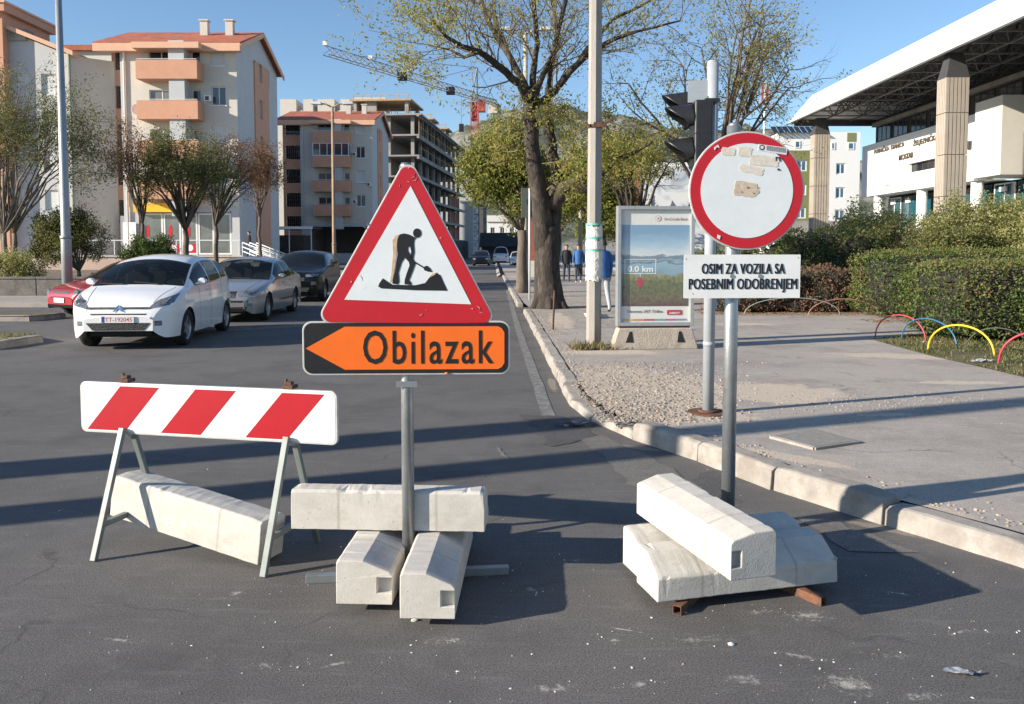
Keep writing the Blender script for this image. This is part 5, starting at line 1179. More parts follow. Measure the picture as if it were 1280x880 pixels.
    for s in (0, 1):
        y0, y1 = (-ov, D/2) if s == 0 else (D+ov, D/2); g.bar((W+.47, y0, za-.1), (W+.47, y1, rz-.06), .08, .34)
    g.build('verge_board', M_peachl, rf)
    for cx in (4.7, 6.6):
        part(rf, 'chimney', M_cream, (cx-.28, cx+.28, D*.32, D*.32+.5, rz-1.3, rz+.55), (cx-.36, cx+.36, D*.32-.08, D*.32+.58, rz+.55, rz+.65))
    # stair recess
    yr = 1.6; gh = [(.25, recess_w-.15, z-.1, z+1.55) for z in fl]+[(.25, recess_w-.15, fl[3]-2.9, fl[3]-1.2)]
    g = MB(); holes_wall(g, (-recess_w, yr, 0), 0, recess_w-.155, eave, gh, .3); g.build('stair_wall', M_peach, t)
    for q in gh: slats(t, (-recess_w, yr, 0), 0, q, 9, M_grille)
    # odds and ends on the walls: air conditioners, sills, laundry line
    for (x, z) in ((5.95, fl[1]+.1), (5.95, fl[3]+.2), (7.62, fl[2]-.6)): 
        ac = part(t, 'air_conditioner', M_white, (x, x+.5 if x < 7 else x+.45, -.34, -.03, z, z+.42)); part(ac, 'fan_grille', M_grille, (x+.07, x+.33, -.36, -.341, z+.06, z+.34))
    for q in front[0::3]: part(t, 'sill', M_white, (q[0]-.08, q[1]+.08, -.10, -.002, q[2]-.07, q[2]-.01))
    # drain pipe
    g = MB(); g.tube([(.18, -.09, .1), (.18, -.09, eave-.3), (.18, -.45, eave-.1)], .07, 8); g.build('drain_pipe', M_white, t)
    return t
A = block_type('peach and grey apartment block with a yellow shop sign, nearest on the left', -19.7, 60, 10.2, 16.3, 1.5)
Bb = block_type('second apartment block along the street, shaded, with a glazed balcony', -16.3, 97, 13, 16.6, 2.6, glazed=(1,))
# dish on the first block
g = MB(); g.prism(circ(0, 0, .38, 20), -.03, .03, M=Matrix.Translation((1.15, -.35, 11.6)) @ Matrix.Rotation(R(35), 4, 'Z')); g.bar((1.15, -.32, 11.6), (1.1, 0, 11.5), .05); g.build('satellite_dish', M_white, A)

# shop front in the first block
t = A
for i, (x0, x1) in enumerate(((1.0, 2.6), (2.65, 3.9), (3.95, 5.1), (5.15, 6.3), (6.35, 7.55))):
    w_ = window(t, (0, 0, 0), 0, (x0, x1, 1.25, 4.25), depth=.1, mull=0, t=.12, gm=glassmat('shop_glass', (.13, .15, .15), .1), name='shop_window')
    if i < 3:
        g = MB(); g.b(.13, x1-x0-.13, .008, .014, .14, .78); g.build('red_film', mat('shop_red', (.50, .02, .025), .4, .1, 3), w_)
        g = MB(); g.prism(circ((x1-x0)/2, .5, .24, 16), .002, .006); g.build('round_print', M_white, w_)
        g = MB(); g.b(.35, .62, .010, .016, 1.3, 2.0); g.b(.45, .56, .008, .0155, 2.0, 2.15); g.build('red_print', mat('shop_red', (.5, .02, .025)), w_)
part(t, 'shop_sign', mat('sign_yellow', (.78, .46, .02), .5, .06, 2), (.7, 4.9, -.35, -.05, 4.32, 4.95))
part(t, 'white_panel', M_white, (-.9, -.25, 1.0, 1.06, 1.3, 4.1)); part(t, 'shop_side_panel', M_white, (-.2, .75, -.14, -.08, 1.3, 3.6))
M_terr = mat('terrace_render', (.44, .33, .27), .9, .1, 1, c2=(.34, .26, .21), c2amt=.3, c2scale=.8)
tr = empty('terrace', (-19.7, 56.5, 0), 'raised pinkish terrace in front of the shop with a white rail', 'terrace')
part(tr, 'platform', M_terr, (-14, 2.0, -2.5, 3.49, 0, 1.15)); part(tr, 'edge_slab', M_conc, (-14.1, 2.1, -2.6, -2.2, 1.155, 1.25))
g = MB()
for i in range(9): g.b(-9.0+i*1.35, -8.95+i*1.35, -2.42, -2.38, 1.25, 2.2)
g.b(-9.0, 1.95, -2.43, -2.37, 2.2, 2.26); g.build('railing', M_steel_w, tr)
st = empty('stairs', (-17.4, 54.6, 0), 'outdoor stairs with white pipe handrails leading down to the street', 'stairs')
for i in range(7): part(st, 'step', M_conc, (.02+i*.40, .42+i*.40-.004, -1.5, 1.5, 0, 1.10-i*.157))
for y in (-1.45, 1.45, 0):
    rl = MB()
    for i in range(4):
        x = .1+i*.9; z = 1.12-.157*min(6, x/.4); rl.tube([(x, y, z-.1), (x, y, z+1.0)], .035, 6)
    for dz in (1.0, .72, .44): rl.tube([(.1, y, 1.08+dz), (2.8, y, .03+dz)], .035, 6)
    rl.build('handrail', M_steel_w, st)

# left wing and the peach tower
lw = empty('apartment_wing', (-35.7, 59.6, 0), 'grey and cream apartment wing behind the tall lamp post', 'apartment building')
H = 15.4; hs = [(x, x+1.0, z, z+1.5) for z in (4.4, 7.2, 10.0, 12.6) for x in (.45, 2.2)]
g = MB(); holes_wall(g, (0, 0, 0), 0, 4.2, H, hs); g.add([(0, 0, H), (4.2, 0, H), (0, 0, H+1.7)], [(0, 1, 2)]); g.build('front_wall', M_lgrey, lw)
for q in hs: window(lw, (0, 0, 0), 0, q, mull=0, gm=M_shut)
part(lw, 'sunlit_strip', M_cream, (3.2, 4.2, -.06, -.002, 0, H+.1))  # cream over the grey front paints the part in sunlight
g = MB(); holes_wall(g, (4.2, 0, 0), math.atan2(2.0, 2.3), 3.05, H, []); g.build('side_wall', M_cream, lw)
g = MB(); g.tube([(4.28, -.06, 0), (4.28, -.06, H)], .05, 6); g.build('drain_pipe', mat('green_pipe', (.10, .22, .17), .5), lw)
g = MB(); g.add([(-.2, -.4, H+1.85), (4.7, -.4, H-.1), (4.7, 6.4, H-.1), (-.2, 6.4, H+1.85), (-.2, -.4, H+2.15), (4.7, -.4, H+.22), (4.7, 6.4, H+.22), (-.2, 6.4, H+2.15)], [(3, 2, 1, 0), (4, 5, 6, 7), (0, 1, 5, 4), (1, 2, 6, 5), (2, 3, 7, 6)]); g.build('roof', M_peachl, lw)
tw = empty('stair_tower', (-39.0, 58.9, 0), 'peach stair tower cut by the left edge', 'tower')
g = MB(); holes_wall(g, (0, 0, 0), 0, 3.3, 18.2, []); holes_wall(g, (3.3, 0, 0), SIDE, 6, 18.2, []); g.b(-.4, 3.7, -.4, 6.2, 18.2, 18.75); g.build('wall', M_peach, tw)
part(tw, 'parapet_cap', M_peachl, (-.5, 3.8, -.5, 6.3, 18.75, 18.9)); part(tw, 'sunlit_tint_face', mat('peach_sunlit', (.68, .38, .24), .9, .05, 1), (-3, -.001, .01, 6, 0, 18.2))  # left part in a brighter peach, sunlight put into its colour
part(tw, 'vent', M_rconc, (3.3, 4.6, .5, 1.6, 16.4, 17.2))

# unseen block added behind the first one to shade the second block
hb = empty('apartment_block', (-62, 80, 0), 'tall plain unseen block added behind the nearest apartment block to shade the second', 'apartment building')
part(hb, 'wall', M_cream, (0, 29, 0, 15, 0, 20.5)); part(hb, 'roof', M_tile, (-.4, 29.4, -.4, 15.4, 20.5, 21.0))
# white apartment block rising behind the second block
wb = empty('apartment_block', (-41, 140, 0), 'white apartment block whose roof boxes rise behind the second block', 'apartment building')
part(wb, 'wall', M_cream, (0, 20, 0, 14, 0, 23.2)); part(wb, 'parapet', M_peachl, (-.2, 20.2, -.2, 14.2, 23.2, 23.5))
for x0, x1, h in ((2.1, 4.8, 3.3), (6.0, 7.6, 3.3), (8.4, 11.2, 3.3), (12.2, 13.7, 3.3), (14.6, 19.8, 3.6)):
    part(wb, 'roof_box', M_cream, (x0, x1, .3, 5, 23.5, 23.5+h)); 
for x in (5.2, 11.6, 14.1): part(wb, 'chimney', M_white, (x, x+.5, .6, 1.1, 23.5, 25.0))

# ------------------------------------------------------------------ concrete frame under construction
cf = empty('unfinished_building', (-13.5, 115, 0), 'unfinished concrete frame building with open floors down the street', 'building site', rotz=R(-5.0))
D = 42; Wd = 9.5; lv = [3.4, 6.2, 9.0, 11.8, 14.6, 17.4, 20.2]
M_form = mat('formwork_timber', (.42, .28, .15), .9, .2, 2)
for i, z in enumerate(lv): part(cf, 'floor_slab', M_rconc, (-Wd-.8, .9 if i < 6 else 1.2, -.9, D+.5, z-.22, z))
for i, z in enumerate(lv):
    z0 = 0 if i == 0 else lv[i-1]
    for j in range(9): part(cf, 'column', M_rconc, (-.45, 0, j*5.1, j*5.1+.5, z0, z-.22))
    for x in (-4.4, -9.0): part(cf, 'column', M_rconc, (x, x+1.1, 0, .4, z0, z-.22))
    part(cf, 'inner_wall', mat('block_wall', (.22, .20, .185), .95, .2, 1), (-3.9, -3.7, .8, D, z0, z-.22))
    part(cf, 'edge_beam', M_rconc, (.55, .89, -.88, D+.4, z-.55 if i in (4, 5) else z-.40, z-.225))
M_brick = mat('red_brick', (.34, .09, .055), .9, .2, 2, bump=.3, bscale=20)
for i in (2, 3, 1):
    for j in (6, 7): part(cf, 'brick_infill', M_brick, (-.30, -.1, j*5.1+.55, j*5.1+4.2, lv[i-1], lv[i]-.5))
g = MB(); r_ = random.Random(9)
for i in range(46): x, y = r_.uniform(-8, .6), r_.uniform(0, D); g.b(x, x+.08, y, y+.08, 20.2, 20.2+r_.uniform(.6, 1.4))
g.build('starter_bars', M_rust, cf)
for (x0, x1, y0, y1, h) in ((-9, -1.2, 2, 10, 2.2), (-8, -.8, 17, 21, 1.9), (-7, -.5, 29, 33, 2.1)):
    pf = part(cf, 'roof_hut_pier', M_rconc, (x0, x0+.4, y0, y1, 20.2, 20.2+h))
    for q in ((x1-.5, x1, y0, y0+.6), (x0+1.5, x0+3.2, y0+.2, y0+.8), (x1-.4, x1-.01, y1-1.2, y1)): part(cf, 'roof_hut_pier', M_rconc, q+(20.2, 20.2+h))
    part(pf, 'formwork_deck', M_form, (x0-.5, x1+.5, y0-.5, y1+.5, 20.2+h, 20.45+h))
    g = MB()
    for i in range(7): x = x0+(x1-x0)*i/6; g.b(x, x+.1, y0-.45, y0-.35, 20.45+h, 21.2+h)
    g.b(x0-.4, x1+.4, y0-.44, y0-.36, 20.9+h, 21.0+h); g.build('guard_rail', M_form, pf)
g = MB()
for j in range(14): g.bar((.7, j*3, 17.4), (.7, j*3, 20), .08); 
for z in (18.4, 15.6): g.bar((.95, 0, z), (.95, D, z), .07)
g.build('props', M_form, cf)
part(cf, 'site_hoarding', mat('dark_hoarding', (.04, .05, .05), .8, .3, .6), (-9, 1.6, -2.2, -2, 0, 5.5), (1.4, 1.6, -2, D, 0, 3.2))

# grey block beyond it
gb = empty('grey_building', (-12.0, 166, 0), 'plain grey building with pale cornice past the construction site', 'building')
hs = [(x, x+1.3, z, z+1.6) for z in (2, 5, 8, 11, 14) for x in (2.2, 4.8)]
g = MB(); holes_wall(g, (0, 0, 0), 0, 4.2, 19, []); hs2 = [(3+i*4, 4.4+i*4, z, z+1.7) for z in (2, 5, 8, 11, 14) for i in range(5)]; holes_wall(g, (4.2, 0, 0), SIDE, 24, 19, hs2); g.b(-8, 0, .1, 24, 0, 19); g.build('wall', M_lgrey, gb)
for q in hs2: window(gb, (4.2, 0, 0), SIDE, q, mull=0, gm=M_glassd)
part(gb, 'cornice', M_white, (-8.3, 4.6, -.4, 24.4, 19, 20.1))
db = empty('dark_building', (-8.0, 196, 0), 'dark narrow building beyond the grey block', 'building')
hs2 = [(2+i*4, 3.4+i*4, z, z+1.7) for z in (2, 5, 8, 11) for i in range(6)]
g = MB(); holes_wall(g, (1.2, 0, 0), SIDE, 28, 16, hs2); holes_wall(g, (-4, 0, 0), 0, 5.2, 16, []); g.b(-6, -4, .1, 20, 0, 16); g.build('wall', mat('dark_render', (.10, .10, .105), .9, .1, 1), db)
for q in hs2: window(db, (1.2, 0, 0), SIDE, q, mull=0, gm=M_glassd)
part(db, 'roof', M_rconc, (-6.3, 1.5, -.3, 28.3, 16, 16.4))
# street end: white houses, a dark gable, a brick kiosk
def house(label, x, y, w, d, h, wallm, roofm, wins, rz=2.2, name='house'):
    t = empty(name, (x, y, 0), label, 'house'); g = MB(); holes_wall(g, (0, 0, 0), 0, w, h, wins); holes_wall(g, (w, 0, 0), SIDE, d, h, []); g.b(-.02, 0, 0.01, d, 0, h); g.add([(w, 0, h), (w, d, h), (w, d/2, h+rz)], [(0, 1, 2)]); g.add([(0, 0, h), (0, d, h), (0, d/2, h+rz)], [(2, 1, 0)]); g.build('wall', wallm, t)
    for q in wins: window(t, (0, 0, 0), 0, q, mull=1, gm=M_glassd)
    g = MB()
    for s in (0, 1):
        ya, yb = (-.4, d/2) if s == 0 else (d+.4, d/2); v = [(-.4, ya, h-.15), (w+.4, ya, h-.15), (w+.4, yb, h+rz+.05), (-.4, yb, h+rz+.05)]; v2 = [(a, b, c+.2) for a, b, c in v]; f = [(3, 2, 1, 0), (4, 5, 6, 7), (0, 1, 5, 4), (1, 2, 6, 5), (2, 3, 7, 6), (3, 0, 4, 7)]; g.add(v+v2, f if s == 0 else [tuple(reversed(q)) for q in f])
    g.build('roof', roofm, t); return t
house('white house closing the end of the street', -7, 232, 9, 9, 9.5, M_white, M_cream, [(1+i*2.7, 2.2+i*2.7, z, z+1.5) for i in range(3) for z in (3.2, 6.3)], 1.6)
house('pale house to the right behind the street-end house', 2.5, 240, 12, 9, 7.5, M_cream, M_tile, [(1+i*2.7, 2.2+i*2.7, z, z+1.5) for i in range(4) for z in (2, 5)])
house('dark-roofed shed before the street-end houses', -5.5, 150, 6.5, 7, 2.2, mat('shed_wall', (.05, .05, .045), .9, .2, 1), mat('shed_roof', (.035, .04, .04), .85, .2, 1), [], 2.3, 'shed')
kx = P(672, 0, 46).x
kt = empty('kiosk', (kx-.9, 46, .118), 'small brick-red kiosk wall seen between the two kerb trees', 'kiosk'); part(kt, 'wall', mat('kiosk_red', (.28, .085, .06), .85, .12, 3), (0, 1.5, 0, 2, .9, 3.9)); part(kt, 'base', M_conc, (0.01, 1.49, 0.01, 1.99, 0, .9)); part(kt, 'roof', M_rconc, (-.1, 1.6, -.1, 2.1, 3.9, 4.05))
g = MB()
for i in range(10): g.b(-.10, -.02, -.06, .0, .3+i*.36, .3+i*.36+.18)
g.build('red_white_post', mat('post_red', (.45, .03, .04), .6), kt)

# ------------------------------------------------------------------ building with the big banner
bn = empty('banner_building', (P(787, 0, 62).x, 62, .118), 'white building with a large pale printed banner behind the poster box', 'building')
w_ = P(900, 0, 62).x-P(787, 0, 62).x; g = MB(); g.b(0, w_, .2, 7, 0, 8.0); g.build('wall', M_white, bn)
def banner_mat():
    m = bpy.data.materials.new('banner_print'); m.use_nodes = True; nt = m.node_tree; b_ = nt.nodes['Principled BSDF']; tc = node(nt, 'ShaderNodeTexCoord'); n = node(nt, 'ShaderNodeTexNoise'); n.inputs['Scale'].default_value = .55; n.inputs['Detail'].default_value = 6; n.inputs['Distortion'].default_value = 1.2
    nt.links.new(tc.outputs['Object'], n.inputs['Vector']); r = node(nt, 'ShaderNodeValToRGB'); e = r.color_ramp.elements; e[0].position = .36; e[0].color = (.26, .30, .36, 1); e[1].position = .56; e[1].color = (.62, .62, .62, 1); q = e.new(.45); q.color = (.45, .49, .53, 1)
    nt.links.new(n.outputs[0], r.inputs[0]); nt.links.new(r.outputs[0], b_.inputs['Base Color']); b_.inputs['Roughness'].default_value = .6; return m
part(bn, 'banner', banner_mat(), (1.0, w_-.1, .12, .19, 2, 7.7)); part(bn, 'pink_strip', mat('banner_pink', (.40, .15, .14), .6, .2, 1), (.42, .85, .12, .19, 2, 7.6)); part(bn, 'pipe', M_galv, (.12, .2, .1, .18, 1, 7.8))
r_ = random.Random(6); mats_ = [mat('print_navy', (.03, .045, .08), .6), mat('print_slate', (.10, .13, .17), .6), mat('print_skin', (.40, .24, .18), .6)]
for i in range(16):
    x, z = r_.uniform(2.0, w_-.6), r_.uniform(3.3, 4.9); g = MB(); g.prism([(x+r_.uniform(.1, .3)*math.cos(a*.9)*1.2, z+r_.uniform(.15, .45)*math.sin(a*.9)) for a in range(7)], .105, .118); g.build('banner_motif', mats_[i % 3 if i % 4 == 0 else i % 2], bn)
part(bn, 'banner_mast', M_dark, (1.75, 1.83, .04, .11, 3, 5.6))

# ------------------------------------------------------------------ green and white block behind the station
gx0, gx1 = P(975, 0, 100).x, P(1040, 0, 100).x; gx2 = P(1080, 0, 100).x
gr = empty('green_block', (gx0, 100, 0), 'olive green and white apartment block seen left of the station', 'apartment building'); Wg, Ww = gx1-gx0, gx2-gx0
zt = P(1000, 188, 100).z; zr = P(1000, 166, 100).z
xw = lambda px: P(px, 0, 100).x-gx0; zw = lambda py: P(1000, py, 100).z
hs = [(xw(1000), xw(1013), zw(y+14), zw(y)) for y in (200, 230, 259)]; hs3 = [(xw(1050), xw(1062), zw(y+14), zw(y)) for y in (204, 234, 262)]
g = MB(); holes_wall(g, (0, 0, 0), 0, Wg, zt, hs); g.build('green_wall', mat('render_olive', (.19, .20, .075), .9, .06, 1), gr)
g = MB(); holes_wall(g, (Wg, 0, 0), 0, Ww-Wg, zw(188), hs3 and [(a-Wg, b-Wg, c, d) for a, b, c, d in hs3]); g.b(0, Wg, .01, .3, zt, zr); g.b(Wg, Ww, .01, .3, zw(188), zw(165)); g.b(0, Ww, .5, 9, 0, zw(167)); g.build('white_wall', M_white, gr)
for q in hs+hs3: window(gr, (0, 0, 0), 0, q, mull=1, gm=M_gblue, t=.14)
for q in ((xw(997), xw(1004), zw(185), zw(176)), (xw(1043), xw(1048), zw(187), zw(178)), (xw(1064), xw(1072), zw(187), zw(178))): window(gr, (0, 0, 0), 0, q, depth=-.06, mull=0, gm=M_gblue, t=.12)
part(gr, 'olive_panel', MATS['render_olive'], (xw(1063), xw(1074), -.04, -.002, zw(177), zw(166)))
g = MB(); n_ = 9
for i in range(n_): x = Wg*1.0*i/n_-.6; g.add([(x, -.6, zr-.1), (x+.62, -.6, zr-.1), (x+.62, 1.0, zr+.9), (x, 1.0, zr+.9)], [(0, 1, 2, 3)])
g.build('solar_panels', mat('solar_dark', (.02, .025, .04), .25, .2, 3), gr)
part(gr, 'plinth', M_rconc, (-.05, Ww, -.05, -.003, 0, zw(276)))
am = empty('antenna_mast', (P(958, 0, 112).x, 112, 0), 'red and white antenna mast above the green block', 'antenna'); zz_ = lambda py: P(958, py, 112).z
g = MB(); g.tube([(0, 0, 0), (0, 0, zz_(104))], .12, 8); g.build('mast', M_white, am)
for i, (dx, py) in enumerate(((-.35, 106), (.0, 103), (.35, 107))): part(am, 'antenna_panel', mat('antenna_red', (.45, .10, .07), .6) if i != 1 else M_white, (dx-.14, dx+.14, -.2, -.05, zz_(py+24), zz_(py)))
part(am, 'cross_arm', M_rust, (-.45, .45, -.04, .04, zz_(118), zz_(117)))

# ------------------------------------------------------------------ railway station
sx, zu = 23.6, 12.4                                   # street edge and underside of the great roof
stn = empty('station_building', (sx, 30, 0), 'modernist station with huge overhanging white roof and ribbed concrete columns', 'station building')
y1 = P(981, 0, 1).x*0+41.5                            # far end of the roof (71.5 m from the camera)
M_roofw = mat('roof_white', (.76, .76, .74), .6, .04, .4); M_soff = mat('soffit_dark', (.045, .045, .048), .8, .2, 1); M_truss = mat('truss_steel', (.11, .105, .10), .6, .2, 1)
g = MB(); ys = -12; th = 2.1; rc = 1.5
for k in range(9):                                    # long leaning fascia in bays
    a, b_ = ys+(y1-ys)*k/9, ys+(y1-ys)*(k+1)/9; e1 = rc if k == 8 else 0
    fb = MB(); fb.add([(0, a+.01, zu), (0, b_-.01, zu), (rc, b_-.01-e1, zu+th), (rc, a+.01, zu+th), (.25, a+.01, zu), (.25, b_-.01, zu), (rc+.2, b_-.01-e1, zu+th), (rc+.2, a+.01, zu+th)], [(3, 2, 1, 0), (4, 5, 6, 7), (0, 1, 5, 4), (2, 3, 7, 6), (1, 2, 6, 5), (3, 0, 4, 7)])
    fb.build('fascia_panel', M_roofw, stn)
fb = MB(); fb.add([(0.02, y1, zu), (40, y1, zu), (40, y1-rc, zu+th), (rc, y1-rc, zu+th)], [(3, 2, 1, 0)]); fb.build('end_fascia', M_roofw, stn)
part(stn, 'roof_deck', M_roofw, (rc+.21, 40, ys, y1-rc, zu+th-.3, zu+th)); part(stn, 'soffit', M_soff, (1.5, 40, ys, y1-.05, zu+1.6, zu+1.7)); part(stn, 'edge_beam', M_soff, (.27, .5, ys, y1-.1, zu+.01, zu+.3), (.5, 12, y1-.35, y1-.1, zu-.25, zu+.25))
g = MB(); s = 2.4
for i in range(5):
    x = 2.7+i*s; g.bar((x, ys, zu+.15), (x, y1-.4, zu+.15), .10); g.bar((x+s/2, ys, zu+1.5), (x+s/2, y1-.4, zu+1.5), .10)
ny = int((y1-ys)/s)
for j in range(ny):
    y = ys+j*s; g.bar((.6, y, zu+.15), (2.7+4*s, y, zu+.15), .09)
    for i in range(5):
        x = 2.7+i*s
        for dx, dy in ((s/2, s/2), (s/2, -s/2), (-s/2, s/2), (-s/2, -s/2)): g.bar((x, y, zu+.15), (x+dx, y+dy, zu+1.5), .07)
tag(g.build('space_frame', M_truss, stn), kind='stuff')
M_col = mat('ribbed_concrete', (.37, .32, .265), .92, .1, 1, bump=.3, bscale=20, c2=(.30, .25, .20), c2amt=.3, c2scale=.6)
for yc, xc in ((16.7, 1.0), (39.3, 2.0), (-4, 1.0)):
    cc = MB(); 
    for seg in range(5):
        z0, z1 = seg*2.3, min(seg*2.3+2.26, 11.1)
        prof = []; w, d = 1.30, 1.0; n_ = 6
        # outline with vertical grooves on all faces
        def side(ax, ay, bx, by):
            for i in range(n_):
                for f_, dd in ((.0, .07), (.12, .07), (.12, 0), (.88, 0), (.88, .07)):
                    t = (i+f_)/n_; nx_, ny_ = (by-ay), -(bx-ax); L_ = math.hypot(nx_, ny_); prof.append((ax+(bx-ax)*t-nx_/L_*dd, ay+(by-ay)*t-ny_/L_*dd))
        side(-w/2, -d/2, w/2, -d/2); side(w/2, -d/2, w/2, d/2); side(w/2, d/2, -w/2, d/2); side(-w/2, d/2, -w/2, -d/2)
        n2 = len(prof); v = [(xc+x, yc+y, z0) for x, y in prof]+[(xc+x, yc+y, z1) for x, y in prof]
        cc.add(v, [[i, (i+1) % n2, (i+1) % n2+n2, i+n2] for i in range(n2)]+[[n2+i for i in range(n2)]])
        cc.b(xc-w/2+.1, xc+w/2-.1, yc-d/2+.1, yc+d/2-.1, z1, z1+.05)
    co = cc.build('ribbed_column', M_col, stn)
    cn = MB(); cn.add([(xc-.64, yc-.5, 11.1), (xc+.64, yc-.5, 11.1), (xc+.64, yc+.5, 11.1), (xc-.64, yc+.5, 11.1), (xc-.35, yc-.3, zu+.1), (xc+.35, yc-.3, zu+.1), (xc+.35, yc+.3, zu+.1), (xc-.35, yc+.3, zu+.1)], [(0, 1, 5, 4), (1, 2, 6, 5), (2, 3, 7, 6), (3, 0, 4, 7)]); cn.build('column_bearing', M_soff, co)
# white hall wall, band of dark windows above, teal glazing below
xw0 = 6.4; yf = 41.4; wz0, wz1 = 6.1, 10.4
W_ = R(-90)
segs = [(yf, 22.6), (19.8, 8)]
g = MB(); holes_wall(g, (xw0, yf, wz0), W_, yf-24.1, wz1-wz0, [(8.3, 13.2, 1.3, 2.0)], .4); g.b(xw0, xw0+8, yf-.002, yf, wz0, wz1); g.add([(xw0, yf, wz0), (xw0, 24.1, wz0), (xw0+8, 24.1, wz0), (xw0+8, yf, wz0)], [(3, 2, 1, 0)]); g.build('hall_wall', M_roofw, stn)
window(stn, (xw0, yf, wz0), W_, (8.3, 13.2, 1.3, 2.0), depth=.3, mull=5, fm=M_grille, gm=M_glassd)
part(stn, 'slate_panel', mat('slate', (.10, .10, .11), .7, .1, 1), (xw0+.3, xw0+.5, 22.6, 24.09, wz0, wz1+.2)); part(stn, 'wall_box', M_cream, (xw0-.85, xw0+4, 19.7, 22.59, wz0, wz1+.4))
part(stn, 'wall_light', M_grille, (xw0-.2, xw0, 24.4, 24.8, 8.2, 8.7), (xw0+.1, xw0+.3, 23.0, 23.5, 8.2, 8.8))
part(stn, 'tall_glazing', M_teal, (xw0+.6, xw0+.7, 2, 19.6, 0, zu)); 
for i in range(8): part(stn, 'glazing_bar', M_rconc, (xw0+.5, xw0+.6, 3+i*2.1, 3.12+i*2.1, 0, zu))
up_ = part(stn, 'clerestory_wall', M_soff, (xw0+.9, xw0+1.2, 2, yf-.5, wz1, zu+.2))
for i in range(12):
    y0 = 6+i*2.9
    window(stn, (xw0+.9, y0+2.5, wz1), W_, (0, 2.4, .25, 1.7), depth=-.08, mull=2, fm=M_grille, gm=glassmat('glass_clerestory', (.03, .035, .04), .1), name='clerestory_window')
part(stn, 'clerestory_beam', M_rconc, (xw0+.5, xw0+.88, 2, yf-.6, zu-.45, zu-.12))
part(stn, 'ground_floor_wall', M_dark, (xw0+2.2, xw0+2.4, 2, yf-.5, 0, wz0-.01))
for i in range(11):
    y0 = yf-1.6-i*2.55
    window(stn, (xw0+1.6, y0, 0), W_, (0, 2.3, .4, wz0-.2), depth=0, mull=1, fm=M_frame if i % 3 == 0 else M_grille, gm=M_teal, t=.09, trans=1, name='hall_glazing')
    if i % 3 != 2: part(stn, 'vent_box', M_white, (xw0+1.45, xw0+1.58, y0-1.5, y0-.8, wz0-.75, wz0-.45))
for y in (yf-2.2, yf-9.5, yf-16.8, yf-24.0): 
    g = MB(); g.tube([(xw0+.55, y, 0), (xw0+.55, y, wz0-.005)], .38, 18); g.build('round_column', M_roofw, stn)
M_brz = mat('letter_bronze', (.10, .075, .055), .5, .1, 3)
def stext(s_, ypos, z, w, h): text(s_, M_brz, stn, (xw0-.002, ypos, z), w, h, rot=(0, 0, W_), bold=.01, depth=.08)
stext('PUTNIČKA  STANICA', 38.9, 9.5, 5.2, .46); stext('ŽELJEZNIČKA', 32.3, 9.35, 3.6, .5); stext('MOSTAR', 34.5, 8.5, 2.3, .42)
g = MB(); g.b(xw0-.12, xw0-.002, 36.1, 36.35, 7.0, 8.4); g.b(xw0-.14, xw0-.002, 35.7, 36.8, 6.75, 7.05); g.build('wall_emblem', M_roofw, stn)
part(stn, 'plinth', M_rconc, (0, 30, -12, 45, 0, .5))

# ------------------------------------------------------------------ tower crane
cr = empty('tower_crane', (P(593, 0, 170).x, 170, 0), 'red and grey tower crane above the construction site', 'crane')
M_crs = mat('crane_grey', (.16, .17, .19), .6, .1, 1); M_crr = mat('crane_red', (.40, .06, .05), .6, .1, 1)
ht = P(593, 124, 170).z
def lattice(mb, a, b, w, h, n, bw, tri=False):
    a, b = Vector(a), Vector(b); d = (b-a)/n; u = d.normalized(); s_ = u.cross(Vector((0, 0, 1))); s_ = s_.normalized() if s_.length > .1 else Vector((1, 0, 0)); v_ = s_.cross(u).normalized()
    cs = [s_*w/2, -s_*w/2, v_*h] if tri else [s_*w/2+v_*w/2, s_*w/2-v_*w/2, -s_*w/2-v_*w/2, -s_*w/2+v_*w/2]
    for c in cs: mb.bar(a+c, b+c, bw)
    for i in range(n):
        for j in range(len(cs)):
            c, c2 = cs[j], cs[(j+1) % len(cs)]; mb.bar(a+d*i+c, a+d*(i+1)+c2, bw*.6); mb.bar(a+d*i+c, a+d*i+c2, bw*.6)
g = MB(); lattice(g, (0, 0, 0), (0, 0, ht-7.5), 1.6, 1.6, 14, .16); g.build('tower', M_crs, cr)
g = MB(); lattice(g, (0, 0, ht-7.5), (0, 0, ht-.5), 1.5, 1.5, 4, .16); g.b(-.55, .55, -.55, .55, ht-4.4, ht-.6); g.build('tower_head', M_crr, cr)
tip = P(407, 74, 131.5); tip = Vector((tip.x-cr.location.x, tip.y-170, ht)); jd = tip.normalized()
jd = Vector((tip.x, tip.y, 0)).normalized(); JL = math.hypot(tip.x, tip.y)
g = MB(); lattice(g, (0, 0, ht), (jd.x*JL, jd.y*JL, ht), 1.2, 1.4, 26, .095, True); g.build('jib', M_crs, cr)
g = MB(); lattice(g, (0, 0, ht), (-jd.x*9, -jd.y*9, ht+.2), 1.2, 1.0, 7, .14, True); g.build('counter_jib', M_crs, cr)
g = MB(); g.box((-jd.x*8, -jd.y*8, ht-.9), (1.6, 2.2, 1.8), rot=math.atan2(jd.y, jd.x)); g.build('counterweight', M_rconc, cr)
ap = Vector((-jd.x*1.0, -jd.y*1.0, ht+6.5)); g = MB(); g.bar((.5, .3, ht), ap, .2); g.bar((-.6, -.4, ht), ap, .2); g.build('apex_mast', M_crs, cr)
g = MB()
for k_ in (.33, .80): g.bar(ap, (jd.x*JL*k_, jd.y*JL*k_, ht+1.5), .08)
g.bar(ap, (-jd.x*8.5, -jd.y*8.5, ht+.6), .08); g.build('pendant_lines', M_crs, cr)
g = MB()
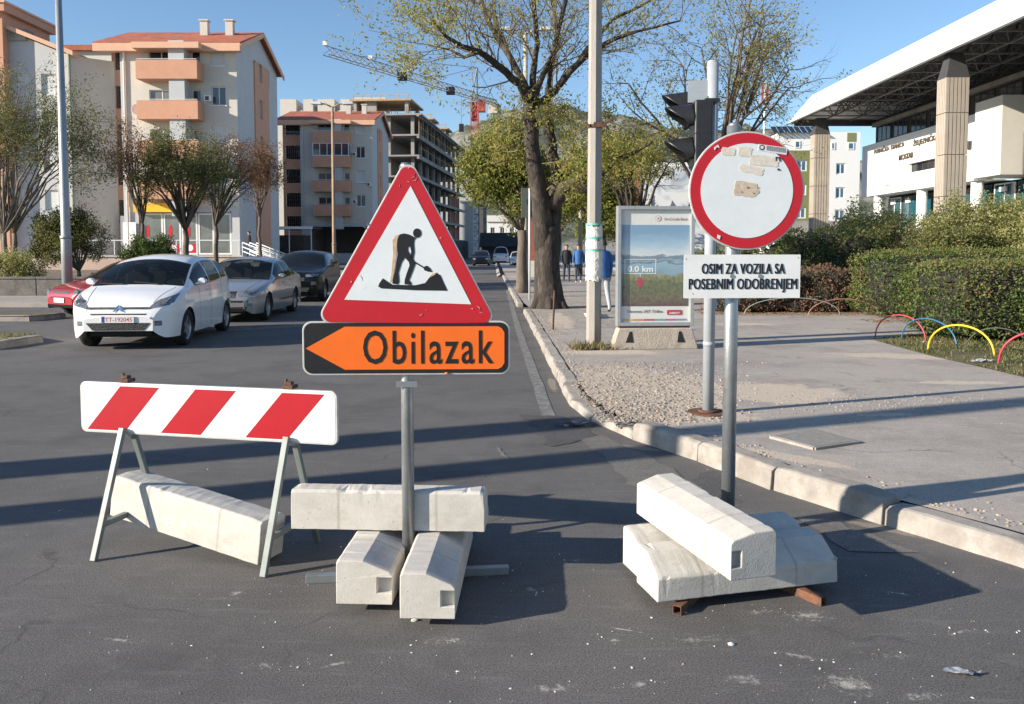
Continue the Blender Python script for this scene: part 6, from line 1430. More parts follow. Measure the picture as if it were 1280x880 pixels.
for k_ in (.20, .55): g.box((jd.x*JL*k_, jd.y*JL*k_, ht+.2), (1.6, 1.6, 1.3))
g.build('trolley', M_dark, cr)
g = MB(); hx = Vector((jd.x*5, jd.y*5, 0)); g.bar(hx+Vector((0, 0, ht)), hx+Vector((0, 0, ht-6)), .05); g.box(hx+Vector((0, 0, ht-6.4)), (.9, .9, 1.5)); g.build('hook_block', M_dark, cr)
for k_ in (1.0, .75, .5): part(cr, 'floodlight', M_white, (jd.x*JL*k_-.35, jd.x*JL*k_+.35, jd.y*JL*k_-.35, jd.y*JL*k_+.35, ht+1.4, ht+2.0))
part(cr, 'operator_cab', M_crr, (.8, 2.2, -1, .6, ht-2.6, ht-.4))

# ------------------------------------------------------------------ lamp posts
def lamp(label, X, Y, z0, h, r0, r1, m, arm=None, heads=1, group='street lamps'):
    t = empty('street_lamp', (X, Y, z0), label, 'street lamp', group=group)
    g = MB(); g.tube([(0, 0, 0), (0, 0, 1.9), (0, 0, 2.0), (0, 0, h)], [r0*1.12, r0*1.1, r0, r1], 14); g.tube([(0, 0, 1.88), (0, 0, 1.96)], r0*1.25, 14); g.build('column', m, t)
    for sgn in ((-1, 1) if heads == 2 else (1,)):
        a = MB(); a.tube([(0, 0, h-.05), (sgn*.35, 0, h+.12), (sgn*.8, 0, h+.15)], .04, 8); a.build('arm', m, t)
        b_ = MB(); b_.add([(sgn*.55, -.16, h+.08), (sgn*1.15, -.13, h+.12), (sgn*1.15, .13, h+.12), (sgn*.55, .16, h+.08), (sgn*.6, -.11, h+.24), (sgn*1.05, -.09, h+.25), (sgn*1.05, .09, h+.25), (sgn*.6, .11, h+.24)], [(3, 2, 1, 0), (4, 5, 6, 7), (0, 1, 5, 4), (1, 2, 6, 5), (2, 3, 7, 6), (3, 0, 4, 7)] if sgn > 0 else [(0, 1, 2, 3), (7, 6, 5, 4), (4, 5, 1, 0), (5, 6, 2, 1), (6, 7, 3, 2), (7, 4, 0, 3)]); b_.build('lamp_head', M_lgrey, t, bevel=.02)
    return t
M_lampg = mat('lamp_grey', (.33, .35, .36), .45, .1, 3, metal=.4, c2=(.16, .16, .16), c2amt=.3, c2scale=2)
pb = G(81, 386, .12); lamp('tall grey lamp post at the left beside the red car', P(82, 386, pb.y+.6).x+.07, pb.y+.6, .02, 9.8, .118, .065, M_lampg)
pb = P(418, 330, 44); lamp('slim rusty lamp post between the dark car and the triangle sign', pb.x, 44, 0, P(418, 133, 44).z, .10, .07, mat('lamp_rusty', (.30, .21, .15), .8, .2, 3, c2=(.18, .10, .06), c2amt=.4, c2scale=1), heads=2)
pb = P(656, 0, 34); lamp('pale lamp post rising behind the big tree', .55, 34, .118, P(656, 45, 34).z, .11, .08, mat('lamp_pale', (.40, .37, .31), .8, .1, 3), heads=2)
pb = P(727, 0, 48); lamp('slim concrete lamp post beyond the walking people', pb.x, 48, .118, 7.6, .12, .08, M_polec)
# cafe awning before the second block
aw = empty('cafe_awning', (-27, 92.5, 0), 'dark cafe terrace with pale-edged awning before the second block', 'awning')
part(aw, 'canopy', mat('awning_dark', (.05, .05, .055), .8), (0, 5.2, -2, 2.5, 3.9, 4.1)); part(aw, 'pale_edge', M_white, (0, 5.25, -2.06, -2.0, 3.85, 4.15))
for x in (.1, 2.6, 5.0): part(aw, 'post', M_frame, (x, x+.1, -1.95, -1.85, 0, 3.9))
part(aw, 'glass_screen', M_glassd, (.2, 5.0, -1.6, -1.55, 0, 3.2))
# ------------------------------------------------------------------ cars
def interp(tab, x):
    if x <= tab[0][0]: return tab[0][1]
    for i in range(len(tab)-1):
        (a, za), (b, zb) = tab[i], tab[i+1]
        if x <= b:
            t = (x-a)/(b-a); m0 = (zb-tab[i-1][1])/(b-tab[i-1][0]) if i else (zb-za)/(b-a); m1 = (tab[i+2][1]-za)/(tab[i+2][0]-a) if i+2 < len(tab) else (zb-za)/(b-a)
            s = (zb-za)/(b-a)
            lim = lambda m: 0 if m*s <= 0 else math.copysign(min(abs(m), 3*abs(s)), s)
            m0, m1 = lim(m0), lim(m1); h = b-a; t2, t3 = t*t, t*t*t
            return (2*t3-3*t2+1)*za+(t3-2*t2+t)*h*m0+(-2*t3+3*t2)*zb+(t3-t2)*h*m1
    return tab[-1][1]
M_tyre = mat('tyre_rubber', (.018, .018, .018), .85, .2, 20); M_rimm = mat('alloy_rim', (.38, .39, .40), .35, .08, 10, metal=.8)
M_cglass = mat('car_glass', (.010, .013, .015), .03, .25, .9, spec=.35); M_lampc = mat('headlamp_clear', (.20, .215, .235), .06, .6, 26, spec=1, metal=.35); M_chrome = mat('chrome', (.65, .66, .67), .12, .03, 5, metal=1)
M_lens_o = mat('indicator_orange', (.6, .2, .02), .2, .1, 9); M_tail = mat('tail_red', (.3, .01, .01), .2, .1, 9); M_plate = mat('number_plate', (.7, .7, .68), .4, .03, 9); M_bluep = mat('plate_blue', (.03, .06, .3), .4, .05, 9); M_predt = mat('plate_red', (.5, .05, .04), .5, .05, 9)
def tinted():
    m = bpy.data.materials.new('car_glass_clear'); m.use_nodes = True; nt = m.node_tree; b_ = nt.nodes['Principled BSDF']; b_.inputs['Base Color'].default_value = (.006, .008, .009, 1); b_.inputs['Roughness'].default_value = .03; b_.inputs['Specular IOR Level'].default_value = .5
    tr = node(nt, 'ShaderNodeBsdfTransparent'); tr.inputs[0].default_value = (.62, .68, .66, 1); ms = node(nt, 'ShaderNodeMixShader'); ms.inputs[0].default_value = .5
    nt.links.new(tr.outputs[0], ms.inputs[1]); nt.links.new(b_.outputs[0], ms.inputs[2]); nt.links.new(ms.outputs[0], nt.nodes['Material Output'].inputs[0]); return m
M_cg2 = tinted()
def carpaint(name, c, metal=0.0): return mat(name, c, .28, .03, 2, coat=.8, metal=metal)
def wheel_meshes(r, w, spokes=5):
    ty = MB(); rows = []
    prof = [(-w*.38, r*.64), (-w*.5, r*.74), (-w*.5, r*.9), (-w*.4, r*.985), (-w*.15, r), (w*.15, r), (w*.4, r*.985), (w*.5, r*.9), (w*.5, r*.74), (w*.38, r*.64), (w*.2, r*.60), (-w*.2, r*.60), (-w*.38, r*.64)]
    for i in range(33):
        a = 2*math.pi*i/32; rows.append([(math.cos(a)*q, y, math.sin(a)*q) for y, q in prof])
    ty.grid(rows, 0, True)
    rm = MB(); rows = []
    for i in range(33):
        a = 2*math.pi*i/32; rows.append([(math.cos(a)*q, y, math.sin(a)*q) for y, q in ((-w*.40, r*.655), (-w*.36, r*.60), (-w*.15, r*.56), (w*.36, r*.60), (w*.40, r*.655))])
    rm.grid(rows, 0, True)
    dk = MB(); dk.prism(circ(0, 0, r*.57, 24), -w*.10, w*.10)
    for i in range(spokes):
        a = 2*math.pi*i/spokes; d = Vector((math.cos(a), 0, math.sin(a))); n = Vector((-math.sin(a), 0, math.cos(a)))
        for s in (-1, 1):
            y = s*w*.30; v = []
            for q, hw in ((.06, .10), (.60, .055)):
                for k in (-1, 1): v.append(d*r*q+n*r*hw*k*1.3+Vector((0, y*(1 if q < .1 else 1.15), 0)))
            v2 = [p+Vector((0, -s*w*.1, 0)) for p in v]; rm.add(v+v2, [(0, 1, 3, 2), (4, 6, 7, 5), (0, 2, 6, 4), (1, 5, 7, 3), (2, 3, 7, 6)])
        
    rm.prism(circ(0, 0, r*.13, 12), -w*.36, w*.36)
    return ty, rm, dk
def car(label, loc, rotz, paint, L, hw, roof, prof, belt, wf, wr_, rw, ra, A0, A1, C0, C1, doors, lights, plate=None, grille=None, roofw=.60, detail=2, sill=.20, group='cars queued in the left lane', name='car', extra=None, gap=None, plan=None):
    t = empty(name, loc, label, 'car', rotz=rotz, group=group)
    plan = plan or [(0, hw*.62), (.05, hw*.74), (.15, hw*.86), (.35, hw*.95), (.7, hw), (L-.7, hw), (L-.3, hw*.95), (L-.1, hw*.86), (L, hw*.66)]
    low = [(0, .32), (.04, .25), (.12, .20), (.3, sill), (L-.35, sill), (L-.12, .26), (L, .40)]
    def zlow(x):
        z = interp(low, x)
        for c in (wf, wr_):
            if abs(x-c) < ra: z = max(z, rw+math.sqrt(max(0, ra*ra-(x-c)**2))*1.0)
        return z
    def section(x):
        zt = interp(prof, x); wp = interp(plan, x); zl = zlow(x); b = interp(belt, x); zb = min(b, zt-.045); h = max(0, min(1, (zt-zb-.045)/(roof-b)))
        pts = []; zl = min(zl, zb-.03)
        for i in range(10):
            z = zl+(zb-zl)*i/9; y = wp*(1-.07*max(0, (.42-z)/.42)**1.5-.035*max(0, (z-.62)/.4)**2+.008*math.exp(-((z-.62)/.05)**2)); pts.append((y, z))
        yb = pts[-1][0]; yr = yb*(1-.10*(1-h))*(1-h)+(roofw)*h; zr = zb+(zt-zb)*(.55*(1-h)+.87*h)
        for i in range(1, 7):
            s = i/6; bul = .022*math.sin(s*math.pi)*h; pts.append((yb+(yr-yb)*(s**(1.0+.25*h))+bul, zb+(zr-zb)*s))
        for i in range(1, 6):
            s = i/5; pts.append((yr*(1-s), zr+(zt-zr)*(1-(1-s)**2.2)))
        return pts
    SC = {}
    def sec(x):
        k = round(x, 3)
        if k not in SC: SC[k] = section(x)
        return SC[k]
    def side_y(x, z):
        p = sec(x)
        for (y0, z0), (y1, z1) in zip(p, p[1:]):
            if z0 <= z <= z1: return y0+(y1-y0)*((z-z0)/max(1e-6, z1-z0))
        return 0
    def top_z(x, y):
        p = sec(x); y = abs(y)
        for (y0, z0), (y1, z1) in zip(p[::-1], p[::-1][1:]):
            if y0 <= y <= y1: return z0+(z1-z0)*((y-y0)/max(1e-6, y1-y0))
        return None
    def front_x(y, z):
        x = 0.0
        while x < 1.4:
            p = sec(x)
            if p[0][1] <= z <= p[-1][1] and abs(y) <= side_y(x, z): return x
            x += .006
        return x
    xs = sorted({round(L*i/76, 3) for i in range(77)} | {.01, .02, .035, .06, .09, round(L-.02, 3)} | {round(c+s*ra*k, 3) for c in (wf, wr_) for s in (-1, 1) for k in (.9995, .985, .95, .88, .78, .6)} | {round(c+s*(ra+.002), 3) for c in (wf, wr_) for s in (-1, 1)})
    if detail > 1: xs = sorted(set(xs) | {round(q, 3) for q in (A0+.02, A1-.02, C0+.02, C1-.02)} | {round(q, 3) for a, b in doors for q in (a+.015, b-.015)})
    xs = [x for x in xs if 0 <= x <= L]
    rows = []
    for x in xs:
        p = sec(x); rows.append([(x, y, z) for y, z in p]+[(x, -y, z) for y, z in p[::-1][1:]])
    g = MB(); g.grid(rows, 0, True); n = len(rows[0])
    if detail > 1:                                     # real window openings
        keep = []
        for idx in range(len(g.f)):
            i, j = divmod(idx, n-1); xm = (xs[i]+xs[i+1])/2; jj = min(j, n-2-j); p = sec(xs[i]); q = sec(xs[i+1])
            hole = jj >= 15 and (A0+.02 < xm < A1-.02 or C0+.02 < xm < C1-.02)
            hole = hole or (10 <= jj <= 13 and min(p[15][1]-p[9][1], q[15][1]-q[9][1]) > .13 and any(a+.015 < xm < b-.015 for a, b in doors))
            if not hole: keep.append(idx)
        g.f = [g.f[k] for k in keep]; g.m = [0]*len(keep); g.sm = [True]*len(keep)
    g.f.append(list(range(n))); g.m.append(0); g.sm.append(False); g.f.append([(len(rows)-1)*n+i for i in range(n)][::-1]); g.m.append(0); g.sm.append(False)
    # inner lip so that the arches have thickness
    body = g.build('body', paint, t)
    g = MB(); g.b(.35, L-.35, -hw*.70, hw*.70, .19, .72); g.b(.12, L-.15, -hw*.55, hw*.55, .24, .55); g.build('underbody', M_dark, t)
    o3 = .005
    def side_patch(x0, x1, zf0, zf1, m, nm, parent, s, n=10, k=5, o=o3):
        rows = []
        for i in range(n+1):
            x = x0+(x1-x0)*i/n; za, zb = zf0(x), zf1(x)
            if zb-za < .01: zb = za+.01
            rows.append([(x, s*(side_y(x, za+(zb-za)*j/k)+o), za+(zb-za)*j/k) for j in range(k+1)])
        q = MB(); q.grid(rows, 0, True, flip=s < 0); return q.build(nm, m, parent)
    def glass_top(x): p = sec(x); return p[15][1]-.030
    def glass_bot(x): return interp(belt, x)+.018
    for s in (-1, 1):
        for (a, b) in doors: side_patch(a, b, lambda x: glass_bot(x), lambda x: max(glass_bot(x)+.012, glass_top(x)), M_cg2 if detail > 1 else M_cglass, 'side_window', t, s)
    def top_patch(x0, x1, fr, m, nm, parent, n=10, k=10, o=.006):
        rows = []
        for i in range(n+1):
            x = x0+(x1-x0)*i/n; p = sec(x); yr = p[15][0]*fr+ (p[12][0]-p[15][0])*.25*0
            rows.append([(x, -yr+2*yr*j/k, (top_z(x, -yr+2*yr*j/k) or p[-1][1])+o) for j in range(k+1)])
        q = MB(); q.grid(rows, 0, True, flip=False); return q.build(nm, m, parent)
    ws = top_patch(A0, A1, 1.0 if detail > 1 else .95, M_cg2 if detail > 1 else M_cglass, 'windscreen', t)
    top_patch(C0, C1, 1.0 if detail > 1 else .92, M_cg2 if detail > 1 else M_cglass, 'rear_window', t)
    def front_patch(c, m, nm, parent, n=8, k=5, o=.007):
        """c: four corners (y, z): lower left, lower right, upper right, upper left"""
        rows = []
        for i in range(n+1):
            u = i/n; row = []
            for j in range(k+1):
                v = j/k; y = (c[0][0]*(1-u)+c[1][0]*u)*(1-v)+(c[3][0]*(1-u)+c[2][0]*u)*v; z = (c[0][1]*(1-u)+c[1][1]*u)*(1-v)+(c[3][1]*(1-u)+c[2][1]*u)*v
                row.append((front_x(y, z)-o, y, z))
            rows.append(row)
        q = MB(); q.grid(rows, 0, True, flip=False); return q.build(nm, m, parent)
    for s in (-1, 1):
        q = [(y*s, z) for y, z in lights]
        hl = front_patch(q if s > 0 else [q[1], q[0], q[3], q[2]], M_lampc, 'headlight', t)
        cy, cz = sum(p[0] for p in q)/4, sum(p[1] for p in q)/4; fx = front_x(cy, cz)
        d = MB(); d.prism(circ(cy*1.0, cz, .052, 16), fx-.016, fx+.03, M=Matrix.Rotation(0, 4, 'Z')); 
        d = MB(); d.prism([(yy, zz) for yy, zz in circ(0, 0, .058, 16)], -.012, .02, M=Matrix.Translation((fx-.004, cy, cz)) @ Matrix.Rotation(R(-90), 4, 'Z')); d.build('lamp_reflector', M_chrome, hl)
    for it in (grille or []): front_patch(it[1], it[2], it[0], t, n=12, o=it[3] if len(it) > 3 else .007)
    if plate:
        pz, pw, ph, txt = plate; fx = front_x(0, pz)
        pl = MB(); pl.b(fx-.022, fx-.008, -pw/2, pw/2, pz-ph/2, pz+ph/2); po = pl.build('number_plate', M_plate, t)
        if detail > 1:
            q = MB(); q.b(fx-.024, fx-.020, pw/2-.045, pw/2, pz-ph/2+.004, pz+ph/2-.004); q.build('plate_strip', M_bluep, po)
            text(txt, M_predt, po, (fx-.0222, pw/2-.055, pz-ph*.30), pw-.085, ph*.62, rot=(0, 0, R(-90)), bold=.01, depth=.001)
    # wheels
    ty, rm, dk = wheel_meshes(rw, .20); me = [ty.mesh('wheel', M_tyre), rm.mesh('rim', M_rimm), dk.mesh('brake_disc', M_dark)]
    for x in (wf, wr_):
        for s in (-1, 1):
            w_ = inst('wheel', me[0], t, (x, s*(hw-.115), rw)); inst('rim', me[1], w_); inst('brake_disc', me[2], w_)
    if detail > 1:                                     # cabin: dashboard, wheel, seats, bonnet gap
        bz_ = interp(belt, A0+.4)
        q = MB(); q.b(A0+.10, A0+.62, -hw*.80, hw*.80, .6, bz_-.02); q.build('dashboard', mat('cabin_plastic', (.025, .025, .027), .6, .2, 8), t, bevel=.04)
        q = MB(); c = Vector((A0+.74, -.36, bz_+.02)); ring = [c+Vector((.07*math.sin(a), .18*math.cos(a), .17*math.sin(a))) for a in [2*math.pi*k/20 for k in range(21)]]; q.tube(ring, .014, 6, cap=False); q.bar(c+Vector((0, -.17, 0)), c+Vector((0, .17, 0)), .03); q.build('steering_wheel', M_blk, t)
        sm_ = mat('seat_cloth', (.055, .053, .05), .9, .2, 12)
        for xq, yq in ((A1+.25, -.36), (A1+.25, .36), (A1+1.15, -.36), (A1+1.15, .36)):
            q = MB(); M_ = Matrix.Rotation(R(14), 3, 'Y'); q.box((xq, yq, .62+.28), (.16, .48, .62), M=M_); so = q.build('seat', sm_, t, bevel=.06, seg=3)
            q = MB(); q.box((xq+.11, yq, 1.27 if roof > 1.5 else 1.20), (.10, .26, .17), M=M_); q.build('headrest', sm_, so, bevel=.04, seg=3)
        for s in (-1, 1):
            rows = []
            for i in range(15):
                x = .12+(A0-.06-.12)*i/14; y = s*(hw*.60+.13*i/14); z = top_z(x, y)
                if z is None: continue
                rows.append([(x, y-.004, z+.0025), (x, y+.004, z+.0025)])
            q = MB(); q.grid(rows, 0, False, flip=False); q.build('bonnet_gap', M_dark, t)
    # mirrors, handles, door gaps
    for s in (-1, 1):
        mx = doors[0][0]+.16; mz = interp(belt, mx)+.06; my = side_y(mx, mz-.02)
        q = MB(); rows = []
        for i in range(7):
            a = math.pi*i/6; rows.append([(mx-.06+.11*math.cos(a)*0+.0+(-.055+.11*(i/6)), s*(my+.12+.085*math.cos(b)*math.sin(a*.5+.78)), mz+.03+.062*math.sin(b)*math.sin(a*.5+.78)) for b in [2*math.pi*j/10 for j in range(11)]])
        q.grid(rows, 0, True, flip=s < 0); q.f.append(list(range(10))); q.m.append(0); q.sm.append(False); q.f.append([60+6+i for i in range(10)]); q.m.append(0); q.sm.append(False); q.bar((mx-.03, s*(my-.01), mz-.015), (mx-.03, s*(my+.08), mz+.0), .05, .03); q.build('wing_mirror', paint if detail > 1 else M_blk, t)
        if detail > 1:
            for (a, b) in doors[:2]:
                hx = b-.16; hz = interp(belt, hx)-.09; hy = side_y(hx, hz); q = MB(); q.b(hx-.09, hx+.07, s*(hy-.004), s*(hy+.022), hz-.014, hz+.016); q.build('door_handle', paint, t, bevel=.006)
            gx = gap or [doors[0][0]+.22, doors[0][1]+.03, doors[1][1]+.02]
            for x in gx:
                zt_ = lambda xx: interp(belt, xx)+.01
                q = MB(); rows = []
                for j in range(11):
                    z = .24+(interp(belt, x)-.24)*j/10
                    if z < zlow(x): z = zlow(x)
                    rows.append([(x-.004, s*(side_y(x, z)+.0025), z), (x+.004, s*(side_y(x, z)+.0025), z)])
                q.grid(rows, 0, False, flip=s > 0); q.build('door_gap', M_dark, t)
            bz = lambda xx: .43
            if extra != 'clean': side_patch(doors[0][0]+.35, doors[1][1]-.05, lambda x: .405, lambda x: .445, M_blk, 'rub_strip', t, s, o=.012)
    if detail > 1:
        for yy in (-.35, .22):
            q = MB(); q.bar((A0-.02, yy, top_z(A0, yy)+.02), (A0+.05, yy+.42, top_z(A0+.05, min(hw*.7, abs(yy+.42)))+.022), .018, .012); q.build('wiper', M_blk, t)
        q = MB(); q.b(A1-.12, A1-.09, -.11, .11, interp(prof, A1)-.14, interp(prof, A1)-.08); q.build('rear_view_mirror', M_blk, t)
    for s in (-1, 1):
        q = MB(); q.b(L-.10, L-.02, s*hw*.55, s*hw*.82, .72, .92); q.build('tail_light', M_tail, t)
    return t
WHITE = carpaint('paint_white', (.80, .80, .79)); SILV = carpaint('paint_silver', (.36, .37, .38), .55); BLK = mat('paint_black', (.006, .0065, .008), .22, .03, 2, coat=.15, spec=.3); REDC = carpaint('paint_red', (.32, .008, .016)); GREYP = carpaint('paint_far_white', (.62, .62, .61))
cx = -6.43; hd = R(90+4.5)
M_gr = mat('grille_black', (.012, .012, .012), .5, .3, 30, bump=.6, bscale=60)
def placed(px_side, py, rw_y, front_over, hw, ang):
    """car whose near front wheel stands at a picture point: position of its nose centre"""
    p = G(px_side, py); u = Vector((-math.sin(ang), math.cos(ang), 0)); n = Vector((math.cos(ang), math.sin(ang), 0)); return p-n*(hw-.02)-u*front_over
hatch = [(0, .54), (.02, .64), (.07, .735), (.2, .835), (.45, .925), (.78, 1.0), (.90, 1.04), (1.28, 1.275), (1.66, 1.44), (2.0, 1.515), (2.5, 1.54), (3.1, 1.50), (3.5, 1.40), (3.75, 1.16), (3.88, .92), (3.94, .58)]
pos = placed(236, 431, 0, .80, .865, R(4.5))
car('white hatchback with red-lettered number plate, first in the queue on the left', (pos.x, pos.y, 0), R(90+4.5), WHITE, 3.94, .865, 1.54, hatch, [(0, .66), (.8, .94), (1.0, .965), (2.2, 1.0), (3.4, 1.08), (3.94, 1.0)], .80, 3.27, .31, .345, .87, 1.69, 3.42, 3.74, [(1.22, 2.10), (2.15, 2.88), (2.94, 3.36)],
    [(.44, .66), (.79, .735), (.80, .90), (.56, .80)], ('x' and .505, .50, .105, 'TT-192O45'.replace('O', '0')),
    [('upper_grille', [(-.5, .665), (.5, .665), (.52, .70), (-.52, .70)], M_gr), ('air_slot', [(-.42, .575), (.42, .575), (.44, .598), (-.44, .598)], M_gr), ('lower_grille', [(-.40, .33), (.40, .33), (.50, .45), (-.50, .45)], M_gr), ('fog_lamp', [(.56, .40), (.66, .40), (.66, .48), (.56, .48)], M_lampc), ('fog_lamp', [(-.66, .40), (-.56, .40), (-.56, .48), (-.66, .48)], M_lampc),
     ('chevron_badge', [(-.09, .66), (-.055, .66), (.01, .715), (-.005, .735)], M_chrome, .014), ('chevron_badge', [(.055, .66), (.09, .66), (.005, .735), (-.01, .715)], M_chrome, .014), ('chevron_badge', [(-.09, .63), (-.055, .63), (.01, .68), (-.005, .705)], M_chrome, .014), ('chevron_badge', [(.055, .63), (.09, .63), (.005, .705), (-.01, .68)], M_chrome, .014)], extra='clean')
sedan = [(0, .50), (.03, .60), (.08, .68), (.25, .755), (.6, .83), (1.15, .925), (1.28, .955), (1.7, 1.20), (2.05, 1.375), (2.4, 1.445), (2.8, 1.46), (3.2, 1.43), (3.55, 1.32), (3.95, 1.10), (4.15, 1.03), (4.5, 1.0), (4.63, .88), (4.68, .6)]
pos = placed(336, 400, 0, .86, .87, R(2))
car('silver saloon car behind the white hatchback', (pos.x, pos.y, 0), R(92), SILV, 4.68, .87, 1.46, sedan, [(0, .6), (1.1, .865), (1.3, .89), (2.5, .92), (3.9, .965), (4.68, .9)], .86, 3.56, .315, .35, 1.22, 2.08, 3.36, 4.02, [(1.62, 2.44), (2.49, 3.20), (3.25, 3.62)],
    [(.40, .58), (.76, .60), (.76, .73), (.40, .715)], (.44, .50, .11, 'A12-K-345') if False else None,
    [('upper_grille', [(-.34, .555), (.34, .555), (.37, .70), (-.37, .70)], M_gr), ('bumper_strip', [(-.72, .46), (.72, .46), (.72, .50), (-.72, .50)], M_blk), ('lower_grille', [(-.55, .25), (.55, .25), (.6, .36), (-.6, .36)], M_gr), ('fog_lamp', [(-.70, .37), (-.60, .37), (-.60, .44), (-.70, .44)], M_lampc)])
suv = [(0, .62), (.03, .74), (.09, .86), (.3, .95), (.7, 1.0), (1.05, 1.06), (1.15, 1.09), (1.5, 1.32), (1.8, 1.49), (2.1, 1.57), (2.6, 1.60), (3.2, 1.58), (3.7, 1.50), (3.95, 1.20), (4.05, .95), (4.12, .6)]
pos = placed(407, 376, 0, .85, .9, R(2))
car('dark compact crossover car behind the silver saloon', (pos.x, pos.y, 0), R(92), BLK, 4.12, .90, 1.60, suv, [(0, .75), (.9, 1.0), (1.1, 1.02), (2.5, 1.06), (3.6, 1.16), (4.12, 1.0)], .85, 3.35, .34, .38, 1.10, 1.84, 3.6, 3.95, [(1.42, 2.16), (2.21, 2.95), (3.0, 3.5)],
    [(.44, .78), (.80, .80), (.80, .88), (.42, .86)], (.52, .5, .11, ''), [('lower_grille', [(-.5, .33), (.5, .33), (.55, .46), (-.55, .46)], M_gr), ('upper_grille', [(-.4, .66), (.4, .66), (.4, .76), (-.4, .76)], M_gr), ('fog_lamp', [(-.74, .54), (-.60, .54), (-.60, .64), (-.74, .64)], M_lampc), ('fog_lamp', [(.60, .54), (.74, .54), (.74, .64), (.60, .64)], M_lampc)], sill=.26, detail=1)
small = [(0, .48), (.03, .58), (.09, .66), (.3, .74), (.8, .86), (1.0, .90), (1.35, 1.13), (1.65, 1.30), (1.95, 1.39), (2.5, 1.42), (3.1, 1.38), (3.5, 1.25), (3.75, .95), (3.85, .6)]
pr = G(96, 398); ang = R(58); 
car('dark red small car waiting behind the white hatchback at the side road', (-10.75, 19.6, 0), ang, REDC, 3.85, .83, 1.42, small, [(0, .6), (.9, .83), (1.1, .86), (3.4, .95), (3.85, .85)], .75, 3.2, .29, .325, .96, 1.68, 3.3, 3.62, [(1.3, 2.2), (2.26, 3.0), (3.06, 3.3)],
    [(.50, .56), (.70, .56), (.70, .69), (.50, .69)], (.40, .45, .11, 'A19-M-061') if False else (.42, .42, .11, ''), [('upper_grille', [(-.36, .58), (.36, .58), (.36, .64), (-.36, .64)], M_gr), ('lower_grille', [(-.5, .24), (.5, .24), (.5, .32), (-.5, .32)], M_gr)], group=None, detail=1)
# far along the street
def far_car(label, px, py, paint, profv, L, hw, roof, beltv, lights, A0, A1, C0, C1, doors, wf, wr_, rw=.32, ang=0.0, name='car'):
    p = G(px, py); car(label, (p.x, p.y, 0), R(90)+ang, paint, L, hw, roof, profv, beltv, wf, wr_, rw, rw+.04, A0, A1, C0, C1, doors, lights, None, None, detail=0, group='cars far along the street', name=name)
far_car('dark car with lit headlights far along the street', 601, 332.5, BLK, hatch, 3.94, .865, 1.52, [(0, .62), (.9, .92), (3.4, 1.06), (3.94, 1.0)], [(.46, .64), (.80, .66), (.78, .80), (.50, .76)], 1.02, 1.80, 3.42, 3.74, [(1.32, 2.12), (2.17, 2.88), (2.94, 3.36)], .8, 3.27)
van = [(0, .6), (.04, .8), (.2, 1.0), (.7, 1.12), (.85, 1.2), (1.3, 1.65), (1.6, 1.88), (2.0, 1.95), (3.5, 1.96), (4.5, 1.93), (4.65, 1.7), (4.72, .7)]
far_car('white van among the cars far along the street', 626, 330, GREYP, van, 4.72, .93, 1.96, [(0, .8), (.8, 1.06), (4.72, 1.1)], [(.5, .72), (.84, .74), (.84, .92), (.52, .88)], .84, 1.62, 4.5, 4.66, [(1.05, 2.0), (2.05, 3.2), (3.25, 4.3)], .9, 3.8)
far_car('pale car beside the white van far along the street', 648, 333, GREYP, sedan, 4.68, .87, 1.46, [(0, .6), (1.1, .865), (3.9, .965), (4.68, .9)], [(.44, .58), (.76, .60), (.76, .73), (.44, .715)], 1.22, 2.08, 3.36, 4.02, [(1.62, 2.44), (2.49, 3.20), (3.25, 3.62)], .86, 3.56)
far_car('dark parked car at the kerb beyond the leafy tree', 668, 338, BLK, small, 3.85, .83, 1.42, [(0, .6), (.9, .83), (3.4, .95), (3.85, .85)], [(.50, .56), (.70, .56), (.70, .69), (.50, .69)], .96, 1.68, 3.3, 3.62, [(1.3, 2.2), (2.26, 3.0), (3.06, 3.3)], .75, 3.2)

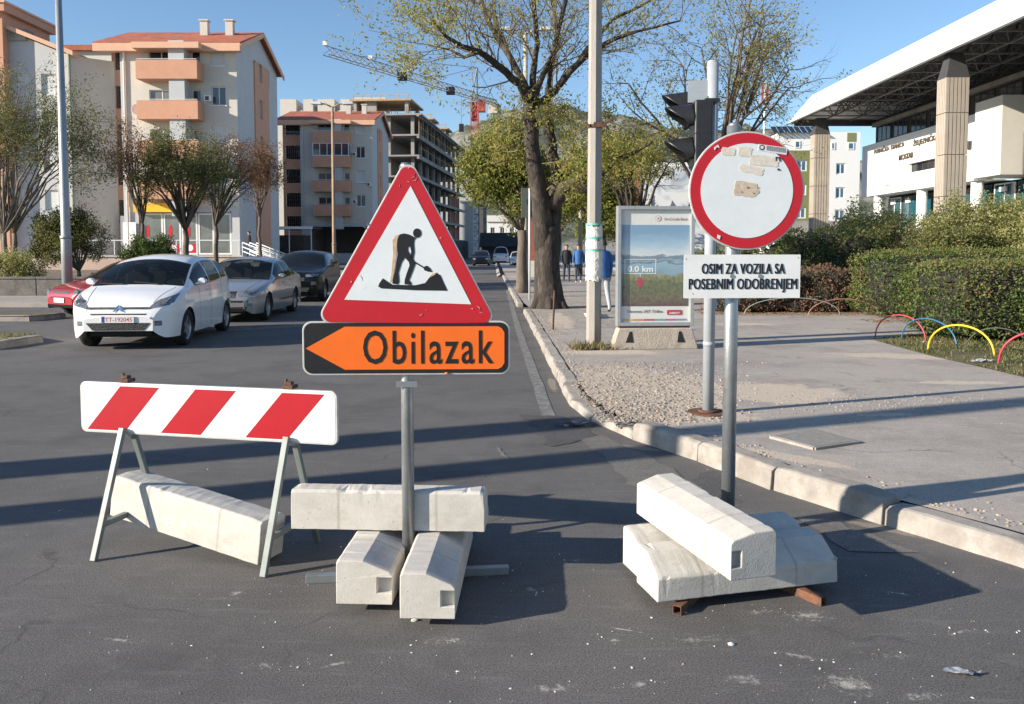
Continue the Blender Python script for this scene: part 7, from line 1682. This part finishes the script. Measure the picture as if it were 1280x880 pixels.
# ------------------------------------------------------------------ people
def person(label, loc, rotz, stride, top, legs, shoe, hair, bare=False, group=None, lean=.02, arm=.12, hood=None):
    """one continuous body grown over a skeleton, clothing by zone, hair and jacket as children"""
    J = {}; H = 1.76; s = stride
    V = [('pel', (0, 0, .95), .135), ('wai', (0, -lean*.5, 1.10), .125), ('che', (0, -lean, 1.30), .155), ('shc', (0, -lean, 1.43), .10), ('nec', (0, -lean*1.3, 1.52), .052), ('hea', (0, -lean*1.5-.01, 1.62), .088), ('cro', (0, -lean*1.5, 1.70), .075),
         ('hiL', (.09, 0, .90), .10), ('knL', (.10, -s*.5-.02, .50), .066), ('anL', (.10, -s+.02*0, .10), .044), ('toL', (.115, -s-.14, .035), .036),
         ('hiR', (-.09, 0, .90), .10), ('knR', (-.10, s*.30-.04, .50), .066), ('anR', (-.10, s*.9, .12), .044), ('toR', (-.115, s*.9-.13, .045), .036),
         ('slL', (.17, -lean, 1.42), .068), ('elL', (.235, arm*.5-.0, 1.14), .046), ('wrL', (.24, -.02+arm*.2, .90), .033), ('haL', (.24, -.05+arm*.1, .82), .036),
         ('slR', (-.17, -lean, 1.42), .068), ('elR', (-.235, -arm*.3, 1.14), .046), ('wrR', (-.24, -.16*0-arm*.9, .91), .033), ('haR', (-.24, -arm*1.1, .83), .036)]
    E = [('pel', 'wai'), ('wai', 'che'), ('che', 'shc'), ('shc', 'nec'), ('nec', 'hea'), ('hea', 'cro'), ('pel', 'hiL'), ('hiL', 'knL'), ('knL', 'anL'), ('anL', 'toL'), ('pel', 'hiR'), ('hiR', 'knR'), ('knR', 'anR'), ('anR', 'toR'), ('shc', 'slL'), ('slL', 'elL'), ('elL', 'wrL'), ('wrL', 'haL'), ('shc', 'slR'), ('slR', 'elR'), ('elR', 'wrR'), ('wrR', 'haR')]
    ix = {n: i for i, (n, _, _) in enumerate(V)}
    for side in ('L', 'R'):                                   # five short fingers from each palm
        h = [v for v in V if v[0] == 'ha'+side][0][1]
        for f in range(5):
            dx = (-.0 if f < 4 else 0); yy = h[1]-.030+.018*f if f < 4 else h[1]-.045; zz = h[2]-.045 if f < 4 else h[2]-.0; e = h[2]-.10+(.012 if f in (0, 3) else 0) if f < 4 else h[2]-.055
            ix['f%s%d' % (side, f)] = len(V); V.append(('f%s%d' % (side, f), (h[0], yy-(.015 if f == 4 else 0), zz), .009)); ix['g%s%d' % (side, f)] = len(V); V.append(('g%s%d' % (side, f), (h[0]-.01*(1 if side == 'L' else -1), yy-(.02 if f == 4 else .006), e), .0075))
            E += [('ha'+side, 'f%s%d' % (side, f)), ('f%s%d' % (side, f), 'g%s%d' % (side, f))]
    me = bpy.data.meshes.new('body'); me.from_pydata([v[1] for v in V], [(ix[a], ix[b]) for a, b in E], []); ob = bpy.data.objects.new('body', me); col.objects.link(ob)
    md = ob.modifiers.new('skin', 'SKIN'); md.branch_smoothing = .6
    sv = me.skin_vertices[0].data
    for i, v in enumerate(V):
        r = v[2]; sv[i].radius = (r, r*(.72 if v[0] in ('pel', 'wai', 'che') else 1)); sv[i].use_root = v[0] == 'pel'
    ob.modifiers.new('sub', 'SUBSURF').levels = 1
    dg = bpy.context.evaluated_depsgraph_get(); dg.update(); m2 = bpy.data.meshes.new_from_object(ob.evaluated_get(dg)); bpy.data.objects.remove(ob)
    skin = mat('skin', (.42, .25, .18), .6, .08, 9)
    m2.materials.clear()
    for m in (skin, top, legs, shoe): m2.materials.append(m)
    for p in m2.polygons:
        c = p.center; p.use_smooth = True
        if c.z > 1.50 or (abs(c.x) > .18 and c.z < .885 and c.z > .6): p.material_index = 0
        elif c.z > .93 or (abs(c.x) > .185 and c.z > .86): p.material_index = 1
        elif c.z > .085: p.material_index = 2
        else: p.material_index = 3
    t = empty('person', loc, label, 'person', rotz=rotz, group=group)
    inst('body', m2, t)
    hy = -lean*1.5
    h = MB(); rows = []
    for i in range(9):
        a = math.pi*.62*i/8; rows.append([(.094*math.sin(a)*math.cos(b), hy+.012+.105*math.sin(a)*math.sin(b)+(.0 if math.sin(b) > -.3 else .028*math.sin(a)), 1.645+.105*math.cos(a)+(.05 if math.sin(b) < -.3 and i > 4 else 0)) for b in [2*math.pi*j/16 for j in range(17)]])
    h.grid(rows, 0, True); h.build('hair', hair, t)
    f = MB()
    for x in (-.032, .032): f.tube([(x, hy-.098, 1.635), (x, hy-.088, 1.635)], .009, 6)
    f.build('eyes', M_dark, t)
    f = MB(); f.add([(-.012, hy-.092, 1.598), (.012, hy-.092, 1.598), (0, hy-.116, 1.602), (0, hy-.090, 1.642)], [(0, 1, 2), (1, 3, 2), (3, 0, 2)]); f.build('nose', skin, t)
    f = MB(); f.b(-.024, .024, hy-.093, hy-.084, 1.572, 1.580); f.build('mouth', mat('lips', (.3, .12, .1), .6), t)
    f = MB()
    for sg in (-1, 1): f.tube([(sg*.086, hy, 1.60), (sg*.094, hy+.01, 1.645)], [.012, .018], 6)
    f.build('ears', skin, t)
    # open jacket hem and collar give the clothes an edge
    j = MB(); rows = []
    for z, rx, ry in ((.84, .185, .145), (.95, .18, .14), (1.10, .165, .125), (1.28, .19, .135), (1.40, .17, .115), (1.475, .085, .075)):
        rows.append([(rx*math.cos(2*math.pi*k/18), -lean*(z-.9)*2+ry*math.sin(2*math.pi*k/18), z) for k in range(19)])
    j.grid(rows, 0, True); j.build('jacket', top, t)
    if hood:
        q = MB(); q.tube([(0, -lean+.10, 1.44), (0, -lean+.12, 1.52)], [.10, .06], 10); q.build('hood', hood, t)
    return t
jb = mat('jacket_black', (.014, .014, .016), .8, .2, 6); jbl = mat('jacket_blue', (.02, .10, .30), .7, .15, 6); jn = mat('jeans_navy', (.03, .04, .07), .85, .2, 8); jg = mat('jeans_pale', (.34, .36, .38), .85, .15, 8); shd = mat('shoe_dark', (.02, .02, .02), .6); shw = mat('shoe_white', (.6, .6, .58), .6); hdk = mat('hair_dark', (.03, .02, .014), .8, .3, 40); hbr = mat('hair_brown', (.10, .06, .035), .8, .3, 40)
b = G(708, 352, .118); person('person in a black jacket and dark jeans walking towards the camera', (b.x, b.y, .118), R(6), .16, jb, jn, shd, hbr, group='people walking up the pavement')
b = G(723, 353.5, .118); person('person in a bright blue jacket and jeans walking beside the one in black', (b.x, b.y, .118), R(-4), -.18, jbl, jn, shw, hdk, group='people walking up the pavement')
b = G(757, 391, .118); person('person in a blue jacket and pale trousers, mostly hidden behind the concrete pole', (b.x-.07, b.y, .118), R(195), .24, jbl, jg, shd, hdk)
b = P(312, 306, 55); person('person in dark clothes at the top of the stairs by the shop', (-17.5, 55.2, 1.1), R(-70), .12, jb, jn, shd, hdk)
